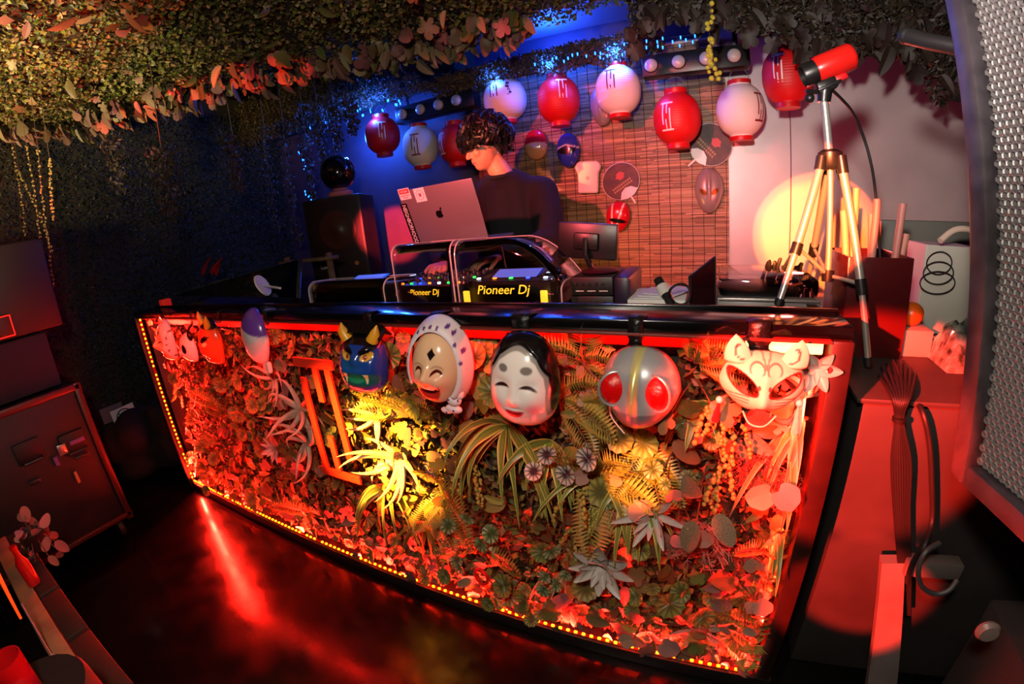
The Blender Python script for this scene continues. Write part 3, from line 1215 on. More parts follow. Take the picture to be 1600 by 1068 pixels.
beads(905, 770, 4, 0.12, 'green bead strings between the striped grass plants')
beads(915, 830, 5, 0.10, 'pale bead plant growing over the large pale rosette', 0.005)
beads(740, 730, 4, 0.12, 'bead strings left of the big striped plant')
lace(1180, 720, 'fuzzy russet lace plant under the fox mask', 0.075)
lace(1100, 835, 'fuzzy grey lace plant in the lower right half', 0.085, mat('grey_lace_leaf', (140, 116, 106), rough=0.6))
lace(1150, 860, 'fuzzy russet lace plant above the round pink leaf', 0.06)
lace(1235, 760, 'fuzzy russet lace plant beside the right post', 0.06)
lace(820, 930, 'fuzzy red lit plant just above the lamp row in the middle', 0.07)
lace(900, 950, 'fuzzy red lit plant right of the pale striped grass above the lamps', 0.06)

# leafy filler all over the front
kinds = ((ME_broad, 'green brown leafy sprig', 'leafy sprigs of the bar front'),
         (ME_purple, 'purple brown leafy sprig', 'purple sprigs of the bar front'),
         ([ME_green], 'scalloped green sprig', 'scalloped leaf sprigs of the bar front'),
         (ME_ivy, 'small dull ivy sprig', 'ivy sprigs of the bar front'))
LAND = (('purple and white mask', 405, 540), ('blue faced mask', 570, 570), ('dotted scarf mask', 685, 575), ('white female mask', 823, 600),
        ('silver mask', 1002, 600), ('fox mask', 1190, 590), ('red logo sign', 508, 650), ('yellow lit air plant', 625, 715), ('red oval ring', 752, 901),
        ('large pale rosette', 940, 885), ('largest round pink leaf', 1040, 942), ('grey lace plant', 1100, 835), ('big striped grass plant', 792, 690),
        ('left lamp row', 265, 640), ('right post', 1270, 820), ('amber lit rosette', 1020, 800), ('pale star rosette', 430, 700), ('red lit fern', 510, 800))


def to_px(p):
    v = R3.transposed() @ (V(p) - CAM)
    h = math.hypot(v.x, v.y)
    th = math.atan2(h, -v.z)
    lo, hi = 0.0, 2500.0
    for k in range(40):
        r = (lo + hi) / 2
        if 1.6 * math.atan(r / (2 * FPX)) + 0.2 * math.atan(r / FPX) < th:
            lo = r
        else:
            hi = r
    return 800 + lo * v.x / h, 534 - lo * v.y / h


def where(p):
    x, y = to_px(p)
    nm, lx, ly = min(LAND, key=lambda q: (q[1] - x) ** 2 + (q[2] - y) ** 2)
    dx, dy = x - lx, y - ly
    a = math.degrees(math.atan2(-dy, dx)) % 360
    rel = ('right of', 'upper right of', 'above', 'upper left of', 'left of', 'lower left of', 'below', 'lower right of')[int((a + 22.5) // 45) % 8]
    far = 'just ' if math.hypot(dx, dy) < 55 else ''
    return far + rel + ' the ' + nm


for i in range(235):
    x = BX * (1 - random.random() ** 1.25)
    z = rnd(0.08, 0.98) if i < 175 else rnd(0.07, 0.17)
    me, lb, gr = random.choice(kinds)
    d = V((x, 0.05, z)) - CAM
    nl = random.choice((3, 4, 5))
    t = thing('leafy_sprig', lb + (' of three leaves ', ' of four leaves ', ' of five leaves ')[nl - 3] + where((x, 0.05, z)), 'plant', V((x, 0.13, z)), gr)
    for k in range(nl):
        a = rnd(0, 2 * PI)
        off = rnd(0.01, 0.055)
        p = V((min(max(x + math.cos(a) * off, 0.03), BX - 0.03), rnd(0.03, 0.09) if i < 175 else rnd(-0.01, 0.07), min(max(z + math.sin(a) * off, 0.075), 1.0)))
        inst('leaf', random.choice(me), leaf_matrix(p, V((math.cos(a), -rnd(0.1, 0.6), math.sin(a) - 0.4)), V((rnd(-0.6, 0.6), -1, rnd(-0.2, 0.6))), rnd(0.04, 0.085)), t)

# the red logo sign fixed in front of the plants: two bars with four uprights
M_sign = mat('red_sign_acrylic', (220, 40, 30), rough=0.4, emit=(255, 60, 30), es=0.08)
lg = thing('logo_sign', 'red logo sign of two bars and four uprights among the plants', 'sign', P(508, 650, Y=-0.03))


def bar_px(a, c, wpx, nm, tp=0.0):
    """flat upright between two pixels on the sign plane, widened horizontally"""
    p, q = P(a[0], a[1], Y=-0.03), P(c[0], c[1], Y=-0.03)
    h = V((wpx, 0, 0)) * 0.5
    mb = MB()
    vs = [p - h, p + h, q + h, q - h]
    vs = vs + [v + V((0, 0.008, 0)) for v in vs]
    mb.add(vs, [[0, 1, 2, 3], [7, 6, 5, 4], [0, 4, 5, 1], [1, 5, 6, 2], [2, 6, 7, 3], [3, 7, 4, 0]])
    return mb.build(nm, M_sign, lg, smooth=False)


def hbar(a, c, h):
    p, q = P(a[0], a[1], Y=-0.03), P(c[0], c[1], Y=-0.03)
    mb = MB()
    z = (p.z + q.z) / 2
    mb.box(((p.x + q.x) / 2, -0.026, z), (abs(q.x - p.x), 0.008, h), 0.001)
    return mb.build('bar', M_sign, lg, smooth=False)


hbar((458, 566), (518, 570), 0.032)
hbar((502, 734), (562, 750), 0.032)
bar_px((490, 574), (503, 628), 0.026, 'upright')
bar_px((509, 574), (547, 720), 0.028, 'upright')
bar_px((472, 590), (510, 732), 0.028, 'upright')
bar_px((515, 682), (530, 738), 0.026, 'upright')
# red ring among the leaves low in the middle
b = MB()
c = P(752, 901, Y=-0.03)
b.tube([c + V((0.022 * math.cos(a), 0, 0.034 * math.sin(a))) for a in [2 * PI * i / 28 for i in range(29)]], 0.005, 8, cap=False)
tag(b.build('ring_tube', mat('red_tube', (226, 30, 26), rough=0.3)), 'red oval tube ring just above the lamp row', 'ring')


# ---------------------------------------------------------------- masks
def ss(a, b, x):
    t = min(1.0, max(0.0, (x - a) / (b - a)))
    return t * t * (3 - 2 * t)


def gs(x, z, cx, cz, sx, sz, rot=0.0):
    dx, dz = x - cx, z - cz
    if rot:
        c, s = math.cos(rot), math.sin(rot)
        dx, dz = dx * c + dz * s, -dx * s + dz * c
    return math.exp(-(dx / sx) ** 2 - (dz / sz) ** 2)


def el(x, z, cx, cz, sx, sz, rot=0.0, soft=0.12):
    """1 inside an ellipse, 0 outside, soft edge"""
    dx, dz = x - cx, z - cz
    if rot:
        c, s = math.cos(rot), math.sin(rot)
        dx, dz = dx * c + dz * s, -dx * s + dz * c
    r = math.sqrt((dx / sx) ** 2 + (dz / sz) ** 2)
    return 1 - ss(1 - soft, 1 + soft, r)


def mixc(a, b, t):
    return tuple(a[i] + (b[i] - a[i]) * t for i in range(3))


M_mask = mat('glossy_mask_plastic', rough=0.22, attr='Col', coat=0.3)
M_maskm = mat('matt_mask', rough=0.5, attr='Col')
M_silver = mat('silver_mask_plastic', rough=0.3, attr='Col', metal=0.55)


def shell(parent, W, H, D, outline, depth, color, m, hole=None, nr=46, ns=110, name='face'):
    """Domed mask shell in the thing's own frame: x right, z up, towards the viewer -y."""
    mb = MB()
    vs = []
    for i in range(nr + 1):
        rho = i / nr
        for j in range(ns):
            a = 2 * PI * j / ns
            ox, oz = outline(a)
            x, z = ox * rho, oz * rho
            d = (1 - rho ** 2.6) ** 0.55 + depth(x, z)
            mb.v.append(V((x * W / 2, -d * D, z * H / 2)))
            c = color(x, z)
            mb.c.append(srgb(*c))
            vs.append((x, z))
    for i in range(nr):
        for j in range(ns):
            a = i * ns + j
            b2 = i * ns + (j + 1) % ns
            f = [a, b2, b2 + ns, a + ns] if i else [a, b2 + ns, a + ns]
            if hole:
                cx = sum(vs[k][0] for k in f) / len(f)
                cz = sum(vs[k][1] for k in f) / len(f)
                if hole(cx, cz):
                    continue
            mb.f.append(f)
            mb.m.append(0)
    o = mb.build(name, m, parent, colors=True, local=True)
    so = o.modifiers.new('thickness', 'SOLIDIFY')
    so.thickness = 0.002
    so.offset = 1
    return o


def mask_thing(label, px, py, Y=-0.05, yaw=0.0, pitch=0.0, roll=0.0, name='mask', group=None):
    c = P(px, py, Y=Y)
    return thing(name, label, 'mask', T(*c) @ RZ(yaw) @ RX(pitch) @ RY(roll), group), c


def hanger(t, c, px, py, w=0.03, ztop=1.072):
    """black tape from the mask top up over the counter edge"""
    p = P(px, py, Y=c.y + 0.015)
    mb = MB()
    pts = [p + V((0, -0.03, -0.015)), p + V((0, -0.012, 0.01)), V((p.x, -0.016, 1.045)), V((p.x, -0.013, 1.0885)), V((p.x + 0.004, 0.035, 1.0885))]
    pts = catmull(pts, 4)
    for q in pts:
        for u in (-1, 1):
            mb.v.append(q + V((u * w * 0.5 * (0.9 + 0.2 * math.sin(q.z * 300)), 0, 0)))
            mb.c.append((1, 1, 1, 1))
    for i in range(len(pts) - 1):
        mb.f.append([2 * i, 2 * i + 1, 2 * i + 3, 2 * i + 2])
        mb.m.append(0)
    o = mb.build('tape', M_tape, t)
    so = o.modifiers.new('thickness', 'SOLIDIFY')
    so.thickness = 0.0012
    return o


def face_outline(jaw=0.0, top=0.0, n=2.3):
    def f(a):
        c, s = math.cos(a), math.sin(a)
        r = 1.0 / (abs(c) ** n + abs(s) ** n) ** (1 / n)
        x, z = c * r, s * r
        x *= 1 + jaw * (-min(z, 0)) + top * max(z, 0)
        return x, z
    return f


# white female mask with black hair
t, c = mask_thing('white smiling female mask with black hair and rosy cheeks hanging from the counter', 822, 590, Y=-0.04, yaw=0.04, roll=0.10)


def okd(x, z):
    d = 0.10 * gs(x, z, 0, -0.08, 0.13, 0.26) + 0.10 * gs(x, z, 0, -0.22, 0.17, 0.10)
    d += 0.10 * (gs(x, z, 0.48, -0.30, 0.30, 0.28) + gs(x, z, -0.48, -0.30, 0.30, 0.28))
    d -= 0.07 * (gs(x, z, 0.38, 0.10, 0.22, 0.10) + gs(x, z, -0.38, 0.10, 0.22, 0.10))
    d += 0.05 * gs(x, z, 0, -0.50, 0.20, 0.10) + 0.05 * gs(x, z, 0, -0.78, 0.3, 0.15)
    d -= 0.04 * gs(x, z, 0, -0.40, 0.25, 0.05)
    hl = 0.66 + 0.14 * math.cos(min(abs(x) * 4.2, PI)) - 0.9 * max(0, abs(x) - 0.50)
    d += 0.06 * ss(hl + 0.02, hl + 0.10, z)
    return d


def okc(x, z):
    col = (238, 222, 216)
    col = mixc(col, (236, 96, 110), 0.75 * (gs(x, z, 0.52, -0.36, 0.22, 0.15) + gs(x, z, -0.55, -0.36, 0.22, 0.15)))
    col = mixc(col, (128, 112, 108), el(x, z, 0.30, 0.40, 0.15, 0.075, 0, 0.2) + el(x, z, -0.34, 0.40, 0.13, 0.075, 0, 0.2))
    for s in (-1, 1):
        e = el(x, z, s * 0.37, 0.07 - 0.10 * (abs(x) - 0.37) * (abs(x) - 0.37) * 8, 0.21, 0.035, s * -0.12, 0.3)
        col = mixc(col, (52, 20, 22), min(1, e))
    zl = z - 0.9 * x * x
    lip = el(x, zl, 0, -0.52, 0.25, 0.08, 0, 0.2)
    col = mixc(col, (214, 44, 52), lip)
    col = mixc(col, (110, 16, 22), el(x, zl, 0, -0.50, 0.25, 0.018, 0, 0.4))
    hl = 0.66 + 0.14 * math.cos(min(abs(x) * 4.2, PI)) - 0.9 * max(0, abs(x) - 0.50)
    side = abs(x) - (0.86 - 0.25 * max(0, z))
    h = max(ss(hl, hl + 0.03, z), ss(0, 0.02, side) * ss(-0.52, -0.46, z))
    b2 = max(ss(hl - 0.09, hl - 0.06, z), ss(-0.10, -0.07, side) * ss(-0.62, -0.56, z))
    col = mixc(col, (150, 138, 134), b2)
    col = mixc(col, (16, 12, 14), h)
    return col


shell(t, 0.168, 0.232, 0.075, face_outline(0.04, -0.06, 2.4), okd, okc, M_mask, nr=72, ns=150)
hanger(t, c, 812, 524, 0.05)

# laughing male mask with a dotted scarf
t, c = mask_thing('laughing peach coloured mask in a white scarf with purple dots', 685, 571, Y=-0.04, yaw=0.12, roll=0.16)


def hyd(x, z):
    d = 0.42 * gs(x, z, -0.02, -0.10, 0.27, 0.19) + 0.12 * gs(x, z, -0.02, 0.08, 0.14, 0.2)
    d += 0.20 * (gs(x, z, 0.46, -0.22, 0.26, 0.18) + gs(x, z, -0.46, -0.22, 0.24, 0.18))
    d -= 0.10 * (gs(x, z, 0.36, 0.06, 0.2, 0.08) + gs(x, z, -0.36, 0.06, 0.2, 0.08))
    d += 0.12 * gs(x, z, 0, -0.62, 0.36, 0.22) - 0.12 * gs(x, z, 0, -0.52, 0.26, 0.13)
    return d


def hyc(x, z):
    col = (240, 190, 150)
    col = mixc(col, (238, 150, 122), 0.6 * (gs(x, z, 0.46, -0.25, 0.3, 0.2) + gs(x, z, -0.46, -0.25, 0.3, 0.2)))
    ax = abs(x)
    ez = 0.11 - 2.6 * (ax - 0.36) ** 2
    col = mixc(col, (90, 12, 10), (1 - ss(0.035, 0.055, abs(z - ez))) * (1 - ss(0.17, 0.20, abs(ax - 0.36))))
    col = mixc(col, (206, 140, 112), (1 - ss(0.012, 0.028, abs(z - 0.23 + 1.6 * (ax - 0.36) ** 2))) * (1 - ss(0.2, 0.25, abs(ax - 0.36))))
    top_ = -0.40 + 0.55 * x * x
    m_ = el(x, z, 0.0, -0.40, 0.46, 0.44, 0, 0.06) * (1 - ss(top_ - 0.02, top_ + 0.01, z))
    col = mixc(col, (216, 46, 34), m_)
    col = mixc(col, (70, 12, 10), m_ * ss(top_ - 0.17, top_ - 0.13, z))
    col = mixc(col, (240, 226, 212), m_ * ss(top_ - 0.06, top_ - 0.045, z) * (1 - ss(0.28, 0.32, ax)))
    dm = abs(x - 0.10) / 0.16 + abs(z - 0.50) / 0.15
    col = mixc(col, (24, 16, 16), 1 - ss(0.95, 1.02, dm))
    return col


shell(t, 0.135, 0.20, 0.06, face_outline(-0.08, -0.04, 2.2), hyd, hyc, M_mask, nr=60, ns=120)
M_scarf = mat('white_scarf', rough=0.45, attr='Col')
b = MB()
rngd = random.Random(4)
dots = [(k / 11 * 2.6 - 1.3 + PI / 2, rngd.choice((0.35, 0.65))) for k in range(12)]
for i in range(121):
    a = -0.75 + (PI + 1.3) * i / 120
    for k in range(19):
        u = k / 18
        r = 0.93 + 0.30 * u
        x = math.cos(a) * r * 0.0675 * 1.08
        z = math.sin(a) * r * 0.10 * (1.06 if math.sin(a) > 0 else 1.0)
        y = -0.030 + 0.05 * u - 0.016 * math.sin(PI * u)
        b.v.append(V((x, y, z)))
        cc = srgb(236, 214, 220)
        for da, du in dots:
            if ((a - da) * 0.09) ** 2 + ((u - du) * 0.035) ** 2 < 0.0048 ** 2:
                cc = srgb(96, 50, 120)
        b.c.append(cc)
for i in range(120):
    for k in range(18):
        q = i * 19 + k
        b.f.append([q, q + 19, q + 20, q + 1])
        b.m.append(0)
o = b.build('scarf', M_scarf, t, colors=True, local=True)
so = o.modifiers.new('thickness', 'SOLIDIFY')
so.thickness = 0.002
b = MB()
kx, kz = 0.052, -0.082
b.ball((kx, -0.012, kz), (0.02, 0.014, 0.016), 14, 10)
b.ball((kx - 0.002, -0.01, kz - 0.026), (0.024, 0.012, 0.012), 14, 10)
b.ball((kx + 0.014, -0.01, kz + 0.02), (0.012, 0.012, 0.016), 12, 8)
b.ball((kx - 0.022, -0.008, kz - 0.036), (0.018, 0.009, 0.009), 12, 8)
o = b.build('scarf_knot', mat('scarf_cloth', (238, 214, 220), rough=0.45), t, local=True)
kn = o
for q in ((kx - 0.012, -0.024, kz + 0.004), (kx + 0.014, -0.022, kz + 0.006), (kx + 0.002, -0.022, kz - 0.026), (kx - 0.02, -0.016, kz - 0.038)):
    b = MB()
    b.ball(q, (0.003, 0.0018, 0.003), 8, 6)
    b.build('dot', mat('purple_dot', (90, 46, 116), rough=0.5), kn, local=True)
hanger(t, c, 678, 515, 0.035)

# blue ogre mask
t, c = mask_thing('dark blue scowling ogre mask with yellow eyes and horns', 571, 564, Y=-0.05, yaw=0.28, pitch=-0.12, roll=0.12)


def ond(x, z):
    d = 0.22 * gs(x, z, 0, -0.02, 0.22, 0.22) + 0.12 * (gs(x, z, 0.42, 0.34, 0.32, 0.12, 0.4) + gs(x, z, -0.42, 0.34, 0.32, 0.12, -0.4))
    d -= 0.10 * (gs(x, z, 0.42, 0.14, 0.2, 0.10) + gs(x, z, -0.42, 0.14, 0.2, 0.10))
    d += 0.14 * gs(x, z, 0, -0.38, 0.7, 0.14) + 0.10 * gs(x, z, 0, -0.75, 0.4, 0.16) - 0.08 * gs(x, z, 0, -0.55, 0.5, 0.10)
    d += 0.10 * (gs(x, z, 0.6, -0.2, 0.25, 0.3) + gs(x, z, -0.6, -0.2, 0.25, 0.3))
    return d


def onc(x, z):
    col = mixc((22, 56, 150), (36, 110, 150), 0.6 * gs(x, z, -0.3, -0.15, 0.6, 0.3))
    for s in (-1, 1):
        col = mixc(col, (236, 176, 60), el(x, z, s * 0.42, 0.13, 0.24, 0.13, s * 0.4, 0.1))
        col = mixc(col, (150, 40, 20), el(x, z, s * 0.36, 0.10, 0.07, 0.075, 0, 0.2))
        col = mixc(col, (12, 12, 20), el(x, z, s * 0.42, 0.34, 0.34, 0.11, s * 0.4, 0.1))
    col = mixc(col, (18, 92, 96), ss(-0.36, -0.40, z) * el(x, z, 0, -0.55, 0.85, 0.30, 0, 0.08))
    col = mixc(col, (40, 140, 96), el(x, z, 0, -0.56, 0.34, 0.15, 0, 0.1))
    for s in (-1, 1):
        w_ = 0.10 * (1 - (-(z + 0.40)) / 0.36)
        if -0.76 < z < -0.40 and abs(x - s * 0.42) < w_:
            col = (240, 226, 160)
    col = mixc(col, (8, 8, 14), ss(0.60, 0.66, z))
    return col


shell(t, 0.150, 0.185, 0.058, face_outline(0.02, -0.12, 2.6), lambda x, z: ond(x, z - 0.16), lambda x, z: onc(x, z - 0.16) if z < 0.6 else (8, 8, 14), M_mask, nr=60, ns=130)
M_horn = mat('yellow_horn', (232, 160, 40), rough=0.35)
for s in (-1, 1):
    b = MB()
    b.tube([(s * 0.038, -0.03, 0.068), (s * 0.050, -0.036, 0.09), (s * 0.055, -0.036, 0.112)], [0.018, 0.014, 0.002], 12)
    b.build('horn', M_horn, t, local=True)
b = MB()
for k in range(9):
    a = -0.9 + 1.8 * k / 8
    b.tube([(math.sin(a) * 0.06, -0.03, 0.06 + 0.02 * math.cos(a)), (math.sin(a) * 0.075, -0.01, 0.085 + 0.02 * math.cos(a)), (math.sin(a) * 0.09, 0.02, 0.08)], [0.016, 0.014, 0.004], 8)
b.build('hair', mat('black_mask_hair', (10, 9, 12), rough=0.3), t, local=True)
hanger(t, c, 568, 510, 0.035)

# silver mask with red lenses
t, c = mask_thing('silver mask with two large red lenses and a pale nose ridge', 1002, 602, Y=-0.04, yaw=-0.06, roll=0.03)


def sid(x, z):
    d = 0.20 * gs(x, z, 0, 0.0, 0.10, 0.6) - 0.08 * (gs(x, z, 0.45, 0.12, 0.3, 0.3) + gs(x, z, -0.45, 0.12, 0.3, 0.3)) + 0.10 * gs(x, z, 0, -0.7, 0.5, 0.25)
    return d


def sic(x, z):
    col = (206, 200, 204)
    col = mixc(col, (246, 226, 150), (1 - ss(0.09, 0.12, abs(x))) * ss(-0.34, -0.30, z))
    col = mixc(col, (150, 142, 148), ss(-0.36, -0.40, z) * (1 - ss(0.5, 0.75, abs(x) + 0.3 * z)))
    return col


shell(t, 0.165, 0.178, 0.075, face_outline(-0.25, -0.05, 2.3), sid, sic, M_silver, nr=50, ns=120)
M_lens = mat('red_lens', (214, 10, 12), rough=0.12, coat=0.6, bump=0.3, bscale=200)
for s in (-1, 1):
    b = MB()
    b.ball((0, 0, 0), (0.030, 0.020, 0.034), 20, 14, M=T(s * 0.040, -0.056, 0.012) @ RZ(s * -0.35) @ RY(s * -0.2))
    lens = b.build('lens', M_lens, t, local=True)
    b = MB()
    b.tube([V((0.032 * math.cos(a), 0, 0.037 * math.sin(a))) for a in [2 * PI * k / 36 for k in range(37)]], 0.003, 8, cap=False, M=T(s * 0.0405, -0.060, 0.012) @ RZ(s * -0.35) @ RY(s * -0.2))
    b.build('rim', mat('lens_rim', (214, 206, 210), rough=0.25, metal=0.7), lens, local=True)
hanger(t, c, 992, 548, 0.036)
b = MB()
b.tube(catmull([(-0.07, 0.01, -0.03), (-0.065, 0.0, -0.08), (-0.03, -0.01, -0.115)], 6), 0.0016, 6)
b.build('elastic_band', M_white, t, local=True)

# fox mask
t, c = mask_thing('cream fox mask with pointed ears, red lined eyes and tassels', 1190, 592, Y=-0.035, yaw=0.0, roll=0.05)


def fxd(x, z):
    d = 0.30 * gs(x, z, 0, -0.40, 0.20, 0.30) + 0.14 * gs(x, z, 0, 0.1, 0.16, 0.5)
    d += 0.05 * (gs(x, z, 0.6, -0.35, 0.3, 0.25) + gs(x, z, -0.6, -0.35, 0.3, 0.25))
    return d


def fx_eye(x, z, grow=1.0):
    s = 1 if x > 0 else -1
    dx, dz = (x * s - 0.50), z - 0.10
    cth, sth = math.cos(0.62), math.sin(0.62)
    u, v = dx * cth + dz * sth, -dx * sth + dz * cth
    return (u / (0.40 * grow)) ** 2 + (v / (0.20 * grow)) ** 2


def fxc(x, z):
    col = (240, 224, 190)
    s = 1 if x > 0 else -1
    ax = abs(x)
    col = mixc(col, (150, 24, 22), 1 - ss(1.15, 1.35, fx_eye(x, z)))
    col = mixc(col, (120, 30, 28), el(x, z, 0, -0.54, 0.13, 0.06, 0, 0.2))
    for k in range(3):
        w_ = z - (-0.24 - 0.10 * k - 0.22 * (ax - 0.3) * (ax - 0.75) * 2)
        col = mixc(col, (150, 122, 100), (1 - ss(0.010, 0.026, abs(w_))) * ss(0.26, 0.34, ax) * (1 - ss(0.80 - 0.1 * k, 0.9 - 0.1 * k, ax)))
    r = math.hypot(ax - 0.20, z - 0.46)
    col = mixc(col, (150, 126, 110), (1 - ss(0.014, 0.03, abs(r - 0.16))) * ss(0.32, 0.40, z))
    col = mixc(col, (160, 130, 112), (1 - ss(0.01, 0.03, abs(ax - 0.02 - 0.5 * max(0, z - 0.55) ** 1.2))) * ss(0.45, 0.5, z))
    col = mixc(col, (140, 80, 60), el(x, z, s * 0.12, 0.06, 0.035, 0.06, 0, 0.3))
    return col


def fx_out(a):
    c_, s_ = math.cos(a), math.sin(a)
    r = 1.0 / (abs(c_) ** 2.2 + abs(s_) ** 2.2) ** (1 / 2.2)
    x, z = c_ * r, s_ * r
    x *= 1 - 0.22 * max(0, -z) + 0.06 * gs(0, z, 0, -0.2, 1, 0.3)
    z = z * (0.80 if z > 0 else 0.86 - 0.10 * gs(x, 0, 0, 0, 0.22, 1))
    return x, z


shell(t, 0.160, 0.150, 0.055, fx_out, fxd, fxc, M_maskm, hole=lambda x, z: fx_eye(x, z) < 1.0, nr=72, ns=170)
for s in (-1, 1):
    b = MB()

    def ear(u, v, s=s):
        k = (u - 0.5) * 2
        ww = 0.027 * (1 - v ** 2.2) + 0.0005
        return (s * (0.050 + 0.010 * v) + k * ww, -0.030 + 0.012 * v + 0.012 * k * k * (1 - v) - 0.004, 0.040 + v * 0.052)
    b.grid(ear, 12, 14)
    for k, v in enumerate(b.v):
        i, j = k % 13, k // 13
        kk = abs((i / 12 - 0.5) * 2)
        r = math.hypot((i / 12 - 0.5) * 2 + s * 0.25, (j / 14 - 0.40) * 1.8)
        cc = (240, 224, 190)
        if 0.36 < r < 0.52 and (i / 12 - 0.5) * s > -0.18:
            cc = (120, 50, 44)
        b.c[k] = srgb(*cc)
    o = b.build('ear', M_maskm, t, colors=True, local=True)
    so = o.modifiers.new('thickness', 'SOLIDIFY')
    so.thickness = 0.004
b = MB()
b.tube(catmull([(-0.030, -0.03, -0.058), (-0.015, -0.045, -0.076), (0.012, -0.045, -0.078), (0.034, -0.03, -0.060)], 6), 0.0017, 6)
b.build('chin_cord', mat('cream_cord', (236, 220, 190), rough=0.6), t, local=True)
M_tass = mat('red_tassel', (186, 16, 20), rough=0.7)
for s, ln in ((-1, 0.05), (1, 0.065)):
    tz = -0.034 - (0.012 if s < 0 else 0)
    b = MB()
    for k in range(10):
        a = 2 * PI * k / 10
        b.tube([(s * 0.076, -0.012, tz - 0.008), (s * 0.078 + 0.004 * math.cos(a), -0.012 + 0.004 * math.sin(a), tz - ln * 0.6), (s * 0.079 + 0.006 * math.cos(a), -0.012 + 0.006 * math.sin(a), tz - ln)], 0.0022, 5)
    ts = b.build('tassel', M_tass if s < 0 else mat('pale_tassel', (232, 200, 180), rough=0.7), t, local=True)
    b = MB()
    b.ball((s * 0.076, -0.013, tz - 0.002), 0.0075, 12, 8)
    b.build('bead', mat('pearl_bead', (236, 220, 214), rough=0.2), ts, local=True)
hanger(t, c, 1184, 560, 0.05)

# purple and white egg shaped mask
t, c = mask_thing('plain egg shaped mask with a purple top and white lower face', 407, 524, Y=-0.05, yaw=-0.25, roll=0.10)
shell(t, 0.16, 0.205, 0.06, face_outline(-0.35, 0.02, 2.0), lambda x, z: 0.0,
      lambda x, z: mixc((236, 216, 220), (112, 62, 160), ss(0.36, 0.42, z + 0.25 * x)), M_mask, nr=40, ns=90)
b = MB()
b.box((0.005, 0.0, -0.115), (0.05, 0.02, 0.04), 0.006)
b.build('chin_tab', M_white, t, local=True)
hanger(t, c, 403, 490, 0.045)

# the three small red lit masks at the far end
t, c = mask_thing('leftmost mask, pink face in a white dotted scarf by the lamp corner', 268, 530, Y=-0.04, yaw=-0.2, roll=0.15)
shell(t, 0.15, 0.20, 0.06, face_outline(-0.08, -0.04, 2.2), hyd,
      lambda x, z: mixc(hyc(x, z), mixc((244, 226, 224), (70, 40, 60), max(el(x, z, 0.80, k * 0.3 - 0.6, 0.05, 0.04) for k in range(5))), ss(0.62, 0.66, math.hypot(x, max(z, 0) * 0.9))), M_mask, nr=36, ns=80)
hanger(t, c, 252, 496, 0.03)
t, c = mask_thing('small white mask with black eye patches and black nose at the far end', 301, 541, Y=-0.04, yaw=-0.2, roll=0.1)
shell(t, 0.14, 0.135, 0.05, face_outline(0.0, 0.0, 2.1), lambda x, z: 0.2 * gs(x, z, 0, -0.3, 0.3, 0.25),
      lambda x, z: mixc((240, 228, 224), (20, 16, 18), max(el(x, z, 0.42, 0.1, 0.22, 0.3, 0.4), el(x, z, -0.42, 0.1, 0.22, 0.3, -0.4), el(x, z, 0, -0.32, 0.2, 0.13))), M_mask, nr=36, ns=80)
hanger(t, c, 300, 515, 0.025)
for s in (-1, 1):
    b = MB()
    b.ball((s * 0.052, -0.012, 0.062), (0.022, 0.012, 0.022), 12, 8)
    b.build('ear', mat('black_mask_ear', (18, 14, 16), rough=0.4), t, local=True)
t, c = mask_thing('orange red scowling mask with black brows at the far end', 338, 532, Y=-0.05, yaw=-0.2, roll=0.14)


def rdc(x, z):
    col = (226, 84, 40)
    for s in (-1, 1):
        col = mixc(col, (20, 12, 12), el(x, z, s * 0.42, 0.30, 0.3, 0.10, s * 0.5))
        col = mixc(col, (244, 220, 150), el(x, z, s * 0.38, 0.08, 0.17, 0.09, s * 0.3))
    col = mixc(col, (90, 14, 12), el(x, z, 0, -0.55, 0.4, 0.17))
    col = mixc(col, (246, 230, 210), el(x, z, 0, -0.48, 0.3, 0.05))
    return mixc(col, (16, 10, 10), ss(0.66, 0.70, z))


shell(t, 0.16, 0.19, 0.06, face_outline(0.0, -0.05, 2.3), ond, rdc, M_mask, nr=36, ns=80)
for s in (-1, 1):
    b = MB()
    b.tube([(s * 0.03, -0.03, 0.07), (s * 0.045, -0.035, 0.10), (s * 0.05, -0.035, 0.12)], [0.014, 0.01, 0.002], 10)
    b.build('horn', M_horn, t, local=True)
hanger(t, c, 335, 503, 0.03)


# ---------------------------------------------------------------- paper lanterns
M_lred = mat('red_lantern_paper', (206, 14, 20), rough=0.5, sub=0.0, bump=0.05)
M_lwhite = mat('white_lantern_paper', (236, 226, 220), rough=0.55)
M_lcap = mat('red_lantern_cap', (196, 20, 24), rough=0.35)
M_mred = mat('dark_red_print', (130, 22, 26), rough=0.6)
M_mwhite = mat('white_print', (240, 226, 218), rough=0.6)
M_mink = mat('dark_ink_print', (44, 30, 60), rough=0.6)


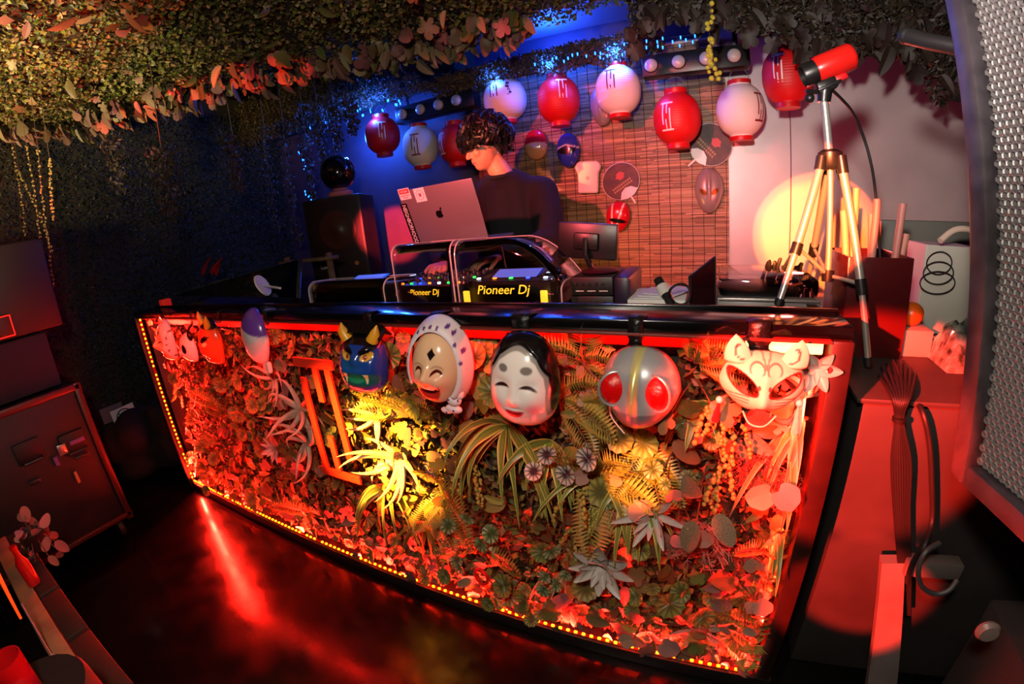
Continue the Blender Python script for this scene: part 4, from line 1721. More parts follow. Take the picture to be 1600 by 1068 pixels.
def lantern(px, py, wpx, hpx, kind, logo, label, Y=1.60, tilt=0.0, extra=False):
    c = P(px, py, Y=Y)
    wd = (P(px + wpx / 2, py, Y=Y) - P(px - wpx / 2, py, Y=Y)).length
    dist = (c - CAM).length
    rv = ray(px, py)
    # true width across the line of sight
    wd = wd * abs(rv.y) / math.hypot(rv.x, rv.y) if False else wpx * dist / 700.0
    ht = hpx * dist / 700.0
    R_, Hh = wd / 2, ht / 2
    t = thing('paper_lantern', label, 'lantern', T(c.x, c.y, c.z) @ RY(tilt), 'paper lanterns above the booth')
    cap = 0.12 * Hh

    def rad(z):
        zz = z / (Hh - cap)
        return max(R_ * (1 - abs(zz) ** 2.3) ** 0.5, 0.0) * 0.93 + R_ * 0.07
    prof = []
    N_ = 22
    for i in range(N_ * 3 + 1):
        u = -1 + 2 * i / (N_ * 3)
        z = u * (Hh - cap)
        r = rad(z)
        r = max(r, R_ * 0.46)
        prof.append((r * (1 - (0.010 if i % 3 == 0 else 0.0)), z))
    b = MB()
    b.lathe(prof, 40)
    b.build('paper_body', M_lred if kind == 'red' else M_lwhite, t, local=True)
    for s in (-1, 1):
        b = MB()
        rr = R_ * 0.48
        z0 = s * (Hh - cap)
        b.lathe([(rr * 0.99, z0 - s * 0.004), (rr, z0), (rr, z0 + s * cap * 0.9), (rr * 0.9, z0 + s * cap), (rr * 0.8, z0 + s * cap * 0.8)] if s > 0 else
                [(rr * 0.8, z0 + s * cap * 0.8), (rr * 0.9, z0 + s * cap), (rr, z0 + s * cap * 0.9), (rr, z0), (rr * 0.99, z0 - s * 0.004)], 32)
        b.build('rim', M_lcap, t, local=True)
    b = MB()
    b.tube([(R_ * 0.42 * math.cos(a), 0, Hh + R_ * 0.55 * math.sin(a) - 0.004) for a in [PI * k / 14 for k in range(15)]], 0.0016, 5)
    b.tube([(0, 0, Hh + R_ * 0.55), (0, 0, Hh + R_ * 0.55 + 0.10)], 0.0012, 4)
    b.build('wire_handle', M_wire, t, local=True)
    # printed mark, curved with the paper: two end bars and four uprights
    face = math.atan2(CAM.y - c.y, CAM.x - c.x)

    def patch(u0, u1, v0, v1, lift=1.012):
        mb = MB()
        n1, n2 = max(2, int(abs(u1 - u0) * 8)), max(3, int(abs(v1 - v0) * 14))

        def f(a, d):
            u = u0 + (u1 - u0) * a
            v = v0 + (v1 - v0) * d
            z = v * 0.46 * Hh
            an = face + logo[0] + u * 0.34
            r = rad(z) * lift
            return (r * math.cos(an), r * math.sin(an), z + logo[1] * Hh)
        mb.grid(f, n1, n2)
        return mb
    mk = M_mwhite if kind == 'red' else M_mred
    b = MB()
    o_ = None
    for nm, q in (('mark_bar', (-0.85, 0.85, 0.88, 1.0)), ('mark_bar', (-0.85, 0.85, -1.0, -0.88)), ('mark_upright', (0.38, 0.55, -0.88, 0.55)),
                  ('mark_upright', (-0.55, -0.38, -0.55, 0.88)), ('mark_upright', (-0.13, 0.02, -0.88, -0.2)), ('mark_upright', (0.0, 0.15, 0.2, 0.88))):
        q = (q[0], q[1], q[2], q[3])
        patch(q[0], q[1], q[2], q[3]).build(nm, mk, t, local=True)
    if extra:
        rg = random.Random(3)
        for k in range(7):
            for j in range(3):
                u = 1.5 + 0.16 * k * 0.6 + rg.uniform(-0.25, 0.25)
                v = 0.9 - 0.27 * k + rg.uniform(-0.1, 0.1)
                patch(u, u + rg.choice((0.10, 0.35)), v, v + rg.choice((0.05, 0.18))).build('brush_stroke', M_mink, t, local=True)
    return t


lantern(598, 212, 52, 62, 'red', (-0.02, 0.05), 'red lantern at the far left of the row, blue light on its top')
lantern(657, 229, 54, 68, 'white', (-0.32, 0.0), 'white lantern left of the DJ with a dark red mark')
lantern(712, 225, 54, 68, 'red', (-1.0, 0.0), 'red lantern half hidden behind the hair of the DJ')
lantern(789, 156, 64, 72, 'white', (-0.5, 0.2), 'white lantern above the DJ with a mark and brush writing', extra=True)
lantern(873, 157, 63, 78, 'red', (0.22, 0.15), 'red lantern right of the DJ, blue light on its top')
lantern(966, 142, 66, 80, 'white', (-0.3, 0.15), 'white lantern glowing blue under the blue lamps')
lantern(1058, 186, 68, 86, 'red', (-0.45, 0.0), 'large red lantern left of the last white lantern')
lantern(1157, 173, 67, 84, 'white', (0.95, 0.0), 'white lantern at the right edge of the blind')
lantern(1230, 118, 66, 88, 'red', (-0.35, 0.05), 'red lantern at the far right before the metal wall', Y=1.45)

# ---------------------------------------------------------------- round paper fans on the blind
M_fan = mat('dark_printed_fan', (20, 10, 10), rough=0.5, col2=(78, 38, 28), scale=14)


def fan(px, py, rpx, ang, label, parent_Y):
    c = P(px, py, Y=parent_Y)
    k = (c - CAM).length / 700.0
    r = rpx * k
    t = thing('round_fan', label, 'fan', T(*c) @ RY(ang))
    n = 40
    b = MB()
    b.prism([(r * math.cos(2 * PI * i / n), r * 0.94 * math.sin(2 * PI * i / n)) for i in range(n)], -0.002, 0.002)
    b.build('fan_leaf', M_fan, t, smooth=False, local=True)
    b = MB()
    b.tube([(r * math.cos(a), 0, r * 0.94 * math.sin(a)) for a in [2 * PI * i / n for i in range(n + 1)]], 0.0025, 6, cap=False)
    b.build('rim', M_white, t, local=True)
    b = MB()
    b.prism([(-r * 0.55, -r * 0.82), (-r * 0.3, -r * 0.52), (0, -r * 0.42), (r * 0.3, -r * 0.52), (r * 0.55, -r * 0.82), (0.2 * r, -r * 0.97), (-0.2 * r, -r * 0.97)], -0.0035, -0.002)
    b.build('white_base', M_white, t, smooth=False, local=True)
    b = MB()
    b.box((0, 0, -r * 1.12), (0.012, 0.005, r * 0.55), 0.002)
    b.build('handle', M_white, t, local=True)
    # print: a red swirl and two lines of small gold lettering blocks
    b = MB()
    b.prism([(r * 0.12 + r * 0.24 * math.cos(2 * PI * i / 18) * (1 + 0.25 * math.cos(6 * PI * i / 9)), r * 0.25 + r * 0.20 * math.sin(2 * PI * i / 18)) for i in range(18)], -0.0026, -0.0019)
    b.build('red_print', mat('fan_red_print', (176, 60, 60), rough=0.5), t, smooth=False, local=True)
    for row in (0, 1):
        b = MB()
        for q in range(9):
            b.box((-r * 0.58 + q * r * 0.13, -0.0024, -r * (0.16 + 0.16 * row)), (r * 0.09, 0.001, r * 0.10))
        tag(b.build('gold_print', mat('fan_gold_print', (150, 120, 80), rough=0.5), t, smooth=False, local=True), kind='stuff')
    return t


fan(970, 283, 29, -0.55, 'dark round fan with gold print on the blind behind the white square mask', WY - 0.05)
fan(1110, 226, 31, 0.85, 'dark round fan with gold print tucked behind the large red lantern', WY - 0.05)


# ---------------------------------------------------------------- plain masks on the blind
def wall_mask(px, py, wpx, hpx, label, color, m, jaw=-0.1, top=-0.05, n=2.2, depth=None, roll=0.0, D=0.05):
    c = P(px, py, Y=WY - 0.06)
    k = (c - CAM).length / 700.0
    t = thing('mask', label, 'mask', T(*c) @ RY(roll))
    shell(t, wpx * k, hpx * k, D, face_outline(jaw, top, n), depth or (lambda x, z: 0.0), color, m, nr=26, ns=60)
    b = MB()
    b.tube([(-wpx * k * 0.2, -0.002, hpx * k * 0.45), (0, 0.02, hpx * k * 0.62), (wpx * k * 0.2, -0.002, hpx * k * 0.45)], 0.001, 4)
    b.build('string', M_cord, t, local=True)
    return t


wall_mask(838, 226, 37, 46, 'plain mask with a red upper half and peach lower half on the blind',
          lambda x, z: mixc((232, 170, 120), (196, 22, 34), ss(0.08, 0.12, z + 0.12 * x * x)), M_mask, 0.0, 0.0, depth=lambda x, z: 0.15 * gs(x, z, 0, -0.25, 0.25, 0.2))
wall_mask(888, 235, 37, 52, 'plain blue mask with a dark visor band on the blind',
          lambda x, z: mixc(mixc((40, 60, 180), (210, 210, 220), 1 - ss(0.02, 0.05, abs(z - 0.28 + 0.2 * abs(x)))), (20, 16, 24), el(x, z, 0, -0.05, 0.75, 0.2)), M_mask)
wall_mask(966, 338, 38, 48, 'plain red mask with white stripes and dark visor above the monitor',
          lambda x, z: mixc(mixc((196, 24, 40), (236, 226, 226), 1 - ss(0.05, 0.08, abs(abs(x + 0.1) - 0.3 - 0.2 * z))), (24, 14, 20), el(x, z, 0.1, -0.25, 0.7, 0.14)), M_mask, roll=0.2)
wall_mask(1108, 298, 42, 66, 'plain silver oval mask with amber eyes at the right of the blind',
          lambda x, z: mixc((190, 180, 180), (140, 86, 20), max(el(x, z, 0.4, -0.05, 0.26, 0.12, 0.4), el(x, z, -0.4, -0.05, 0.26, 0.12, -0.4))), M_silver, -0.25, 0.0,
          depth=lambda x, z: 0.2 * gs(x, z, 0, 0.2, 0.12, 0.6), D=0.06)
wall_mask(941, 166, 36, 58, 'plain silver mask half hidden behind the blue lit white lantern',
          lambda x, z: (190, 182, 184), M_silver, -0.2, 0.0, depth=lambda x, z: 0.2 * gs(x, z, 0, 0.0, 0.12, 0.6), D=0.06)
# white square mask
c = P(920, 277, Y=WY - 0.05)
k = (c - CAM).length / 700.0
t = thing('mask', 'plain white square mask shaped like a slice of bread on the blind', 'mask', T(*c) @ RY(0.06))
pl = []
hw, hh = 19 * k, 24 * k
for i in range(9):
    a = PI * i / 8
    pl.append((hw * 0.55 + hw * 0.5 * math.cos(a - PI / 2 + 0.2) if False else 0, 0)) if False else None
pl = [(-hw * 0.82, -hh), (hw * 0.82, -hh), (hw * 0.86, hh * 0.30), (hw * 1.02, hh * 0.45), (hw * 1.06, hh * 0.68), (hw * 0.95, hh * 0.90), (hw * 0.7, hh), (-hw * 0.7, hh), (-hw * 0.95, hh * 0.90), (-hw * 1.06, hh * 0.68), (-hw * 1.02, hh * 0.45), (-hw * 0.86, hh * 0.30)]
b = MB()
b.prism(pl, -0.03, 0.0)
o = b.build('face', M_white, t, smooth=False, local=True)
o.modifiers.new('bevel', 'BEVEL').width = 0.008
b = MB()
b.ball((0.0, -0.034, -0.004), (0.010, 0.006, 0.012), 10, 8)
b.build('nose', M_white, t, local=True)


# ---------------------------------------------------------------- stage light bars
M_lamp = mat('frosted_lens', (196, 178, 170), rough=0.3, coat=0.4)


def light_bar(lens, x0, x1, Y, label, hw=0.055):
    pc = [P(a, b_, Y=Y) for a, b_ in lens]
    z = sum(p.z for p in pc) / len(pc)
    xa, xb = P(x0[0], x0[1], Y=Y).x, P(x1[0], x1[1], Y=Y).x
    t = thing('stage_light_bar', label, 'light', ((xa + xb) / 2, Y + 0.05, z))
    b = MB()
    b.box(((xa + xb) / 2, Y + 0.055, z), (xb - xa, 0.09, 2 * hw), 0.006)
    b.build('housing', M_plastic, t)
    for p in pc:
        b = MB()
        b.lathe([(0.033, 0), (0.0335, 0.008), (0.031, 0.015), (0.024, 0.021), (0.012, 0.025), (0.002, 0.026)], 24, M=T(p.x, Y + 0.01, z) @ RX(PI / 2))
        ln = b.build('lens', M_lamp, t)
        b = MB()
        b.tube([(p.x + 0.036 * math.cos(a), Y + 0.009, z + 0.036 * math.sin(a)) for a in [2 * PI * i / 24 for i in range(25)]], 0.003, 6, cap=False)
        b.build('bezel', M_darksteel, ln)
    for s in (0.12, 0.88):
        b = MB()
        b.box((xa + (xb - xa) * s, Y + 0.06, z + hw + 0.04), (0.025, 0.006, 0.09), 0.001)
        b.build('bracket', M_darksteel, t)
    return t


light_bar(((628, 178), (656, 171), (684, 163), (712, 157)), (616, 180), (738, 150), 1.52, 'black stage light bar with four round lenses above the left lanterns')
light_bar(((1017, 102), (1060, 97), (1103, 91), (1147, 84)), (1002, 104), (1172, 80), 1.52, 'black stage light bar with four round lenses at the upper right')

# blue LED icicles hanging below the planted strip
M_blue = mat('blue_led_lens', (60, 120, 255), emit=(20, 90, 255), es=14.0)
ic = thing('blue_led_garland', 'garland of blue LED drops hanging under the mossy strip', 'light strip', P(980, 82, Y=1.45))
me = MB().tube([(0, 0, 0), (0, 0, -0.014)], [0.0035, 0.0028], 6).mesh('led_drop', M_blue)
path = []
for a, c_ in zip(((838, 99), (870, 92), (905, 82), (950, 74), (1000, 66), (1050, 58), (1098, 52)), ((870, 92), (905, 82), (950, 74), (1000, 66), (1050, 58), (1098, 52))):
    for k in range(4):
        f = k / 4
        x, y = a[0] + (c_[0] - a[0]) * f, a[1] + (c_[1] - a[1]) * f
        path.append(P(x, y, Y=1.40))
        inst('led_drop', me, T(*P(x + rnd(-3, 3), y + rnd(-4, 6), Y=1.385)), ic)
        if random.random() < 0.45 and x > 900:
            inst('led_drop', me, T(*P(x + rnd(-4, 4), y + rnd(8, 16), Y=1.385)), ic)
MB().tube(path, 0.0018, 5).build('wire', M_rubber, ic)
ic2 = thing('blue_led_garland', 'short blue LED string on the hanging vines at the far left of the booth', 'light strip', P(580, 178, Y=1.45))
path = []
for x, y in ((626, 158), (618, 163), (606, 158), (598, 172), (590, 180), (578, 172), (566, 176), (561, 170), (508, 193), (482, 200), (468, 238), (474, 250), (478, 262), (476, 300), (482, 306), (486, 312), (522, 246)):
    p = P(x, y, Y=1.30)
    path.append(p)
    for k in range(2):
        inst('led_drop', me, T(*(p + V((rnd(-0.014, 0.014), rnd(-0.01, 0.01), rnd(-0.014, 0.014))))), ic2)
MB().tube(path, 0.0015, 5).build('wire', M_rubber, ic2)


# ---------------------------------------------------------------- hanging vines
def vine(px, py, plen, Y, label, cols, nleaf=60, r=0.03, size=0.022, group=None, name='hanging_vine'):
    p0 = P(px, py, Y=Y)
    p1 = P(px, py + plen, Y=Y)
    L = p0.z - p1.z
    t = thing(name, label, 'plant', p0, group)
    pts = [p0 + V((0.012 * math.sin(k * 1.1 + px), 0.01 * math.cos(k * 1.7), -L * k / 12)) for k in range(13)]
    MB().tube([V((p0.x, p0.y, max(p0.z + 0.1, 2.62 if Y > 0.6 else 2.25)))] + pts, 0.0025, 5).build('stem', M_stem, t)
    sp = []
    for i in range(nleaf):
        f = random.random()
        q = pts[min(12, int(f * 12))]
        a = rnd(0, 2 * PI)
        rr = r * (1 - 0.5 * f)
        sp.append((q + V((math.cos(a) * rr * random.random(), math.sin(a) * rr * random.random(), rnd(-0.02, 0.02))), V((math.cos(a), math.sin(a), -0.4))))
    tag(scatter(sp, size, cols, 0.01, 0.8).build('leaves', M_leafy, t, smooth=False, colors=True), kind='stuff')
    return t


VB = ((58, 42, 36), (74, 52, 44), (46, 36, 26), (66, 58, 34))
for i, (px, py, pl_, lb) in enumerate((
        (470, 160, 160, 'long brown vine hanging left of the globe lamp'),
        (495, 165, 110, 'brown vine hanging beside the long one, left of the globe lamp'),
        (520, 160, 80, 'brown vine hanging right above the globe lamp'),
        (440, 190, 200, 'long dark vine in front of the foliage wall'),
        (545, 150, 60, 'short brown vine hanging left of the first red lantern'),
        (410, 200, 170, 'dark vine hanging at the middle of the foliage wall'),
        (360, 215, 90, 'short dark vine hanging below the red lit ceiling edge'),
        (250, 230, 110, 'reddish vine hanging under the ceiling edge at the left'),
        (175, 215, 90, 'reddish vine hanging right of the bead strands'))):
    vine(px, py, pl_, 1.2 if px > 380 else (0.55 if px > 300 else 0.05), lb, VB, 420, 0.07, 0.022)


def bead_strand(pxs, n_per, Y, label, m, r, t=None):
    pts = catmull([P(a, b_, Y=Y) for a, b_ in pxs], 8)
    if t is None:
        t = thing('bead_vine', label, 'plant', pts[0])
        MB().tube([V((pts[0].x, pts[0].y, 2.24 if Y < 0.5 else 2.62)), pts[0]], 0.0012, 4).build('stem', M_stem, t)
    MB().tube(pts, 0.0012, 4).build('stem', M_stem, t)
    me_ = MB().ball((0, 0, 0), 1.0, 7, 5).mesh('bead', m)
    for i in range(n_per):
        q = pts[int(i / n_per * (len(pts) - 1))] + V((rnd(-1, 1), rnd(-1, 1), rnd(-1, 1))) * r * 1.1
        inst('bead', me_, T(*q) @ Matrix.Scale(r * rnd(0.7, 1.15), 4), t)
    return t


M_pearl = mat('olive_bead', (150, 128, 60), rough=0.45, vary=0.3)
for pxs, lb in ((((20, 232), (28, 280), (35, 320), (39, 370)), 'leftmost bead vine strand hanging from the ceiling edge'),
                (((42, 230), (52, 290), (60, 350), (65, 392)), 'second bead vine strand from the left'),
                (((60, 235), (64, 290), (70, 340), (78, 400), (85, 452)), 'longest bead vine strand, third from the left'),
                (((78, 250), (80, 300), (84, 345)), 'fourth bead vine strand from the left, short'),
                (((30, 270), (45, 300), (66, 345), (82, 395)), 'bead vine strand crossing the others')):
    bead_strand(pxs, 52, -0.35, lb, M_pearl, 0.0048)
M_grape = mat('yellow_green_grape_bead', (186, 176, 60), rough=0.3)
gv = bead_strand(((1112, -20), (1111, 20), (1108, 50), (1112, 80), (1108, 100), (1110, 126)), 26, 0.9, 'yellow green bead vine hanging from the ceiling at the upper right', M_grape, 0.0105)
bead_strand(((1112, 60), (1114, 90), (1122, 112), (1127, 122)), 9, 0.9, '', M_grape, 0.009, gv)


# ---------------------------------------------------------------- DJ gear on the bar
SZ = 1.00


def acrylic(name):
    m = bpy.data.materials.new(name)
    m.use_nodes = True
    nt = m.node_tree
    nt.nodes.clear()
    o = nt.nodes.new('ShaderNodeOutputMaterial')
    mx = nt.nodes.new('ShaderNodeMixShader')
    tr = nt.nodes.new('ShaderNodeBsdfTransparent')
    gl = nt.nodes.new('ShaderNodeBsdfGlossy')
    fr = nt.nodes.new('ShaderNodeFresnel')
    tr.inputs[0].default_value = (0.93, 0.94, 0.95, 1)
    gl.inputs['Roughness'].default_value = 0.04
    fr.inputs[0].default_value = 1.5
    nt.links.new(fr.outputs[0], mx.inputs[0])
    nt.links.new(tr.outputs[0], mx.inputs[1])
    nt.links.new(gl.outputs[0], mx.inputs[2])
    nt.links.new(mx.outputs[0], o.inputs[0])
    return m


M_acr = acrylic('clear_acrylic')
M_deck = mat('deck_black', (22, 21, 22), rough=0.4, col2=(30, 28, 29), scale=20)
M_amber = mat('amber_glow', (255, 190, 60), emit=(255, 176, 40), es=2.2)
M_wglow = mat('white_glow', (240, 240, 255), emit=(220, 230, 255), es=7.0)
M_gglow = mat('green_glow', (60, 240, 90), emit=(40, 255, 80), es=3.0)
M_bglow = mat('blue_glow', (60, 90, 255), emit=(40, 70, 255), es=4.0)
M_oglow = mat('orange_glow', (255, 140, 40), emit=(255, 120, 20), es=4.0)
M_rglow = mat('red_glow', (255, 30, 20), emit=(255, 24, 12), es=3.0)
M_knob = mat('knob_rubber', (40, 38, 40), rough=0.45)


def text_m(p, xd, up):
    x = V(xd).normalized()
    z = x.cross(V(up)).normalized()
    y = z.cross(x)
    return Matrix(((x.x, y.x, z.x, p[0]), (x.y, y.y, z.y, p[1]), (x.z, y.z, z.z, p[2]), (0, 0, 0, 1)))


def player(x0, x1, label):
    """media player, its rear towards the dance floor"""
    xc = (x0 + x1) / 2
    w_ = x1 - x0
    y0, y1 = 0.34, 0.74
    t = thing('media_player', label, 'media player', (xc, 0.54, SZ), 'media players')
    b = MB()
    b.add([V((x0, y0, SZ + 0.012)), V((x1, y0, SZ + 0.012)), V((x1, y1, SZ + 0.012)), V((x0, y1, SZ + 0.012)),
           V((x0, y0, SZ + 0.112)), V((x1, y0, SZ + 0.112)), V((x1, y1, SZ + 0.078)), V((x0, y1, SZ + 0.078))],
          [[3, 2, 1, 0], [4, 5, 6, 7], [0, 1, 5, 4], [1, 2, 6, 5], [2, 3, 7, 6], [3, 0, 4, 7]])
    body = b.build('body', M_deck, t, smooth=False)
    body.modifiers.new('bevel', 'BEVEL').width = 0.005
    for fx in (0.12, 0.88):
        for fy in (0.1, 0.9):
            b = MB()
            b.lathe([(0.014, 0), (0.016, 0.003), (0.014, 0.013)], 14, M=T(x0 + w_ * fx, y0 + 0.4 * fy, SZ))
            b.build('foot', M_rubber, t)
    zt = SZ + 0.0935
    b = MB()
    b.lathe([(0.103, 0.0), (0.104, 0.012), (0.098, 0.018), (0.06, 0.019), (0.002, 0.019)], 40, M=T(xc, 0.58, zt - 0.006) @ RX(-0.085))
    jog = b.build('jog_wheel', M_darksteel, t)
    b = MB()
    b.tube([V((0.0995 * math.cos(a), 0.0995 * math.sin(a), 0.0165)) for a in [2 * PI * i / 40 for i in range(41)]], 0.0022, 6, cap=False, M=T(xc, 0.58, zt - 0.006) @ RX(-0.085))
    b.build('light_ring', mat('soft_white_ring', (220, 225, 255), emit=(205, 215, 255), es=1.6), jog)
    b = MB()
    b.box((0, 0, 0), (0.19, 0.085, 0.012), 0.003, M=T(xc, 0.425, SZ + 0.118) @ RX(0.28))
    scr = b.build('screen_bezel', M_deck, t)
    b = MB()
    b.box((0, 0, 0.0065), (0.16, 0.065, 0.001), 0, M=T(xc, 0.425, SZ + 0.118) @ RX(0.28))
    b.build('screen', mat('player_screen', (80, 90, 160), emit=(90, 110, 220), es=0.8), scr)
    for i, m_ in enumerate((M_wglow, M_oglow, M_gglow, M_bglow, M_wglow)):
        b = MB()
        b.box((x0 + 0.03 + i * (w_ - 0.06) / 4, 0.372, SZ + 0.1155), (0.012, 0.010, 0.005), 0.001)
        b.build('lit_button', m_, t)
    b = MB()
    b.box((x1 - 0.03, 0.64, SZ + 0.094), (0.018, 0.14, 0.008), 0.002)
    b.build('tempo_slider', M_darksteel, t)
    b = MB()
    b.box((x1 - 0.03, 0.62, SZ + 0.104), (0.016, 0.022, 0.012), 0.002)
    b.build('slider_knob', M_knob, t)
    lettering('Pioneer Dj', 0.042, text_m((xc - 0.02, y0 - 0.0008, SZ + 0.082), (1, 0, 0), (0, 0, 1)), M_amber, t, shear=0.25, fit=0.19)
    lettering('Pioneer', 0.03, text_m((x1 + 0.0008, y0 + 0.13, SZ + 0.062), (0, 1, 0), (0, 0, 1)), mat('pink_print', (226, 120, 120), rough=0.5), t, shear=0.25, fit=0.16)
    for i in range(3):
        b = MB()
        b.lathe([(0.006, 0), (0.006, 0.008), (0.003, 0.008)], 10, M=T(x1 - 0.03 - i * 0.025, y0 - 0.0005, SZ + 0.04) @ RX(PI / 2))
        b.build('socket', M_steel, t)
    return t


player(1.20, 1.52, 'black media player left of the mixer with lit rear lettering')
player(1.885, 2.185, 'black media player right of the mixer behind the curved clear hood')

# mixer
t = thing('dj_mixer', 'black DJ mixer with rows of knobs between the two media players', 'mixer', (1.715, 0.54, SZ))
b = MB()
b.box((1.715, 0.54, SZ + 0.055), (0.27, 0.38, 0.095), 0.006)
b.build('body', M_deck, t)
me = MB().lathe([(0.0085, 0), (0.008, 0.012), (0.006, 0.016), (0.001, 0.0165)], 12).mesh('knob', M_knob)
for i in range(6):
    for j in range(5):
        inst('knob', me, T(1.605 + i * 0.044, 0.39 + j * 0.045, SZ + 0.1025), t)
cols = (M_oglow, M_gglow, M_bglow, M_oglow, M_wglow, M_gglow, M_oglow, M_bglow)
vs_, fs_ = rbox_data(0.010, 0.008, 0.006, 0.001, 1)
for i in range(14):
    inst('lit_button', MB().add(vs_, fs_).mesh('lit_button', cols[i % 8]), T(1.590 + (i % 7) * 0.041, 0.367 + (i // 7) * 0.11, SZ + 0.1055), t)
for i in range(4):
    b = MB()
    b.box((1.640 + i * 0.05, 0.655, SZ + 0.108), (0.012, 0.02, 0.012), 0.002)
    b.build('fader', M_steel, t)
for fx in (1.595, 1.835):
    b = MB()
    b.box((fx, 0.54, SZ + 0.004), (0.03, 0.3, 0.008), 0.001)
    b.build('foot', M_rubber, t)
lettering('Pioneer Dj', 0.03, text_m((1.695, 0.3485, SZ + 0.075), (1, 0, 0), (0, 0, 1)), M_amber, t, shear=0.25, fit=0.13)


# clear acrylic hoods in front of the gear
def hood(x0, x1, y0, ztop, depth, rad, label, side=0):
    t = thing('acrylic_hood', label, 'acrylic cover', ((x0 + x1) / 2, y0, SZ))
    prof = [(y0, SZ)]
    for k in range(9):
        a = PI / 2 * k / 8
        prof.append((y0 + rad - rad * math.cos(a), ztop - rad + rad * math.sin(a)))
    prof.append((y0 + depth, ztop - 0.01))
    b = MB()
    nx = 12
    for i in range(nx + 1):
        x = x0 + (x1 - x0) * i / nx
        f = 1.0
        if side:
            u = i / nx
            f = 1 - 0.55 * max(0, (u - 0.45) / 0.55) ** 2
        for y, z in prof:
            b.v.append(V((x, y, SZ + (z - SZ) * f)))
            b.c.append((1, 1, 1, 1))
    k = len(prof)
    for i in range(nx):
        for j in range(k - 1):
            b.f.append([i * k + j, (i + 1) * k + j, (i + 1) * k + j + 1, i * k + j + 1])
            b.m.append(0)
    o = b.build('sheet', M_acr, t)
    so = o.modifiers.new('thickness', 'SOLIDIFY')
    so.thickness = 0.004
    # pale tubes along the sheet edges, the highlight there put into their colour
    M_edge = mat('edge_highlight', (226, 206, 206), rough=0.15, alpha=0.75)
    for i in (0, nx):
        MB().tube([b.v[i * k + j] for j in range(k)], 0.0026, 6).build('edge', M_edge, t)
    MB().tube([b.v[i * k + k - 1] for i in range(nx + 1)], 0.0026, 6).build('edge', M_edge, t)
    return t


hood(1.14, 1.56, 0.29, SZ + 0.135, 0.16, 0.04, 'clear acrylic hood before the left media player')
hood(1.63, 1.872, 0.28, SZ + 0.252, 0.24, 0.04, 'tall clear acrylic hood before the mixer')
hood(1.885, 2.235, 0.285, SZ + 0.25, 0.22, 0.05, 'curved clear acrylic hood before the right media player', side=1)
# short amber panel lamps glowing along the foot of the gear
for i, x in enumerate((1.235, 1.645, 1.895, 2.168)):
    b = MB()
    b.box((x, 0.315, SZ + 0.0425), (0.022, 0.010, 0.085), 0.003)
    tag(b.build('marker_lamp', M_amber), ('first', 'second', 'third', 'fourth')[i] + ' small amber marker lamp from the left along the DJ gear', 'lamp', 'amber marker lamps along the gear')

# ---------------------------------------------------------------- laptop with stickers
TL, TR, BL, BR = P(617, 297, Y=0.52), P(742, 278, Y=0.52), P(657, 389, Y=0.60), P(760, 374, Y=0.60)
ctr = (TL + TR + BL + BR) / 4
xd = ((TR - TL) + (BR - BL)).normalized()
ud = ((TL - BL) + (TR - BR))
ud = (ud - xd * ud.dot(xd)).normalized()
lw = ((TR - TL).length + (BR - BL).length) / 2
lh = ((TL - BL).length + (TR - BR).length) / 2 * 0.97
nd = xd.cross(ud)         # towards the dance floor
ML = text_m(ctr, xd, ud)
t = thing('laptop', 'grey laptop with stickers on its lid, red light on it, above the mixer', 'laptop', ctr - ud * lh / 2)
M_alu = mat('space_grey_aluminium', (150, 140, 142), rough=0.38, metal=0.55)
b = MB()
b.box((0, 0, 0), (lw, lh, 0.006), 0.0029, M=ML)
lid = b.build('lid', M_alu, t)
hx = ctr - ud * lh / 2
bd = V((-nd.x, -nd.y, 0)).normalized()
bd = V((0.0, 1.0, 0.06)).normalized()
MBs = text_m(hx + bd * 0.115 + V((0, 0, -0.006)), xd, bd)
b = MB()
b.box((0, 0, 0), (lw, 0.23, 0.010), 0.004, M=MBs)
b.build('keyboard_base', M_alu, t)
b = MB()
b.box((0, 0, -0.0032), (lw * 0.94, lh * 0.92, 0.0006), 0, M=ML)
b.build('display', mat('laptop_screen', (150, 160, 190), emit=(190, 200, 230), es=0.5), lid)
# fruit shaped logo on the lid
b = MB()
ap = []
for i in range(40):
    a = 2 * PI * i / 40
    x = math.cos(a) * 0.0165
    z = math.sin(a) * 0.0175
    z += 0.004 * math.exp(-((x) / 0.006) ** 2) * (-1 if z > 0 else 0.6)
    if math.hypot(x - 0.0195, z - 0.002) < 0.0085:
        k = 0.0085 / max(1e-6, math.hypot(x - 0.0195, z - 0.002))
        x, z = 0.0195 + (x - 0.0195) * k, 0.002 + (z - 0.002) * k
    ap.append((x, z))
lp = to_px(ctr)
q = P(687, 334, Y=0.555)
off = V(((q - ctr).dot(xd), (q - ctr).dot(ud), 0))
b.prism([(x, z) for x, z in ap], -0.0006, 0.0006, M=ML @ T(off.x, off.y, 0.0034) @ RX(-PI / 2))
b.prism([(0.001 + 0.0035 * math.cos(a) + 0.003, 0.0235 + 0.0065 * math.sin(a)) for a in [2 * PI * i / 14 for i in range(14)]], -0.0006, 0.0006, M=ML @ T(off.x, off.y, 0.0034) @ RX(-PI / 2) @ RY(0.35))
tag(b.build('logo', mat('dark_mirror_logo', (16, 12, 14), rough=0.15), lid), kind='stuff')


def sticker(px, py, w_, h_, m_, rot=0.0):
    q = P(px, py, Y=0.53 if py < 320 else 0.565)
    o2 = V(((q - ctr).dot(xd), (q - ctr).dot(ud), 0))
    Ms = ML @ T(o2.x, o2.y, 0.0034) @ RZ(rot)
    bb = MB()
    bb.box((0, 0, 0), (w_, h_, 0.0006), 0, M=Ms)
    return bb.build('sticker', m_, lid, smooth=False), Ms


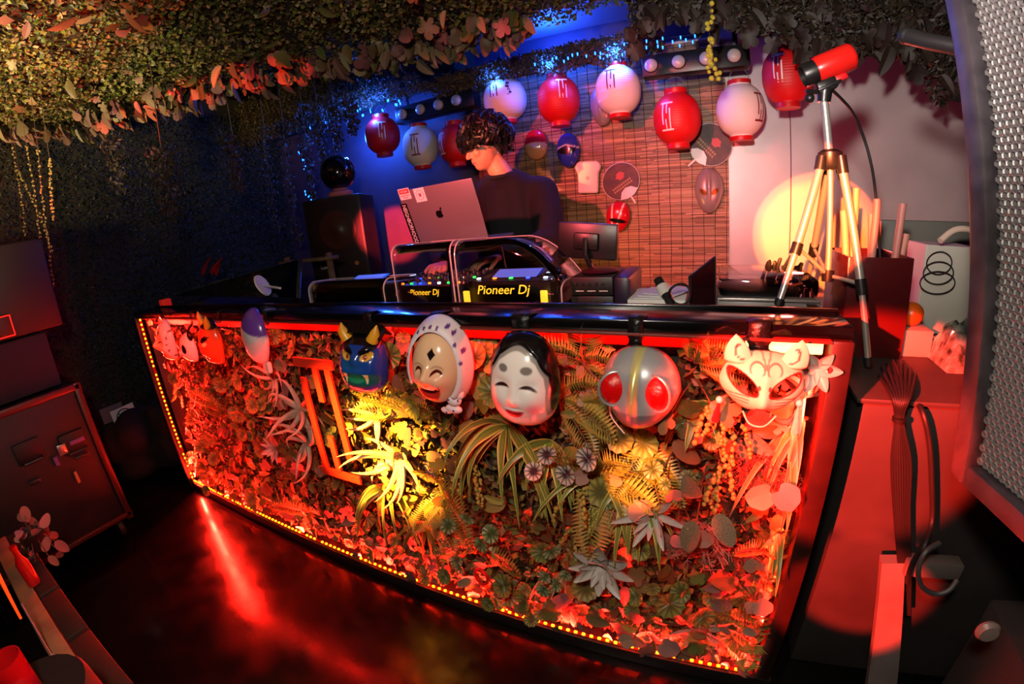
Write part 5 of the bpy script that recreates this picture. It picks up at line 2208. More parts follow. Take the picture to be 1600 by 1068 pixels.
M_stb = mat('black_sticker', (14, 12, 13), rough=0.4)
M_str = mat('red_ink', (190, 40, 44), rough=0.5)
s1, Ms = sticker(634, 302, 0.055, 0.045, M_paper)
b = MB()
b.box((0, 0.010, 0.0006), (0.047, 0.018, 0.0004), 0, M=Ms)
b.build('red_field', M_str, lid, smooth=False)
lettering('GALBE', 0.013, Ms @ T(0, 0.010, 0.0012), M_paper, lid, fit=0.036, extrude=0.0002)
b = MB()
for i in range(9):
    b.box((-0.020 + i * 0.005, -0.007, 0.0005), (0.0035, 0.004, 0.0003), 0, M=Ms)
for i in range(5):
    b.box((-0.010 + i * 0.005, -0.015, 0.0005), (0.0035, 0.004, 0.0003), 0, M=Ms)
tag(b.build('small_print', M_str, lid, smooth=False), kind='stuff')
s2, Ms = sticker(657, 304, 0.050, 0.055, M_paper)
b = MB()
for i in range(12):
    a = 2 * PI * i / 12
    b.box((0.017 * math.cos(a), 0.019 * math.sin(a), 0.0006), (0.003, 0.005, 0.0003), 0, M=Ms)
b.box((0, 0, 0.0006), (0.012, 0.014, 0.0003), 0, M=Ms)
tag(b.build('sticker_print', mat('grey_ink', (150, 96, 96), rough=0.6), lid, smooth=False), kind='stuff')
s3, Ms = sticker(642, 350, 0.034, 0.178, M_stb)
lettering('NEIGHBORHOOD', 0.026, Ms @ T(0, 0, 0.0008) @ RZ(-PI / 2), M_paper, lid, fit=0.165, extrude=0.0003)
# stand under the laptop
t = thing('laptop_stand', 'black metal stand carrying the laptop over the mixer', 'stand', (ctr.x, 0.7, SZ))
zb = min(p.z for p in (BL, BR)) - 0.018
b = MB()
b.box((ctr.x + 0.03, 0.70, zb), (0.26, 0.20, 0.006), 0.002)
b.build('tray', M_plastic, t)
for s in (-1, 1):
    b = MB()
    b.tube([(ctr.x + 0.03 + s * 0.12, 0.74, zb), (ctr.x + 0.03 + s * 0.13, 0.765, SZ + 0.01), (ctr.x + 0.03 + s * 0.13, 0.755, SZ + 0.004)], 0.006, 8)
    b.build('leg', M_plastic, t)

# ---------------------------------------------------------------- monitor, amplifier units and small things on the bar
mc = P(918, 376, Y=0.50)
t = thing('monitor', 'small black monitor seen from behind beside the DJ', 'monitor', (mc.x, 0.5, SZ + 0.1))
kk = (mc - CAM).length / 700
MM = T(*mc) @ RY(0.10)
b = MB()
b.box((0, 0, 0), (96 * kk, 0.022, 56 * kk), 0.006, M=MM)
b.build('back_shell', M_plastic, t)
b = MB()
b.box((0, -0.016, 0), (40 * kk, 0.02, 26 * kk), 0.006, M=MM)
b.build('rear_hump', M_plastic, t)
b = MB()
b.box((0, 0.0115, 0), (88 * kk, 0.001, 48 * kk), 0, M=MM)
b.build('screen', mat('monitor_screen', (60, 40, 20), emit=(255, 150, 40), es=0.4), t)
b = MB()
b.tube([mc + V((0, -0.02, 0.01)), mc + V((0.0, -0.035, -0.04)), (mc.x + 0.015, 0.48, SZ + 0.125)], 0.010, 8)
b.build('arm', M_plastic, t)
lo, hi = P(893, 474, Y=0.36), P(985, 474, Y=0.36)
M_unit = mat('unit_front', (26, 24, 25), rough=0.45)
for i, lb in enumerate(('lower of two black half rack units under the monitor', 'upper of two black half rack units under the monitor')):
    zc = SZ + 0.030 + i * 0.058
    xc = (lo.x + hi.x) / 2
    ww = (hi.x - lo.x) * 0.72
    x_ = lo.x + ww / 2
    t = thing('rack_unit', lb, 'audio unit', (x_, 0.46, zc - 0.028), 'half rack units')
    b = MB()
    b.box((x_, 0.46, zc), (ww, 0.2, 0.056), 0.003)
    b.build('case', M_unit, t)
    for q in range(5):
        b = MB()
        b.lathe([(0.0045, 0), (0.004, 0.007), (0.001, 0.0075)], 8, M=T(x_ - ww * 0.36 + q * ww * 0.16, 0.36, zc + 0.008) @ RX(PI / 2))
        b.build('socket', M_darksteel, t)
    for q in range(3):
        b = MB()
        b.box((x_ - ww * 0.28 + q * ww * 0.28, 0.3595, zc - 0.014), (ww * 0.2, 0.001, 0.0025))
        b.build('print_line', M_paper, t, smooth=False)
xb = lo.x + ww
b = MB()
b.box((xb + 0.03, 0.45, SZ + 0.06), (0.05, 0.22, 0.12), 0.012)
tag(b.build('power_supply', mat('purple_black_plastic', (40, 24, 50), rough=0.4)), 'dark rounded power box right of the half rack units', 'power supply')
# disc shaped lid on the units
b = MB()
b.lathe([(0.055, 0), (0.062, 0.006), (0.05, 0.012), (0.02, 0.016), (0.001, 0.017)], 28, M=T(lo.x + ww * 0.55, 0.45, SZ + 0.1165))
tag(b.build('cymbal_disc', mat('dark_red_plastic', (70, 20, 34), rough=0.3)), 'dark round disc lying on the half rack units', 'disc')

a, c_ = P(1028, 436, Y=0.36), P(1052, 482, Y=0.30)
t = thing('microphone', 'black and white microphone leaning behind the counter edge', 'microphone', c_)
d_ = (c_ - a)
b = MB()
b.tube([a, a + d_ * 0.25], [0.013, 0.014], 14)
b.build('tip', M_rubber, t)
b = MB()
b.tube([a + d_ * 0.25, a + d_ * 0.55], [0.018, 0.017], 14)
b.build('white_sleeve', M_white, t)
b = MB()
b.tube([a + d_ * 0.55, c_], [0.015, 0.011], 14)
b.build('handle', M_plastic, t)
pp = V((2.50, 0.30, SZ))
b = MB()
b.box((pp.x, pp.y + 0.1, SZ + 0.03), (0.16, 0.18, 0.06), 0.004)
tag(b.build('paper_box', M_paper), 'low white box under the flyers left of the microphone', 'box')
for i in range(3):
    b = MB()
    b.box((0, 0, 0), (0.10, 0.14, 0.002), 0, M=T(pp.x - 0.02 + 0.025 * i, pp.y + 0.09 + 0.01 * i, SZ + 0.062 + 0.0025 * i) @ RZ(0.1 - 0.25 * i))
    tag(b.build('flyer', M_paper, smooth=False), ('lowest white flyer lying on the bar left of the microphone', 'middle white flyer lying on the bar left of the microphone', 'topmost white flyer lying on the bar left of the microphone')[i], 'flyer', 'flyers on the bar')
b = MB()
cc = P(1062, 462, Y=0.30)
b.tube([cc + V((0.028 * math.cos(q), 0.01 * math.sin(q * 2), 0.028 * math.sin(q) + 0.004)) for q in [2 * PI * i / 28 for i in range(29)]], 0.0035, 8, cap=False)
tag(b.build('cable_loop', M_rubber), 'black cable loop right of the microphone', 'cable')
# open dark case
q0, q1, q2, q3 = P(1078, 432, Y=0.34), P(1117, 401, Y=0.44), P(1117, 485, Y=0.44), P(1080, 490, Y=0.34)
t = thing('case_lid', 'dark red tinted case lid standing open on the bar', 'case', q3)
b = MB()
nn = (q1 - q0).cross(q3 - q0).normalized() * 0.006
b.add([q0, q1, q2, q3, q0 + nn, q1 + nn, q2 + nn, q3 + nn], [[0, 1, 2, 3], [7, 6, 5, 4], [0, 4, 5, 1], [1, 5, 6, 2], [2, 6, 7, 3], [3, 7, 4, 0]])
b.build('panel', mat('dark_red_gloss', (52, 12, 22), rough=0.25), t, smooth=False)
b = MB()
b.tube([q0, q1, q2, q3, q0], 0.0035, 6, cap=False)
b.build('rim', M_darksteel, t)
# turntable with dust cover
a, c_ = P(1120, 474, Y=0.30), P(1284, 476, Y=0.30)
t = thing('turntable', 'turntable under a smoky clear dust cover at the right of the bar', 'turntable', ((a.x + c_.x) / 2, 0.45, SZ))
xc, ww = (a.x + c_.x) / 2, (c_.x - a.x)
b = MB()
b.box((xc, 0.45, SZ + 0.035), (ww, 0.28, 0.068), 0.004)
b.build('plinth', mat('silver_plinth', (150, 144, 144), rough=0.35, metal=0.6), t)
b = MB()
b.lathe([(0.11, 0), (0.115, 0.008), (0.10, 0.012), (0.002, 0.012)], 40, M=T(xc - 0.02, 0.45, SZ + 0.069))
b.build('platter', M_plastic, t)
b = MB()
b.tube([(xc + 0.11, 0.53, SZ + 0.09), (xc + 0.10, 0.42, SZ + 0.092), (xc + 0.05, 0.37, SZ + 0.088)], 0.004, 8)
b.build('tone_arm', M_steel, t)
b = MB()
b.box((xc, 0.45, SZ + 0.095), (ww * 0.96, 0.27, 0.05), 0.012)
b.build('dust_cover', acrylic('smoky_cover'), t)
b = MB()
b.tube([(a.x + 0.005, 0.306, SZ + 0.064), (c_.x - 0.005, 0.306, SZ + 0.064)], 0.003, 6)
b.build('front_rail', M_steel, t)

# ---------------------------------------------------------------- left end of the bar
sp = [P(492, 322, Y=0.75), P(570, 309, Y=0.75), P(500, 440, Y=0.75)]
t = thing('studio_speaker', 'dark studio speaker cabinet standing behind the left end of the bar', 'speaker', (0.56, 1.1, 1.03))
MS = T(0.56, 1.04, 1.29) @ RZ(0.45)
b = MB()
b.box((0, 0.10, 0), (0.37, 0.28, 0.50), 0.008, M=MS)
b.build('cabinet', M_black, t)
b = MB()
b.box((0, -0.034, 0), (0.35, 0.012, 0.48), 0.004, M=MS)
b.build('front_grille', mat('brown_grille_cloth', (52, 26, 22), rough=0.6, bump=0.2, bscale=500), t)
b = MB()
b.lathe([(0.115, 0), (0.118, 0.008), (0.105, 0.010), (0.05, 0.004), (0.03, 0.012), (0.001, 0.016)], 36, M=MS @ T(0.02, -0.041, 0.05) @ RX(PI / 2))
b.build('woofer', mat('woofer_cone', (60, 26, 20), rough=0.35), t)
b = MB()
b.lathe([(0.014, 0), (0.012, 0.006), (0.001, 0.007)], 14, M=MS @ T(0.11, -0.041, -0.16) @ RX(PI / 2))
b.build('badge', mat('brass_badge', (200, 140, 70), rough=0.3, metal=0.5), t)
lettering('Common', 0.03, MS @ text_m((-0.09, -0.0415, -0.165), (1, 0, 0), (0, 0, 1)), M_paper, t, fit=0.075)
b = MB()
b.box((0.52, 1.12, 0.5125), (0.36, 0.36, 1.025), 0.006)
tag(b.build('speaker_plinth', M_black), 'tall black plinth under the studio speaker', 'plinth')
# globe lamp on the speaker
gp = P(528, 270, Y=1.12)
t = thing('globe_lamp', 'dark glossy globe lamp standing on the studio speaker', 'lamp', (gp.x, gp.y, 1.54))
b = MB()
b.ball(gp, 0.11, 28, 18)
b.build('globe', mat('smoked_globe', (14, 8, 12), rough=0.12, coat=0.5), t)
b = MB()
b.lathe([(0.07, 0), (0.08, 0.01), (0.075, 0.03), (0.05, 0.045), (0.04, 0.08)], 24, M=T(gp.x, gp.y, 1.541))
b.build('foot', mat('pink_clear_foot', (200, 110, 110), rough=0.2), t)
# wooden ledge in front of the speaker
a, c_ = P(440, 400, Y=0.72), P(525, 411, Y=0.72)
b = MB()
b.box(((a.x + c_.x) / 2, 0.72, (a.z + c_.z) / 2 - 0.004), (c_.x - a.x, 0.06, 0.018), 0.003)
for q in (0.1, 0.9):
    b.box((a.x + (c_.x - a.x) * q, 0.72, (a.z + SZ) / 2 - 0.005), (0.02, 0.03, a.z - SZ - 0.01), 0.002)
tag(b.build('wooden_ledge', mat('worn_ledge_wood', (120, 92, 66), rough=0.6, col2=(84, 62, 44), scale=20)), 'thin wooden ledge at the left front of the studio speaker', 'ledge')
# sloping clear sheet, stickers and a paper fan
a0, a1, a2, a3 = P(268, 463, Y=0.25), P(470, 466, Y=0.25), P(472, 404, Y=0.5), P(330, 445, Y=0.5)
t = thing('acrylic_sheet', 'sloping clear plastic sheet over papers at the left end of the bar', 'plastic sheet', a0)
b = MB()
n_ = V((0, -0.003, 0.002))
b.add([a0, a1, a2, a3, a0 + n_, a1 + n_, a2 + n_, a3 + n_], [[0, 1, 2, 3], [7, 6, 5, 4], [0, 4, 5, 1], [1, 5, 6, 2], [2, 6, 7, 3], [3, 7, 4, 0]])
b.build('sheet', M_acr, t, smooth=False)
for i, (x, y, w2, h2, cl, lb) in enumerate(((310, 452, 0.16, 0.05, (70, 80, 120), 'blue grey leaflet at the left under the sloping sheet'), (345, 446, 0.2, 0.07, (90, 84, 110), 'grey leaflet in the middle under the sloping sheet'),
                                    (385, 445, 0.14, 0.09, (140, 110, 110), 'pink printed leaflet right of the grey one'), (400, 440, 0.08, 0.10, (200, 170, 165), 'pale printed card beside the paper fan'))):
    p = P(x, y, Y=0.42)
    b = MB()
    b.box((0, 0, 0), (w2, 0.002, h2), 0, M=T(*p) @ RX(-0.35) @ RY(-0.05))
    o = tag(b.build('leaflet', mat('leaflet_%d' % i, cl, rough=0.35, col2=tuple(int(v * 0.55) for v in cl), scale=22), smooth=False), lb, 'leaflet', 'leaflets at the left end of the bar')
p = P(410, 446, Y=0.24)
t = thing('paper_fan', 'white round paper fan with a stick lying at the left of the bar', 'fan', p)
b = MB()
b.lathe([(0.002, 0.004), (0.05, 0.006), (0.052, 0.0), (0.05, -0.002), (0.002, -0.001)], 28, M=T(*p) @ RZ(0.5) @ RY(1.15), cap=False)
b.build('fan_leaf', M_white, t)
b = MB()
b.tube([p + V((0.01, 0, 0.0)), P(438, 450, Y=0.22)], 0.005, 8)
b.build('stick', M_white, t)
for i, (x, y, sz_, lb) in enumerate(((254, 455, 0.055, 'small red cube lamp at the far left corner of the bar'),)):
    p = P(x, y, Y=0.2)
    b = MB()
    b.box((p.x, 0.2, SZ + 0.055), (sz_, sz_, 0.11), 0.006)
    tag(b.build('cube_lamp', mat('red_cube', (190, 30, 20), rough=0.3, emit=(255, 40, 20), es=0.25)), lb, 'lamp')
t = thing('red_ornament', 'cluster of red lit twisted ribbons behind the left end of the bar', 'ornament', P(325, 432, Y=0.6))
for x, y, x2, y2 in ((316, 430, 328, 396), (330, 428, 346, 396), (338, 430, 344, 408)):
    p, q = P(x, y, Y=0.6), P(x2, y2, Y=0.6)
    pts = droop_path(p, (q - p), (q - p).length, 8, 0.2)
    ribbon(pts, 0.035, (srgb(210, 40, 24), srgb(190, 24, 16))).build('ribbon', mat('red_ribbon', rough=0.4, attr='Col'), t, colors=True)
b = MB()
b.lathe([(0.05, 0), (0.055, 0.03), (0.03, 0.04)], 16, M=T(P(328, 436, Y=0.6).x, 0.6, P(328, 440, Y=0.6).z - 0.03))
b.build('base', M_black, t)


# ---------------------------------------------------------------- the DJ
def capsule(mb, a, b_, ra, rb, n=14, M=None):
    a, b_ = V(a), V(b_)
    d = (b_ - a)
    L = d.length
    d = d.normalized() if L > 1e-6 else V((0, 0, 1))
    pts, rs = [], []
    for k in range(4):
        q = PI / 2 * k / 4
        pts.append(a - d * ra * math.cos(q))
        rs.append(max(ra * math.sin(q), 0.0006))
    pts.append(a)
    rs.append(ra)
    pts.append(b_)
    rs.append(rb)
    for k in range(1, 5):
        q = PI / 2 * k / 4
        pts.append(b_ + d * rb * math.sin(q))
        rs.append(max(rb * math.cos(q), 0.0006))
    mb.tube(pts, rs, n, M=M)


def chain(mb, pts, rs, M=None):
    for i in range(len(pts) - 1):
        capsule(mb, pts[i], pts[i + 1], rs[i], rs[i + 1], M=M)


def fleshy(mb, name, m, parent, voxel, smooth=6):
    o = mb.build(name, m, parent)
    r = o.modifiers.new('skin', 'REMESH')
    r.mode = 'VOXEL'
    r.voxel_size = voxel
    r.use_smooth_shade = True
    s = o.modifiers.new('soft', 'SMOOTH')
    s.factor = 0.5
    s.iterations = smooth
    return o


M_skin = mat('skin', (222, 160, 128), rough=0.5, sub=0.15, col2=(212, 146, 116), scale=30)
M_sweat = mat('black_sweater', (15, 14, 16), rough=0.85, bump=0.15, bscale=300)
M_trous = mat('dark_trousers', (20, 20, 26), rough=0.8)
M_hair = mat('black_hair', (12, 9, 9), rough=0.45)

DY = 1.12
hc = P(757, 228, Y=DY)               # head centre
MH = T(*hc) @ RZ(-0.62) @ RX(0.26)
dj = thing('person', 'person in a black sweater with thick black hair looking down at the decks', 'person', (hc.x + 0.03, DY + 0.05, 0.0))
sh = V((hc.x + 0.075, DY + 0.04, hc.z - 0.175))       # base of the neck
eR, eL = V((sh.x - 0.20, sh.y, sh.z - 0.085)), V((sh.x + 0.185, sh.y + 0.02, sh.z - 0.085))  # shoulders
elL = P(858, 378, Y=1.02)
elR = V((sh.x - 0.31, 0.98, 1.16))
haL = P(778, 402, Y=0.80)
haR = P(694, 412, Y=0.76)
hip = V((sh.x + 0.02, DY + 0.06, 0.93))

b = MB()
# head
b.ball((0, 0.005, 0.025), (0.078, 0.098, 0.100), 24, 16, M=MH)
b.ball((0, -0.022, -0.035), (0.064, 0.070, 0.085), 24, 16, M=MH)
b.ball((0, -0.048, -0.085), (0.034, 0.034, 0.028), 16, 10, M=MH)
capsule(b, (0, -0.088, 0.005), (0, -0.106, -0.030), 0.009, 0.013, M=MH)
b.ball((0.011, -0.092, -0.034), (0.009, 0.010, 0.008), 10, 8, M=MH)
b.ball((-0.011, -0.092, -0.034), (0.009, 0.010, 0.008), 10, 8, M=MH)
for s in (-1, 1):
    b.ball((s * 0.032, -0.070, -0.022), (0.024, 0.020, 0.022), 12, 8, M=MH)
    b.ball((s * 0.030, -0.080, 0.024), (0.024, 0.012, 0.009), 12, 8, M=MH)
    b.ball((s * 0.078, 0.012, -0.008), (0.010, 0.020, 0.032), 12, 8, M=MH @ RZ(s * 0.25))
b.ball((0, -0.080, -0.058), (0.024, 0.012, 0.006), 12, 8, M=MH)
b.ball((0, -0.078, -0.069), (0.021, 0.012, 0.007), 12, 8, M=MH)
neck_top = MH @ V((0, 0.02, -0.075))
capsule(b, neck_top, sh, 0.052, 0.06)
# trunk and limbs under the clothes
chain(b, [sh + V((0, 0.0, -0.05)), sh + V((0, 0.01, -0.22)), hip + V((0, 0, 0.08)), hip], [0.085, 0.11, 0.105, 0.115])
for s_, e_, h_ in ((eR, elR, haR), (eL, elL, haL)):
    chain(b, [sh + V((0, 0, -0.05)), s_ + V((0, 0, -0.01)), e_, h_.lerp(e_, 0.18)], [0.05, 0.048, 0.036, 0.024])
for s in (-1, 1):
    k0 = hip + V((s * 0.09, 0, -0.04))
    chain(b, [k0, V((k0.x + s * 0.02, DY + 0.03, 0.50)), V((k0.x + s * 0.03, DY + 0.08, 0.09))], [0.085, 0.052, 0.035])
    chain(b, [V((k0.x + s * 0.03, DY + 0.09, 0.05)), V((k0.x + s * 0.04, DY - 0.08, 0.03))], [0.035, 0.028])


def hand(mb, wrist, fwd, up, s, spread=1.0, curl=0.5):
    """palm with four unequal fingers and a thumb; s = +1 thumb on the +side"""
    f = V(fwd).normalized()
    sd = f.cross(V(up)).normalized() * s
    u = sd.cross(f).normalized() * s
    pc = wrist + f * 0.05
    for k in (-1.5, -0.5, 0.5, 1.5):
        capsule(mb, wrist + sd * k * 0.008, wrist + f * 0.088 + sd * k * 0.019, 0.015, 0.012, 8)
    for k, L in zip((1.5, 0.5, -0.5, -1.5), (0.072, 0.080, 0.074, 0.058)):
        p = wrist + f * 0.086 + sd * k * 0.0205
        d = (f + sd * k * 0.06 * spread).normalized()
        pts = [p]
        for j, fr in enumerate((0.45, 0.32, 0.23)):
            d = (d - u * curl * (0.5 + 0.4 * j)).normalized()
            pts.append(pts[-1] + d * L * fr)
        chain(mb, pts, [0.0095, 0.0088, 0.008, 0.0068])
    p = wrist + f * 0.028 + sd * 0.026
    chain(mb, [p, p + (f * 0.6 + sd * 0.8).normalized() * 0.034, p + (f * 0.75 + sd * 0.65 - u * 0.2).normalized() * 0.062, p + (f * 0.85 + sd * 0.55 - u * 0.35).normalized() * 0.085], [0.014, 0.0115, 0.010, 0.008])


hand(b, haR, (haR - elR) * V((0.5, 1, 0.3)) + V((0.02, -0.06, -0.01)), (0, 0, 1), 1, curl=0.45)
hand(b, haL, (haL - elL) * V((0.7, 1, 0.3)) + V((-0.03, -0.05, -0.01)), (0, 0, 1), -1, curl=0.45)
fleshy(b, 'body', M_skin, dj, 0.0045, 5)
# face details
for s in (-1, 1):
    b = MB()
    b.ball((s * 0.030, -0.083, 0.006), (0.012, 0.006, 0.005), 12, 8, M=MH)
    eye = b.build('eye', mat('eye_white', (230, 220, 214), rough=0.2), dj)
    b = MB()
    b.ball((s * 0.030, -0.0875, 0.005), (0.005, 0.003, 0.005), 10, 8, M=MH)
    b.build('iris', mat('dark_iris', (20, 12, 10), rough=0.1), eye)
    b = MB()
    b.tube([MH @ V((s * x, -0.094 + x * 0.3, z)) for x, z in ((0.014, 0.022), (0.028, 0.027), (0.044, 0.023))], [0.003, 0.004, 0.002], 6)
    b.build('eyebrow', M_hair, dj)
b = MB()
b.tube([MH @ V((x, -0.0925 + abs(x) * 0.25, -0.0635)) for x in (-0.022, -0.01, 0, 0.01, 0.022)], [0.001, 0.0022, 0.0024, 0.0022, 0.001], 6)
b.build('lips', mat('lip', (170, 86, 76), rough=0.4), dj)
# sweater
b = MB()
chain(b, [sh + V((0, 0.0, -0.035)), sh + V((0, 0.01, -0.10)), sh + V((0.0, 0.02, -0.30)), hip + V((0, 0, 0.06)), hip + V((0, 0, -0.06))], [0.082, 0.135, 0.155, 0.15, 0.15])
for s in (-1, 1):
    chain(b, [sh + V((s * 0.06, 0.0, -0.06)), sh + V((s * 0.08, 0.015, -0.26)), hip + V((s * 0.06, 0, 0.0))], [0.10, 0.125, 0.125])
for s_, e_, h_ in ((eR, elR, haR), (eL, elL, haL)):
    chain(b, [sh + V((0, 0.01, -0.05)), s_, s_.lerp(e_, 0.5) + V((0.01, 0.01, -0.01)), e_, h_.lerp(e_, 0.45), h_.lerp(e_, 0.16)], [0.075, 0.084, 0.078, 0.066, 0.056, 0.042])
fleshy(b, 'sweater', M_sweat, dj, 0.010, 6)
b = MB()
b.tube([sh + V((0.076 * math.cos(a), 0.074 * math.sin(a) - 0.004, 0.026 + 0.018 * math.sin(a))) for a in [2 * PI * i / 28 for i in range(29)]], 0.012, 8, cap=False)
b.build('collar', M_sweat, dj)
# trousers and shoes
b = MB()
for s in (-1, 1):
    k0 = hip + V((s * 0.085, 0, -0.02))
    chain(b, [hip + V((s * 0.04, 0, 0.03)), k0, V((k0.x + s * 0.02, DY + 0.03, 0.50)), V((k0.x + s * 0.03, DY + 0.08, 0.10))], [0.115, 0.105, 0.075, 0.065])
fleshy(b, 'trousers', M_trous, dj, 0.012, 4)
for s in (-1, 1):
    k0 = hip.x + s * 0.085
    b = MB()
    chain(b, [V((k0 + s * 0.03, DY + 0.10, 0.045)), V((k0 + s * 0.04, DY - 0.10, 0.04))], [0.044, 0.04])
    fleshy(b, 'shoe', M_rubber, dj, 0.008, 3)
# thick wavy hair
b = MB()
b.ball((0, 0.022, 0.046), (0.098, 0.112, 0.092), 26, 18, M=MH)
rg = random.Random(5)
for i in range(430):
    th = rg.uniform(-PI, PI)
    ph = rg.uniform(-0.15, 1.45)
    base = V((0.098 * math.cos(ph) * math.sin(th), 0.022 - 0.112 * math.cos(ph) * math.cos(th), 0.046 + 0.092 * math.sin(ph)))
    nrm = V((base.x, base.y - 0.022, base.z - 0.046)).normalized()
    dn = V((rg.uniform(-0.6, 0.6), rg.uniform(-0.6, 0.6), -1.0))
    dn = (dn - nrm * dn.dot(nrm)).normalized()
    L = rg.uniform(0.05, 0.085)
    pts = []
    wob = rg.uniform(0, 6)
    front = math.cos(th) > 0.2
    for k in range(7):
        f = k / 6
        q = base + dn * L * f + nrm * (0.012 + 0.014 * math.sin(PI * f) + 0.005 * math.sin(6 * f + wob)) + nrm.cross(dn) * 0.010 * math.sin(7 * f + wob)
        if front:
            q.z = max(q.z, 0.002)
        pts.append(MH @ q)
    b.tube(pts, [0.009, 0.010, 0.0095, 0.008, 0.0065, 0.005, 0.002], 5)
for i in range(40):      # back of the neck and sides
    th = rg.uniform(1.3, PI) * rg.choice((-1, 1))
    p = V((0.088 * math.sin(th), 0.03 - 0.095 * math.cos(th), 0.0))
    pts = [MH @ (p + V((rg.uniform(-0.01, 0.01), 0.004 * k, -0.018 * k))) for k in range(5)]
    b.tube(pts, [0.010, 0.010, 0.008, 0.006, 0.002], 5)
b.build('hair', M_hair, dj)
b = MB()
er = MH @ V((0.083, 0.008, -0.05))
b.tube([er + V((0.007 * math.cos(a), 0, 0.009 * math.sin(a))) for a in [2 * PI * i / 16 for i in range(17)]], 0.0014, 6, cap=False)
b.build('earring', M_steel, dj)


# ---------------------------------------------------------------- tripod with a small video camera
def clamp_ring(t, p, d, r, h, m, nm='clamp'):
    d = V(d).normalized()
    return MB().tube([V(p) - d * h / 2, V(p) + d * h / 2], r, 12).build(nm, m, t)


TY = 0.36
ap = P(1297, 246, Y=TY)
top = P(1287, 150, Y=TY)
M_leg = mat('tripod_aluminium', (206, 196, 186), rough=0.3, metal=0.7)
t = thing('tripod', 'silver tripod standing at the right end of the bar', 'tripod', V((ap.x, TY, 1.0)))
MB().tube([ap + V((0, 0, -0.02)), top], 0.0105, 16).build('center_column', M_leg, t)
b = MB()
b.lathe([(0.022, -0.03), (0.030, -0.02), (0.030, 0.012), (0.018, 0.02)], 18, M=T(*ap))
b.build('shoulder', M_plastic, t)
feet = (P(1214, 480, Y=0.27), V((ap.x + 0.02, 0.72, 1.003)), P(1359, 566, Y=0.27))
feet = (V((feet[0].x, feet[0].y, max(feet[0].z, 1.004))), feet[1], V((feet[2].x, feet[2].y, 0.905)))
mids = []
for i, f in enumerate(feet):
    s0 = ap + (V((f.x, f.y, ap.z)) - ap).normalized() * 0.028 + V((0, 0, -0.01))
    d = (f - s0)
    MB().tube([s0 + V((0, 0, 0.012)), s0 + d * 0.06], 0.014, 12).build('hinge', M_plastic, t)
    lg_ = MB().tube([s0 + d * 0.03, s0 + d * 0.62], 0.0105, 14).build('leg', M_leg, t)
    MB().tube([s0 + d * 0.60, s0 + d * 0.95], 0.0085, 12).build('lower_leg', M_leg, lg_)
    MB().tube([s0 + d * 0.56, s0 + d * 0.635], 0.0145, 12).build('clamp', M_plastic, lg_)
    MB().tube([s0 + d * 0.94, s0 + d * 0.985], [0.012, 0.010], 10).build('rubber_foot', M_rubber, lg_)
    mids.append(s0 + d * 0.585)
hub = V((ap.x + 0.006, TY, min(m.z for m in mids) + 0.01))
clamp_ring(t, hub, (0, 0, 1), 0.016, 0.03, M_plastic, 'brace_hub')
MB().tube([ap, hub], 0.008, 10).build('lower_column', M_leg, t)
for m in mids:
    MB().tube([hub, m], 0.005, 8).build('brace', M_leg, t)
# camera
t = thing('video_camera', 'small video camera with a red lit barrel mounted on the tripod', 'camera', top)
a, c_ = P(1272, 112, Y=TY), P(1334, 86, Y=TY)
d = (c_ - a).normalized()
ln = (c_ - a).length
r_ = 0.034
b = MB()
b.tube([a + d * 0.004, a + d * 0.012, a + d * (ln - 0.012), a + d * (ln - 0.003), c_ + d * 0.003], [r_ * 0.9, r_, r_, r_ * 0.88, r_ * 0.5], 30)
b.build('barrel', mat('red_lit_camera_body', (214, 30, 24), rough=0.28, coat=0.3), t)  # the red light falling on the barrel is put into its colour
lr = MB()
lr.tube([a - d * 0.030, a - d * 0.026, a + d * 0.008], [r_ * 0.80, r_ * 0.86, r_ * 0.86], 28, cap=False)
lr.tube([a - d * 0.030, a - d * 0.012], [r_ * 0.80, r_ * 0.52], 28, cap=False)
lens = lr.build('lens_ring', M_plastic, t)
MB().tube([a - d * 0.014, a - d * 0.010], [r_ * 0.5, r_ * 0.58], 24).build('lens_glass', mat('lens_glass_dark', (10, 10, 16), rough=0.06, coat=1.0), lens)
b = MB()
b.box((0, 0, 0), (0.05, 0.035, 0.03), 0.006, M=frame(a + d * 0.03 - V((0, 0, r_ + 0.012)), d, (0, 0, 1)))
b.build('mount_block', M_plastic, t)
b = MB()
b.box((0, 0, 0), (0.035, 0.03, 0.016), 0.004, M=frame(a + d * 0.065 - V((0, 0, r_ + 0.008)), d, (0, 0, 1)))
b.build('red_lug', M_red, t)
b = MB()
b.box((0, 0, 0), (0.060, 0.045, 0.008), 0.002, M=frame(top + V((0.012, 0, 0.022)), d, (0, 0, 1)))
b.build('head_plate', M_plastic, t)
b = MB()
b.tube([top + V((0, 0, -0.015)), top + V((0.004, 0, 0.022))], [0.016, 0.020], 14)
b.build('ball_head', M_plastic, t)
b = MB()
b.tube([top + V((0, 0, 0.01)), top + V((-0.045, -0.01, 0.012))], [0.006, 0.005], 8)
b.ball(top + V((-0.036, -0.012, -0.006)), 0.012, 12, 8)
b.build('pan_handle', M_plastic, t)
b = MB()
b.tube(catmull([P(1300, 140, Y=TY), P(1330, 172, Y=0.45), P(1348, 210, Y=0.50), P(1362, 260, Y=0.52), P(1370, 320, Y=0.55), P(1374, 380, Y=0.55), P(1377, 430, Y=0.55)], 8), 0.0042, 8)
tag(b.build('camera_cable', M_rubber), 'black cable drooping from the video camera down to the right', 'cable')
b = MB()
b.tube(catmull([P(1287, 150, Y=TY + 0.02), P(1300, 240, Y=0.46), P(1320, 300, Y=0.5), P(1336, 340, Y=0.5), P(1345, 400, Y=0.5)], 8), 0.0025, 6)
tag(b.build('thin_cable', M_rubber), 'thin dark cable running down behind the tripod', 'cable')

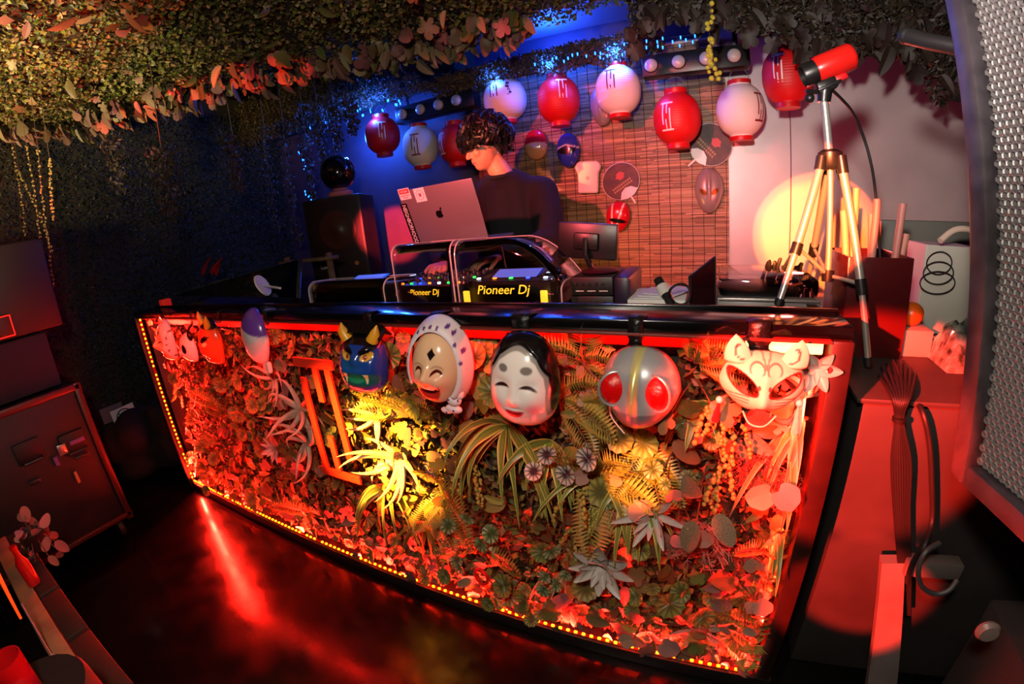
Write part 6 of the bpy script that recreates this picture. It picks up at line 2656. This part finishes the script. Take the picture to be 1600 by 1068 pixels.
# ---------------------------------------------------------------- black side table right of the bar
t = thing('side_table', 'black side table at the right end of the bar with cables over its front', 'table', (3.55, 0.5, 0.0))
b = MB()
b.box((3.50, 0.52, 0.895), (1.04, 0.86, 0.012), 0.003)
b.build('top', mat('side_table_paint', (52, 46, 46), rough=0.5, col2=(42, 36, 36), scale=5), t)
b = MB()
b.box((3.50, 0.52, 0.445), (1.00, 0.82, 0.888), 0.004)
b.build('carcass', mat('side_table_paint', (52, 46, 46), rough=0.5, col2=(42, 36, 36), scale=5), t)
# pale board leaning at its foot
q = [P(1378, 880, Y=0.06), P(1414, 880, Y=0.06), P(1402, 1064, Y=-0.02), P(1356, 1064, Y=-0.02)]
b = MB()
e = V((0, 0.028, 0.004))
low = 0.004
q[2] = q[1] + (q[2] - q[1]) * ((q[1].z - low) / (q[1].z - q[2].z))
q[3] = q[0] + (q[3] - q[0]) * ((q[0].z - low) / (q[0].z - q[3].z))
b.add(q + [p + e for p in q], [[0, 1, 2, 3], [7, 6, 5, 4], [0, 4, 5, 1], [1, 5, 6, 2], [2, 6, 7, 3], [3, 7, 4, 0]])
tag(b.build('grey_board', mat('grey_board_paint', (112, 100, 98), rough=0.6, col2=(96, 84, 82), scale=12), smooth=False), 'grey board leaning against the foot of the side table', 'board')

# hanging cables tied together
t = thing('cable_bundle', 'bundle of black cables tied together and hanging over the side table', 'cable', P(1405, 640, Y=0.06))
for i in range(8):
    o_ = (i - 3.5)
    pts = catmull([P(1368 + i * 9, 560 + abs(o_) * 6, Y=0.30), P(1392 + i * 4.5, 615, Y=0.07), P(1400 + i * 1.5, 655, Y=0.055), P(1394 + i * 4, 720, Y=0.055), P(1398 + i * 3.2, 800, Y=0.06), P(1405 + i * 2.4, 890, Y=0.065), P(1406 + i * 2.2, 960, Y=0.07)], 8)
    MB().tube(pts, 0.0042, 7).build('cable', M_rubber, t)
clamp_ring(t, P(1405, 655, Y=0.052), (0, 0, 1), 0.015, 0.008, M_plastic, 'cable_tie')
b = MB()
b.tube(catmull([P(1424, 618, Y=0.2), P(1440, 640, Y=0.07), P(1452, 690, Y=0.05), P(1456, 760, Y=0.05), P(1456, 812, Y=0.05), P(1446, 850, Y=0.0), P(1432, 868, Y=0.0), P(1422, 890, Y=0.0), P(1418, 910, Y=0.02)], 8), 0.0062, 8)
tag(b.build('thick_cable', M_rubber), 'thick black cable hanging right of the tied bundle', 'cable')
b = MB()
b.tube(catmull([P(1468, 848, Y=-0.02), P(1446, 862, Y=-0.04), P(1435, 890, Y=-0.05), P(1440, 915, Y=-0.05), P(1460, 927, Y=-0.05), P(1482, 922, Y=-0.05), P(1496, 905, Y=-0.04)], 8), 0.006, 8)
tag(b.build('cable_coil', mat('grey_rubber', (70, 66, 68), rough=0.5)), 'grey cable coiled low beside the side table', 'cable')
b = MB()
b.box((P(1460, 893, Y=0.04).x, 0.06, P(1460, 893, Y=0.04).z), (0.14, 0.04, 0.045), 0.003)
tag(b.build('grey_beam', mat('dull_grey_metal', (96, 88, 84), rough=0.5)), 'short grey metal beam behind the coiled cable', 'beam')

# ---------------------------------------------------------------- crate of rolled papers behind the tripod
cx, cy, cz = 3.09, 0.50, 0.901
t = thing('storage_crate', 'dark glossy storage crate on the side table behind the tripod', 'crate', (cx, cy, cz))
M_crate = mat('red_lit_crate', (70, 18, 18), rough=0.22, bump=0.2, bscale=14)  # dark crate, with the red light on it mixed into the colour
for (dx, dy, sx, sy) in ((0, -0.12, 0.17, 0.006), (0, 0.12, 0.17, 0.006), (-0.083, 0, 0.006, 0.24), (0.083, 0, 0.006, 0.24)):
    b = MB()
    b.box((cx + dx, cy + dy, cz + 0.135), (sx, sy, 0.27), 0.002)
    b.build('side', M_crate, t)
b = MB()
b.box((cx, cy, cz + 0.004), (0.164, 0.236, 0.006), 0.001)
b.build('bottom', M_crate, t)
M_roll = mat('rolled_paper', (196, 130, 110), rough=0.5, vary=0.3)
pos = ((-0.07, -0.06, 0.44, -0.10, 'leftmost rolled poster in the crate'), (-0.03, -0.08, 0.47, 0.04, 'second rolled poster from the left in the crate'),
       (0.01, -0.05, 0.43, -0.04, 'third rolled poster from the left in the crate'), (0.05, -0.07, 0.46, 0.08, 'fourth rolled poster, leaning right in the crate'),
       (0.08, -0.02, 0.38, 0.14, 'rightmost rolled poster in the crate, leaning right'), (-0.05, 0.04, 0.50, 0.02, 'tallest rolled poster at the back of the crate'))
for dx, dy, L, ti, lb in pos:
    p = V((cx + dx * 0.7, cy + dy, cz + 0.008))
    e = V((math.sin(ti), 0.02, math.cos(ti))) * (L - 0.06)
    b = MB()
    b.tube([p, p + e], 0.010, 14, cap=False)
    b.tube([p + e, p + e * 0.9], [0.0097, 0.006], 14, cap=False)
    b.tube([p, p + e * 0.2], [0.0097, 0.006], 14, cap=False)
    tag(b.build('rolled_poster', M_roll), lb, 'poster', 'rolled posters in the crate')
# tangle of dark cables in front of the crate
t = thing('cable_heap', 'heap of dark cables and plugs between turntable and crate', 'cable', V((2.99, 0.5, 1.0)))
rg = random.Random(8)
for i in range(7):
    x0 = 2.80 + 0.016 * i
    pts = catmull([(x0, 0.62 + rg.uniform(-.02, .02), 1.006), (x0 + rg.uniform(-.02, .02), 0.58, 1.05 + rg.uniform(0, .04)), (x0 + 0.02, 0.55, 1.10 + rg.uniform(0, 0.05)), (x0 + rg.uniform(0, .04), 0.60, 1.06), (x0 + 0.01, 0.66, 1.006)], 6)
    MB().tube(pts, 0.006, 7).build('cable', M_rubber, t)
for i in range(3):
    MB().tube([(2.82 + 0.04 * i, 0.57, 1.06), (2.83 + 0.04 * i, 0.55, 1.12)], [0.012, 0.009], 10).build('plug', M_darksteel, t)

# ---------------------------------------------------------------- pale boxes and wrappings on the far part of the side table
M_card = mat('white_card', (206, 200, 186), rough=0.6, col2=(190, 184, 170), scale=10)
b = MB()
b.box((0, 0, 0), (0.20, 0.16, 0.30), 0.004, M=T(3.60, 0.66, 1.061) @ RY(0.12))
tag(b.build('white_carton', M_card, smooth=False), 'tall white carton leaning on the side table', 'box')
b = MB()
b.box((0, 0, 0), (0.17, 0.15, 0.28), 0.004, M=T(3.40, 0.72, 1.042) @ RY(0.03))
tag(b.build('pale_carton', mat('pale_card', (196, 194, 182), rough=0.6), smooth=False), 'shorter pale carton left of the leaning one', 'box')
b = MB()
b.tube(catmull([(3.34, 0.60, 1.20), (3.40, 0.62, 1.235), (3.48, 0.62, 1.225), (3.56, 0.58, 1.18)], 8), 0.010, 10)
tag(b.build('clear_hose', mat('clear_hose', (226, 200, 180), rough=0.15)), 'clear hose draped over the cartons', 'hose')
b = MB()
for k in range(3):
    b.tube([(3.36 + 0.04 * math.cos(a) * (1 + 0.2 * k), 0.632 - 0.002 * k, 1.13 - 0.03 * k + 0.035 * math.sin(a)) for a in [2 * PI * i / 24 for i in range(25)]], 0.002, 5, cap=False)
tag(b.build('wire_coil', M_rubber), 'thin dark wire coil hanging before the pale carton', 'cable')
p = P(1424, 490, Y=0.45)
b = MB()
b.ball((p.x, 0.45, p.z), 0.034, 20, 14)
tag(b.build('orange_ball', mat('orange_plastic', (220, 96, 20), rough=0.35)), 'orange ball lying among the wrappings', 'ball')
b = MB()
b.box((p.x, 0.45, (p.z - 0.034 + 0.901) / 2), (0.10, 0.10, p.z - 0.034 - 0.901), 0.003)
tag(b.build('clear_tub', mat('dull_tub', (150, 150, 140), rough=0.4)), 'small dull tub under the orange ball', 'box')


def crumple(name, label, cat, c, s, m, seed):
    mb = MB()
    n = 16
    rg2 = random.Random(seed)
    for i in range(n + 1):
        for j in range(n + 1):
            u, v = i / n - 0.5, j / n - 0.5
            h = 0.5 * (1 - (2 * abs(u)) ** 3) * (1 - (2 * abs(v)) ** 3) + 0.22 * rg2.random() * (1 - (2 * max(abs(u), abs(v))) ** 4)
            mb.v.append(V((c[0] + u * s[0], c[1] + v * s[1], c[2] + h * s[2])))
            mb.c.append((1, 1, 1, 1))
    for i in range(n):
        for j in range(n):
            a_ = i * (n + 1) + j
            mb.f.append([a_, a_ + n + 1, a_ + n + 2, a_ + 1])
            mb.m.append(0)
    base = [V((c[0] - s[0] / 2, c[1] - s[1] / 2, c[2])), V((c[0] + s[0] / 2, c[1] - s[1] / 2, c[2])), V((c[0] + s[0] / 2, c[1] + s[1] / 2, c[2])), V((c[0] - s[0] / 2, c[1] + s[1] / 2, c[2]))]
    mb.add(base, [[3, 2, 1, 0]])
    return tag(mb.build(name, m, smooth=False), label, cat)


M_wrap = mat('crinkled_clear_wrap', (150, 160, 152), rough=0.12, coat=0.5, col2=(40, 52, 44), scale=26)
crumple('plastic_wrap', 'crinkled pale plastic wrap lying at the front of the side table', 'plastic wrap', (3.36, 0.38, 0.902), (0.20, 0.20, 0.16), M_wrap, 3)
crumple('plastic_bag', 'dull crinkled plastic bag right of the pale wrap', 'bag', (3.50, 0.26, 0.902), (0.15, 0.2, 0.13), mat('dull_bag', (110, 100, 90), rough=0.25, col2=(60, 52, 46), scale=20), 5)
b = MB()
b.box((0, 0, 0), (0.07, 0.05, 0.10), 0.003, M=T(3.40, 0.17, 0.957) @ RZ(0.3) @ RX(-0.1))
tag(b.build('small_box', mat('tan_card', (176, 140, 100), rough=0.5), smooth=False), 'small tan box standing at the front of the side table', 'box')
b = MB()
b.box((0, 0, 0), (0.8, 0.03, 0.34), 0.004, M=T(3.66, 0.92, 1.075))
tag(b.build('backdrop_board', mat('grey_green_panel', (96, 98, 90), rough=0.5, col2=(84, 86, 78), scale=6)), 'grey green board standing behind the cartons', 'board')

# ---------------------------------------------------------------- near loudspeaker at the right edge
c0 = CAM + ray(1497, 738) * 1.0
c1 = CAM + ray(1604, 836) * ((c0.z - CAM.z) / ray(1604, 836).z)
ax = V((c1.x - c0.x, c1.y - c0.y, 0)).normalized()         # along the front, towards the camera
nf = V((ax.y, -ax.x, 0))
if nf.x > 0:
    nf = -nf                                             # out of the grille, towards the booth
tl = CAM + ray(1474, -30) * 1.04
SH = 1.02
SW = 0.44
lean = V((tl.x - c0.x, tl.y - c0.y, 0)) / (tl.z - c0.z)
up = (V((0, 0, 1)) + lean * 0.9).normalized()
MSP = Matrix(((ax.x, nf.x, up.x, c0.x), (ax.y, nf.y, up.y, c0.y), (ax.z, nf.z, up.z, c0.z), (0, 0, 0, 1)))   # local x along, y out, z up
t = thing('loudspeaker', 'large black loudspeaker with a perforated metal grille at the right edge', 'speaker', c0 + ax * SW / 2)
M_cab = mat('scuffed_cabinet_paint', (44, 40, 44), rough=0.45, col2=(66, 60, 64), scale=24)
b = MB()
b.box((SW / 2, -0.19, SH / 2), (SW, 0.34, SH), 0.02, M=MSP)
b.build('cabinet', M_cab, t)
fr = 0.040
for c, s in (((fr / 2, 0.0, SH / 2), (fr, 0.045, SH)), ((SW - fr / 2, 0.0, SH / 2), (fr, 0.045, SH)), ((SW / 2, 0.0, fr / 2), (SW - 2 * fr, 0.045, fr)), ((SW / 2, 0.0, SH - fr / 2), (SW - 2 * fr, 0.045, fr))):
    b = MB()
    b.box(c, s, 0.008, M=MSP)
    b.build('front_frame', M_cab, t)
b = MB()
b.box((SW / 2, -0.018, SH / 2), (SW - 0.06, 0.004, SH - 0.06), 0, M=MSP)
b.build('grille_cloth', mat('grille_cloth', (12, 11, 12), rough=0.9), t, smooth=False)
b = MB()
pit = 0.0135
row = 0
z = fr + pit * 0.6
hexo = [(math.cos(PI / 6 + k * PI / 3), math.sin(PI / 6 + k * PI / 3)) for k in range(6)]
while z < SH - fr - pit * 0.4:
    x = fr + pit * (0.55 + 0.5 * (row % 2))
    while x < SW - fr - pit * 0.4:
        o_ = len(b.v)
        for k in range(6):
            b.v.append(MSP @ V((x + hexo[k][0] * pit * 0.577, 0.0, z + hexo[k][1] * pit * 0.577)))
        for k in range(6):
            b.v.append(MSP @ V((x + hexo[k][0] * pit * 0.40, 0.003, z + hexo[k][1] * pit * 0.40)))
        for k in range(6):
            b.v.append(MSP @ V((x + hexo[k][0] * pit * 0.33, -0.004, z + hexo[k][1] * pit * 0.33)))
        for k in range(6):
            j = (k + 1) % 6
            b.f.append([o_ + k, o_ + j, o_ + 6 + j, o_ + 6 + k])
            b.f.append([o_ + 6 + k, o_ + 6 + j, o_ + 12 + j, o_ + 12 + k])
            b.m.extend((0, 0))
        x += pit
    z += pit * 0.866
    row += 1
b.c = [(1, 1, 1, 1)] * len(b.v)
tag(b.build('grille', mat('grille_metal', (150, 146, 146), rough=0.42, metal=0.6), t), kind='stuff')
hp = P(1416, 56, t=1.12)
h2 = P(1492, 76, t=1.06)
b = MB()
b.tube([hp, hp.lerp(h2, 0.5), h2 + V((0.02, 0, 0))], [0.016, 0.015, 0.015], 16)
b.build('mounting_bar', M_darksteel, t)
b = MB()
b.ball(hp, 0.017, 16, 10)
b.build('bar_end', M_rubber, t)
pb = MSP @ V((SW / 2, -0.19, 0))
MB().tube([pb + V((0, 0, 0.01)), V((pb.x, pb.y, 0.25))], 0.02, 14).build('stand_pole', M_rubber, t)
for k in range(3):
    a = 2 * PI * k / 3 + 0.5
    MB().tube([V((pb.x, pb.y, 0.30)), V((pb.x + 0.35 * math.cos(a), pb.y + 0.35 * math.sin(a), 0.012))], 0.012, 10).build('stand_leg', M_rubber, t)
# ---------------------------------------------------------------- things low at the right
p = P(1560, 1010, Y=-0.05)
t = thing('subwoofer', 'dark grey carpeted cabinet on the floor at the lower right corner', 'speaker', (3.62, -0.05, 0))
b = MB()
b.box((3.62, -0.10, 0.21), (0.42, 0.26, 0.42), 0.012)
b.build('cabinet', mat('dark_carpet', (52, 46, 46), rough=0.9, bump=0.5, bscale=400), t)
b = MB()
kp = P(1543, 985, Y=-0.235)
b.lathe([(0.022, 0), (0.024, 0.006), (0.018, 0.014), (0.001, 0.015)], 20, M=T(kp.x, -0.231, kp.z) @ RX(PI / 2))
b.build('knob', mat('dull_knob', (130, 110, 104), rough=0.4), t)
b = MB()
b.box((0, 0, 0), (0.12, 0.10, 0.10), 0.018, M=T(3.60, -0.14, 0.472) @ RZ(0.3))
tag(b.build('red_box', mat('red_case', (170, 20, 22), rough=0.45)), 'red rounded case on the dark cabinet at the lower right', 'case')
b = MB()
q = P(1465, 1018, Y=-0.06)
b.box((0, 0, 0), (0.05, 0.03, 0.002), 0, M=T(q.x, q.y, 0.002) @ RZ(0.4))
tag(b.build('paper_tag', M_paper, smooth=False), 'small pale paper tag on the floor right of the grey board', 'tag')


# ---------------------------------------------------------------- left side of the dance floor
M_case = mat('flight_case_panel', (16, 11, 14), rough=0.6, col2=(24, 17, 21), scale=8)
M_edge2 = mat('red_brown_case_edge', (70, 18, 16), rough=0.4)
CXF = 0.10
tr, br, tl_ = P(142, 592, X=CXF), P(205, 832, X=CXF), P(0, 645, X=CXF)
ctop = tr.z
t = thing('flight_case', 'dark flight case with red brown edges and latches at the left', 'case', (CXF - 0.25, -0.85, 0))
cy1 = (tr.y + br.y) / 2
cy0 = -1.25
zb = 0.10
b = MB()
b.box((CXF - 0.25, (cy0 + cy1) / 2, (ctop + zb) / 2), (0.48, cy1 - cy0 - 0.02, ctop - zb), 0.006)
b.build('panel_box', M_case, t)
for (c, s) in (((CXF - 0.01, cy1 - 0.02, (ctop + zb) / 2), (0.035, 0.035, ctop - zb + 0.02)), ((CXF - 0.01, (cy0 + cy1) / 2, ctop - 0.01), (0.035, cy1 - cy0, 0.035)),
               ((CXF - 0.01, (cy0 + cy1) / 2, zb + 0.02), (0.035, cy1 - cy0, 0.03)), ((CXF - 0.25, cy1 - 0.015, ctop - 0.01), (0.46, 0.03, 0.035))):
    b = MB()
    b.box(c, s, 0.008)
    b.build('edge_profile', M_edge2, t)
for px, py in ((115, 690), (45, 705)):
    p = P(px, py, X=CXF)
    b = MB()
    b.box((CXF - 0.004, p.y, p.z), (0.02, 0.12, 0.10), 0.004)
    hd = b.build('handle_dish', mat('dish_black', (6, 5, 6), rough=0.6), t)
    b = MB()
    b.tube([(CXF + 0.01, p.y - 0.045, p.z - 0.04), (CXF + 0.022, p.y - 0.04, p.z - 0.045), (CXF + 0.022, p.y + 0.04, p.z - 0.045), (CXF + 0.01, p.y + 0.045, p.z - 0.04)], 0.006, 8)
    b.build('grip', M_darksteel, hd)
for px, py, w_, h_, m_ in ((97, 702, 0.04, 0.05, M_steel), (120, 688, 0.07, 0.02, mat('violet_tape', (110, 80, 150), rough=0.4)), (120, 745, 0.015, 0.06, mat('tan_tape', (190, 130, 80), rough=0.5)),
                           (55, 752, 0.05, 0.02, M_darksteel), (88, 720, 0.02, 0.045, mat('violet_tape', (110, 80, 150), rough=0.4)), (128, 712, 0.07, 0.014, M_darksteel)):
    p = P(px, py, X=CXF + 0.004)
    b = MB()
    b.box((CXF + 0.006, p.y, p.z), (0.012, w_, h_), 0.002)
    b.build('latch', m_, t)
for yy in (cy1 - 0.08, cy0 + 0.1):
    for xx in (CXF - 0.06, CXF - 0.42):
        b = MB()
        b.lathe([(0.045, -0.015), (0.05, -0.01), (0.05, 0.01), (0.045, 0.015)], 18, M=T(xx, yy, 0.05) @ RX(PI / 2))
        b.build('castor', M_rubber, t)
b = MB()
p0, p1 = P(104, 617, X=CXF - 0.06), P(88, 500, X=CXF - 0.06)
b.box((CXF - 0.27, (p0.y + cy0) / 2, ctop + 0.012 + 0.13), (0.42, p0.y - cy0, 0.26), 0.012)
tag(b.build('monitor_wedge', mat('grey_carpet_cover', (44, 36, 38), rough=0.9, bump=0.4, bscale=500)), 'grey carpeted box standing on the flight case', 'box')
# hanging cabinet with a red display
p = P(50, 440, X=0.05)
t = thing('hanging_speaker', 'dark red tinted speaker cabinet at the far left with a red lit frame', 'speaker', (-0.15, p.y - 0.2, 1.2))
y1 = P(92, 480, X=0.05).y
zt, zb2 = P(60, 372, X=0.05).z, P(80, 512, X=0.05).z
zb2 = max(zb2, ctop + 0.275)
b = MB()
b.box((-0.15, y1 - 0.22, (zt + zb2) / 2), (0.40, 0.44, zt - zb2), 0.012)
b.build('cabinet', mat('dark_red_black', (24, 8, 9), rough=0.5), t)
zc = P(10, 505, X=0.055).z
b = MB()
yc = P(6, 500, X=0.055).y
b.box((0.052, yc - 0.03, zb2 + 0.06), (0.006, 0.13, 0.10), 0.004)
dsp = b.build('display', mat('dark_display', (60, 10, 8), rough=0.4), t)
for dz in (-0.045, 0.045):
    b = MB()
    b.box((0.057, yc - 0.03, zb2 + 0.06 + dz), (0.003, 0.12, 0.004), 0.001)
    b.build('lit_line', M_rglow, dsp)
for dy in (-0.058, 0.058):
    b = MB()
    b.box((0.057, yc - 0.03 + dy, zb2 + 0.06), (0.003, 0.004, 0.09), 0.001)
    b.build('lit_line', M_rglow, dsp)
# no smoking notice on the foliage wall
SX = -0.90
t_, b_ = P(195, 630, X=SX), P(195, 668, X=SX)
pc = P(195, 650, X=SX)
t = thing('notice', 'white no smoking notice on the foliage wall left of the bar', 'sign', pc)
MN = text_m(pc, (0, 1, 0), (0, 0, 1)) @ RZ(0.04)
b = MB()
b.box((0, 0, 0), (0.17, 0.145, 0.004), 0.001, M=MN)
b.build('card', M_paper, t, smooth=False)
b = MB()
b.tube([MN @ V((0.055 * math.cos(a), 0.055 * math.sin(a), 0.003)) for a in [2 * PI * i / 36 for i in range(37)]], 0.004, 6, cap=False)
b.build('ring', M_stb, t)
b = MB()
b.box((0, 0, 0.003), (0.105, 0.008, 0.002), 0, M=MN @ RZ(-PI / 4))
b.build('bar', M_stb, t, smooth=False)
b = MB()
b.lathe([(0.010, 0), (0.010, 0.002)], 18, M=MN @ T(0.004, 0.03, 0.003))
b.build('dot', M_stb, t, smooth=False)
b = MB()
b.box((0, 0, 0), (0.16, 0.11, 0.004), 0.001, M=text_m(P(176, 645, X=SX - 0.02), (0, 1, 0), (0, 0, 1)))
tag(b.build('grey_card', mat('grey_card', (120, 100, 98), rough=0.7), smooth=False), 'grey card half hidden behind the no smoking notice', 'card')
# black cloth bag slumped below the notice
rg = random.Random(2)
b = MB()
for i in range(16):
    x, y, z = -0.55 + rg.uniform(-0.12, 0.12), 0.0 + rg.uniform(-0.22, 0.22), rg.uniform(0.08, 0.42)
    b.ball((x, y, z), (0.13, 0.14, min(0.13, z)), 12, 8)
o = b.build('cloth_bag', mat('black_cloth', (10, 8, 9), rough=0.9), None)
r = o.modifiers.new('skin', 'REMESH')
r.mode = 'VOXEL'
r.voxel_size = 0.02
r.use_smooth_shade = True
tag(o, 'slumped black cloth bag on the floor below the no smoking notice', 'bag')

# low wooden shelf with plant and bottles in the lower left corner
SZ2 = 0.50
a, c_ = P(4, 855, Z=SZ2), P(124, 1066, Z=SZ2)
d = (c_ - a).normalized()
nrm = V((-d.y, d.x, 0))
if nrm.dot(CAM - a) > 0:
    nrm = -nrm
ln = (c_ - a).length
M_tan = mat('tan_wood', (168, 122, 80), rough=0.55, col2=(120, 84, 54), scale=9)
t = thing('low_shelf', 'low tan wooden shelf in the lower left corner', 'shelf', V((a.x, a.y, 0)))
MLs = frame(a + d * (ln * 0.55) + nrm * 0.10, d, (0, 0, 1))
b = MB()
b.box((0, 0, -0.012), (ln * 1.3, 0.05, 0.024), 0.003, M=frame(a + d * (ln * 0.55), d, (0, 0, 1)))
b.build('front_board', M_tan, t)
for k, (f0, f1) in enumerate(((-0.10, 0.20), (0.22, 0.50), (0.52, 0.80), (0.82, 1.2))):
    b = MB()
    b.box((0, 0, -0.012), (ln * (f1 - f0) - 0.004, 0.06, 0.022), 0.003, M=frame(a + d * ln * (f0 + f1) / 2 - V((0, 0, 0.001)) + (V((d.y, -d.x, 0)) if V((d.y, -d.x, 0)).dot(V((-1, 0, 0))) > 0 else V((-d.y, d.x, 0))) * 0.057, d, (0, 0, 1)))
    b.build('plank', mat('dark_tan_wood', (52, 30, 22), rough=0.6, col2=(40, 24, 18), scale=9), t)
b = MB()
b.box((0, 0, -0.262), (ln * 1.28, 0.03, 0.475), 0.003, M=frame(a + d * (ln * 0.55), d, (0, 0, 1)))
b.build('front_panel', mat('dark_red_wood', (48, 16, 14), rough=0.5), t)
# potted plant with pinkish oval leaves
pp = P(62, 850, Z=SZ2 + 0.03)
t = thing('potted_plant', 'leafy pot plant with pinkish oval leaves in the lower left corner', 'plant', V((pp.x - 0.03, pp.y, 0.5)))
b = MB()
b.lathe([(0.04, 0), (0.055, 0.06), (0.058, 0.065), (0.05, 0.066), (0.04, 0.05)], 20, M=T(pp.x - 0.05, pp.y, SZ2 + 0.001))
b.build('pot', mat('dark_pot', (40, 26, 22), rough=0.5), t)
M_pl = mat('pinkish_oval_leaf', (178, 120, 100), rough=0.5, col2=(140, 92, 76), scale=40, vary=0.3)
me = poly_leaf(oval(0.62), 0.1, 0.1, 'leaf', M_pl)
for x, y in ((27, 805), (45, 808), (62, 814), (30, 828), (49, 828), (57, 840), (80, 830), (86, 845), (70, 862), (45, 862), (93, 861), (66, 826), (76, 868), (55, 875), (22, 845), (36, 790)):
    p = P(x, y, Y=pp.y)
    p = P(x, y, t=(pp - CAM).length + rnd(-0.05, 0.05))
    inst('leaf', me, leaf_matrix(p, V((rnd(-0.4, 0.4), rnd(-0.2, 0.7), rnd(-0.8, 0.3))), V((1, -0.1, 0.2)), rnd(0.045, 0.06)), t)
    MB().tube([V((pp.x - 0.05, pp.y, SZ2 + 0.06)), V((pp.x - 0.05, pp.y, SZ2 + 0.06)).lerp(p, 0.6) + V((0, 0, 0.015)), p], 0.0016, 4).build('stem', M_stem, t)
# red bottle, glass, orange stick and metal rod
p = P(4, 826, t=1.75)
b = MB()
b.lathe([(0.018, 0), (0.02, 0.01), (0.02, 0.08), (0.009, 0.105), (0.009, 0.13), (0.011, 0.13), (0.011, 0.14), (0.001, 0.141)], 20, M=T(p.x, p.y, SZ2 + 0.001))
tag(b.build('red_bottle', mat('red_bottle_glass', (190, 20, 18), rough=0.15, coat=0.5)), 'red bottle at the left edge beside the pot plant', 'bottle')
c1_ = P(33, 966, Z=0.503)
a1 = P(-6, 890, t=(c1_ - CAM).length * 0.985)
b = MB()
b.tube([a1, c1_], [0.006, 0.0035], 8)
tag(b.build('glow_stick', mat('orange_stick', (240, 90, 30), rough=0.3, emit=(255, 80, 20), es=0.7)), 'bright orange red stick at the left edge above the shelf', 'stick')
c1_ = P(80, 1022, Z=0.506)
a1 = P(33, 942, t=(c1_ - CAM).length * 1.0)
t = thing('metal_rod', 'thin metal rod with a washer leaning in the lower left corner', 'rod', c1_)
MB().tube([a1, c1_ + (c1_ - a1) * 0.02], 0.0026, 8).build('rod', M_steel, t)
dd = (c1_ - a1).normalized()
MB().tube([c1_, c1_ + dd * 0.004], 0.010, 14).build('washer', M_steel, t)
p = P(26, 1058, t=1.1)
b = MB()
b.lathe([(0.022, -0.05), (0.026, -0.04), (0.03, 0.02), (0.032, 0.045), (0.029, 0.045), (0.024, -0.03), (0.001, -0.035)], 22, M=T(*p))
tag(b.build('red_glass', mat('red_glass', (200, 14, 20), rough=0.08, coat=0.6, alpha=0.9)), 'red drinking glass at the bottom left corner', 'glass')
b = MB()
b.lathe([(0.10, 0), (0.105, 0.01), (0.105, p.z - 0.065), (0.10, p.z - 0.055), (0.001, p.z - 0.055)], 24, M=T(p.x, p.y, 0.001))
tag(b.build('round_stool', M_black), 'black round stool under the red glass', 'stool')
